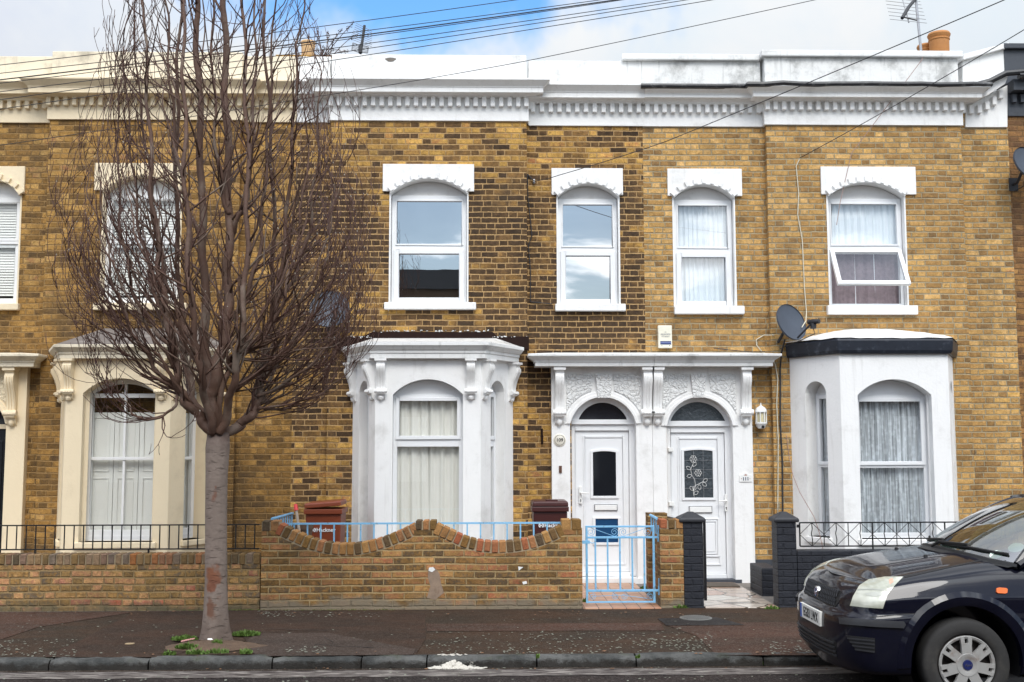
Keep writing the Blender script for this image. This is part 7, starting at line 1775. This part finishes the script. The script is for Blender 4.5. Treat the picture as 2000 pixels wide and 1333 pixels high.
# wheel arch lips and liners, wheels
for s in (WS, WS + 2.52):
    for sg in (-1, 1):
        b = B(); yb = BV.ray_cast(cp(s, sg * 3, .75), Vector((0, -sg, 0)))[0].y - YC
        prof = []
        N = 26; rings = []
        for i in range(N + 1):
            a = rad(-4) + rad(188) * i / N; ring = []
            for r_, o_ in ((.398, -.05), (.400, .004), (.406, .008), (.452, .014), (.464, .018), (.500, .002), (.504, -.03)):
                px_ = cp(s + r_ * cos(a), 0, WZ + .01 + r_ * sin(a)); z_ = px_.z - ZR
                h = BV.ray_cast(Vector((px_.x, YC + sg * 3, max(px_.z, ZR + .27))), Vector((0, -sg, 0))); y_ = h[0].y if h[0] is not None else YC + sg * HW
                ring.append(b.bm.verts.new((px_.x, y_ + sg * o_, px_.z)))
            rings.append(ring)
        for A, C in zip(rings, rings[1:]):
            for k in range(6): b.bm.faces.new((A[k], A[k + 1], C[k + 1], C[k]))
        b.build('arch_lip', M['paint'], CAR, smooth=True)
        b = B(); b.lathe([(.05, sg * .42), (.400, sg * .42), (.400, sg * (HW - .04))], cp(s, 0, WZ + .01), (0, 1, 0), 36); b.build('arch_liner', M['black'], CAR, smooth=True, recalc=False)
        c = cp(s, sg * (HW - .09), WZ); ax = Vector((0, sg, 0)); R_ = WZ
        wl = B(); prof = [(.205, -.09), (.29, -.095), (.308, -.085), (R_, -.06), (R_ + .002, -.02), (R_ + .002, .02), (R_, .05), (.308, .075), (.29, .085), (.25, .090), (.225, .088), (.212, .078), (.205, .06)]
        wl.lathe(prof, c, ax, 56)
        w_ = wl.build('wheel', M['tyre'], CAR, smooth='all')
        b = B(); b.lathe([(0, .02), (.206, .02), (.206, .065), (.200, .075)], c, ax, 48)
        for k in range(14): a = 2 * pi * (k + .5) / 14; b.lathe([(0, .0205), (.014, .0205), (.014, .03), (0, .03)], c + Vector((.125 * cos(a), 0, .125 * sin(a))), ax, 8)
        b.build('rim', M['steel_dark'], w_, smooth=True)
        b = B(); e1 = Vector((1, 0, 0)); e2 = Vector((0, 0, 1)); fr = (c, e1, e2, ax)
        b.lathe([(.176, .060), (.196, .068), (.203, .080), (.197, .088), (.182, .082), (.174, .066)], c, ax, 56)
        for k in range(7):
            a = pi / 2 + 2 * pi * k / 7 + .02; u = Vector((cos(a), sin(a))); v = Vector((-sin(a), cos(a)))
            def P2(r_, w_2): q = u * r_ + v * w_2; return (q.x, q.y)
            b.prism([P2(.055, -.036), P2(.13, -.036), P2(.150, -.038), P2(.150, .038), P2(.13, .036), P2(.055, .036)], .070, .094, fr)
            for sd in (-1, 1): b.prism([P2(.148, sd * .038), P2(.190, sd * .042), P2(.190, sd * .013), P2(.155, sd * .012), P2(.148, sd * .006)][::sd], .066, .0925, fr)
        b.lathe([(.03, .085), (.05, .094), (.078, .097), (.082, .092), (.082, .07)], c, ax, 40)
        b.build('wheel_trim', M['trim'], w_, bevel=0, smooth=True)
        b = B(); b.lathe([(0, .099), (.034, .098), (.036, .088)], c, ax, 28); hb = b.build('hub_badge', M['badge_blue'], w_, smooth=True)
        tf = (c + ax * .0995, Vector((-sg, 0, 0)) if sg > 0 else Vector((1, 0, 0)), Vector((0, 0, 1)), -ax); text_mesh('Ford', .026, tf, 0, 0, 0, .0008, shear=.35).build('lettering', M['chrome'], w_)
# greenhouse: glass, pillars, roof
WB = [(1.30, -.72, 1.005), (1.16, -.60, 1.03), (1.07, -.40, 1.055), (1.03, -.2, 1.066), (1.02, 0, 1.07)]
WT = [(1.90, -.555, 1.405), (1.86, -.44, 1.43), (1.84, -.28, 1.448), (1.83, -.14, 1.455), (1.83, 0, 1.457)]
WB += [(s, -t, z) for s, t, z in WB[:-1][::-1]]; WT += [(s, -t, z) for s, t, z in WT[:-1][::-1]]
def wsp(i, f):
    a, e = cp(*WB[i]), cp(*WT[i]); q = a.lerp(e, f); bow = .045 * 4 * f * (1 - f); return q + Vector((-.5, 0, .85)) * bow
b = B(); rows = [[b.bm.verts.new(wsp(i, j / 8)) for i in range(9)] for j in range(9)]
for A, C in zip(rows, rows[1:]):
    for i in range(8): b.bm.faces.new((A[i], A[i + 1], C[i + 1], C[i]))
ws = b.build('windscreen', M['car_glass'], CAR, smooth='all')
b = B()
for i0 in (0, 8): b.tube([wsp(i0, j / 8) for j in range(9)], .03, 8)
b.tube([wsp(i, 1.0) for i in range(9)], .018, 6); b.build('pillar', M['paint'], CAR, smooth=True)
b = B(); b.tube([wsp(i, 0.0) + Vector((.0, 0, -.012)) for i in range(9)], .022, 6)
rows = [[b.bm.verts.new(p) for p in (cp(WB[i][0] - .10 + .03 * abs(i - 4) / 4, WB[i][1] * 1.0, WB[i][2] - .020), wsp(i, 0) + Vector((0, 0, -.006)))] for i in range(9)]
for A, C in zip(rows, rows[1:]): b.bm.faces.new((A[0], A[1], C[1], C[0]))
b.build('scuttle', M['black'], CAR, smooth=True)
# roof shell and the rest of the cabin
b = B(); st = [(1.83, .555, 1.405, 1.457), (2.1, .575, 1.44, 1.492), (2.5, .58, 1.455, 1.508), (3.0, .575, 1.445, 1.50), (3.5, .56, 1.41, 1.465), (3.72, .54, 1.37, 1.42)]; rows = []
for n_, (s, w2, ze, zc) in enumerate(st):
    row = []
    for k in range(11):
        q = -1 + 2 * k / 10; s_ = s + (.07 * q * q if n_ == 0 else 0); row.append(b.bm.verts.new(cp(s_, w2 * q, ze + (zc - ze) * (1 - abs(q) ** 2.5))))
    rows.append(row)
for A, C in zip(rows, rows[1:]):
    for i in range(10): b.bm.faces.new((A[i], A[i + 1], C[i + 1], C[i]))
b.build('roof', M['paint'], CAR, smooth='all')
for sg in (-1, 1):
    def sp(s, z): f = (z - 1.0) / .44; return cp(s, sg * (.725 - .155 * f), z)
    b = B(); b.face([sp(1.50, 1.0), sp(2.34, 1.0), sp(2.34, 1.44), sp(2.02, 1.43), sp(1.70, 1.22)]); b.face([sp(2.42, 1.0), sp(3.2, 1.0), sp(3.2, 1.43), sp(2.42, 1.44)]); b.build('side_window', M['car_glass'], CAR)
    b = B(); 
    for p, q in (((1.30, 1.0), (1.93, 1.415)), ((2.38, .99), (2.38, 1.45)), ((3.28, .99), (3.32, 1.43))): b.tube([sp(*p), sp(*q)], .032, 8)
    b.tube([sp(1.9, 1.41), sp(2.4, 1.455), sp(3.0, 1.45), sp(3.7, 1.38)], .03, 8); b.tube([sp(3.75, .99), sp(3.7, 1.38)], .05, 8); b.build('pillar', M['paint'], CAR, smooth=True)
    b = B(); P = [sp(1.36, 1.0), sp(1.50, 1.0), sp(1.70, 1.22)]; b.hull8([P[0], P[1], P[2], P[2] + Vector((0, 0, .001)), *[q + Vector((0, sg * .014, 0)) for q in (P[0], P[1], P[2], P[2] + Vector((0, 0, .001)))]]); b.build('mirror_sail', M['plastic'], CAR)
    b = B(); c = sp(1.56, 1.06) + Vector((0, sg * .13, 0)); b.lathe([(0, -.05), (.07, -.045), (.10, 0), (.09, .05), (0, .07)], c, (-1, 0, 0), 16, sx=1.0, sy=.8); b.tube([sp(1.5, 1.03), c], .03, 6); b.build('wing_mirror', M['plastic'], CAR, smooth=True)
b = B(); b.face([cp(3.95, -.66, 1.0), cp(3.95, .66, 1.0), cp(3.74, .54, 1.38), cp(3.74, -.54, 1.38)]); b.build('rear_window', M['car_glass'], CAR)
b = B(); b.hull8([cp(1.24, -.66, 1.03), cp(1.24, .66, 1.03), cp(1.06, .3, 1.055), cp(1.06, -.3, 1.055), cp(1.75, -.68, 1.045), cp(1.75, .68, 1.045), cp(1.75, .68, 1.07), cp(1.75, -.68, 1.07)]); b.build('dashboard', M['black'], CAR)
for t in (-.36, .36):
    for s in (2.25, 3.1): b = B(); b.box(XT + s, XT + s + .14, YC + t - .22, YC + t + .22, ZR + .9, ZR + 1.16); b.box(XT + s + .02, XT + s + .11, YC + t - .12, YC + t + .12, ZR + 1.18, ZR + 1.34); b.build('seat', M['tan'], CAR, bevel=.04)
b = B(); b.lathe([(.175, -.012), (.19, 0), (.175, .012), (.162, 0), (.175, -.012)], cp(1.85, .36, 1.05), (-.8, 0, .5), 24); b.build('steering_wheel', M['black'], CAR, smooth=True)
# wipers, washer jets, windscreen papers
def onws(i, f, l=.014): a = int(i); q = wsp(a, f).lerp(wsp(min(a + 1, 8), f), i - a); return q + Vector((-.5, 0, .85)) * l
for (i0, i1, piv) in ((.5, 3.9, 4.4), (4.2, 7.4, 7.9)):
    b = B(); bl = [onws(i0 + (i1 - i0) * k / 6, .085 - .05 * k / 6, .010) for k in range(7)]; b.tube(bl, .011, 5); pv = onws(piv, -.02, .01); b.tube([pv, onws(piv - .5, .02, .035), bl[3] + Vector((0, 0, .02))], .010, 5); b.build('wiper', M['black'], CAR, smooth=True)
for t in (-.3, .3): b = B(); h = BV.ray_cast(cp(.80, t, 3), Vector((0, 0, -1)))[0]; b.lathe([(0, -.01), (.018, -.01), (.014, .012), (0, .016)], h, (0, 0, 1), 10); b.build('washer_jet', M['black'], CAR, smooth=True)
for (i, f, r_) in ((.55, .20, .050), (1.0, .075, .042)):
    b = B(); c = onws(i, f, -.006); e1 = (wsp(1, f) - wsp(0, f)).normalized(); e2 = (wsp(0, f + .1) - wsp(0, f)).normalized(); b.face([c + e1 * r_ * cos(a) + e2 * r_ * sin(a) for a in [2 * pi * k / 20 for k in range(20)]]); b.build('windscreen_disc', simple('pale_paper_disc', (.62, .72, .66), .6), CAR)
b = B(); b.box(XT + .95, XT + 3.1, YC - HW + .02, YC + HW - .02, ZR + .17, ZR + .22); b.build('underbody', M['black'], CAR)
done()

# ------------------------------------------------------------------ the terrace across the street, behind the viewer
opp = thing('terraced_houses', (0, -19.4, 0), 'brown brick terrace across the street behind the viewer, seen only in window reflections', 'house')
b = B(); holes = []
for k in range(-8, 9):
    x = k * 2.6; holes += [(x - .5, x + .5, 4.2, 5.7), (x - .8, x + .8, .7, 2.6)]
b2 = B(); b2.box(-26, .6, -19.9, -19.4, -.1, 6.6); b2.box(.6, 26, -19.9, -19.4, -.1, 4.9); b2.build('wall', simple('far_brown_brick', (.11, .075, .05), .9, var=.4, vs=5), opp)
b = B()
for h in holes:
    if h[3] < 4.8 or h[1] < .6: b.box(h[0], h[1], -19.4, -19.37, h[2], h[3])
b.build('window', M['upvc'], opp)
b = B(); b.box(-26, .6, -19.9, -19.3, 6.6, 7.2); b.box(.61, 26, -19.9, -19.3, 4.9, 5.4); b.build('parapet', M['slate_paint'], opp); done()
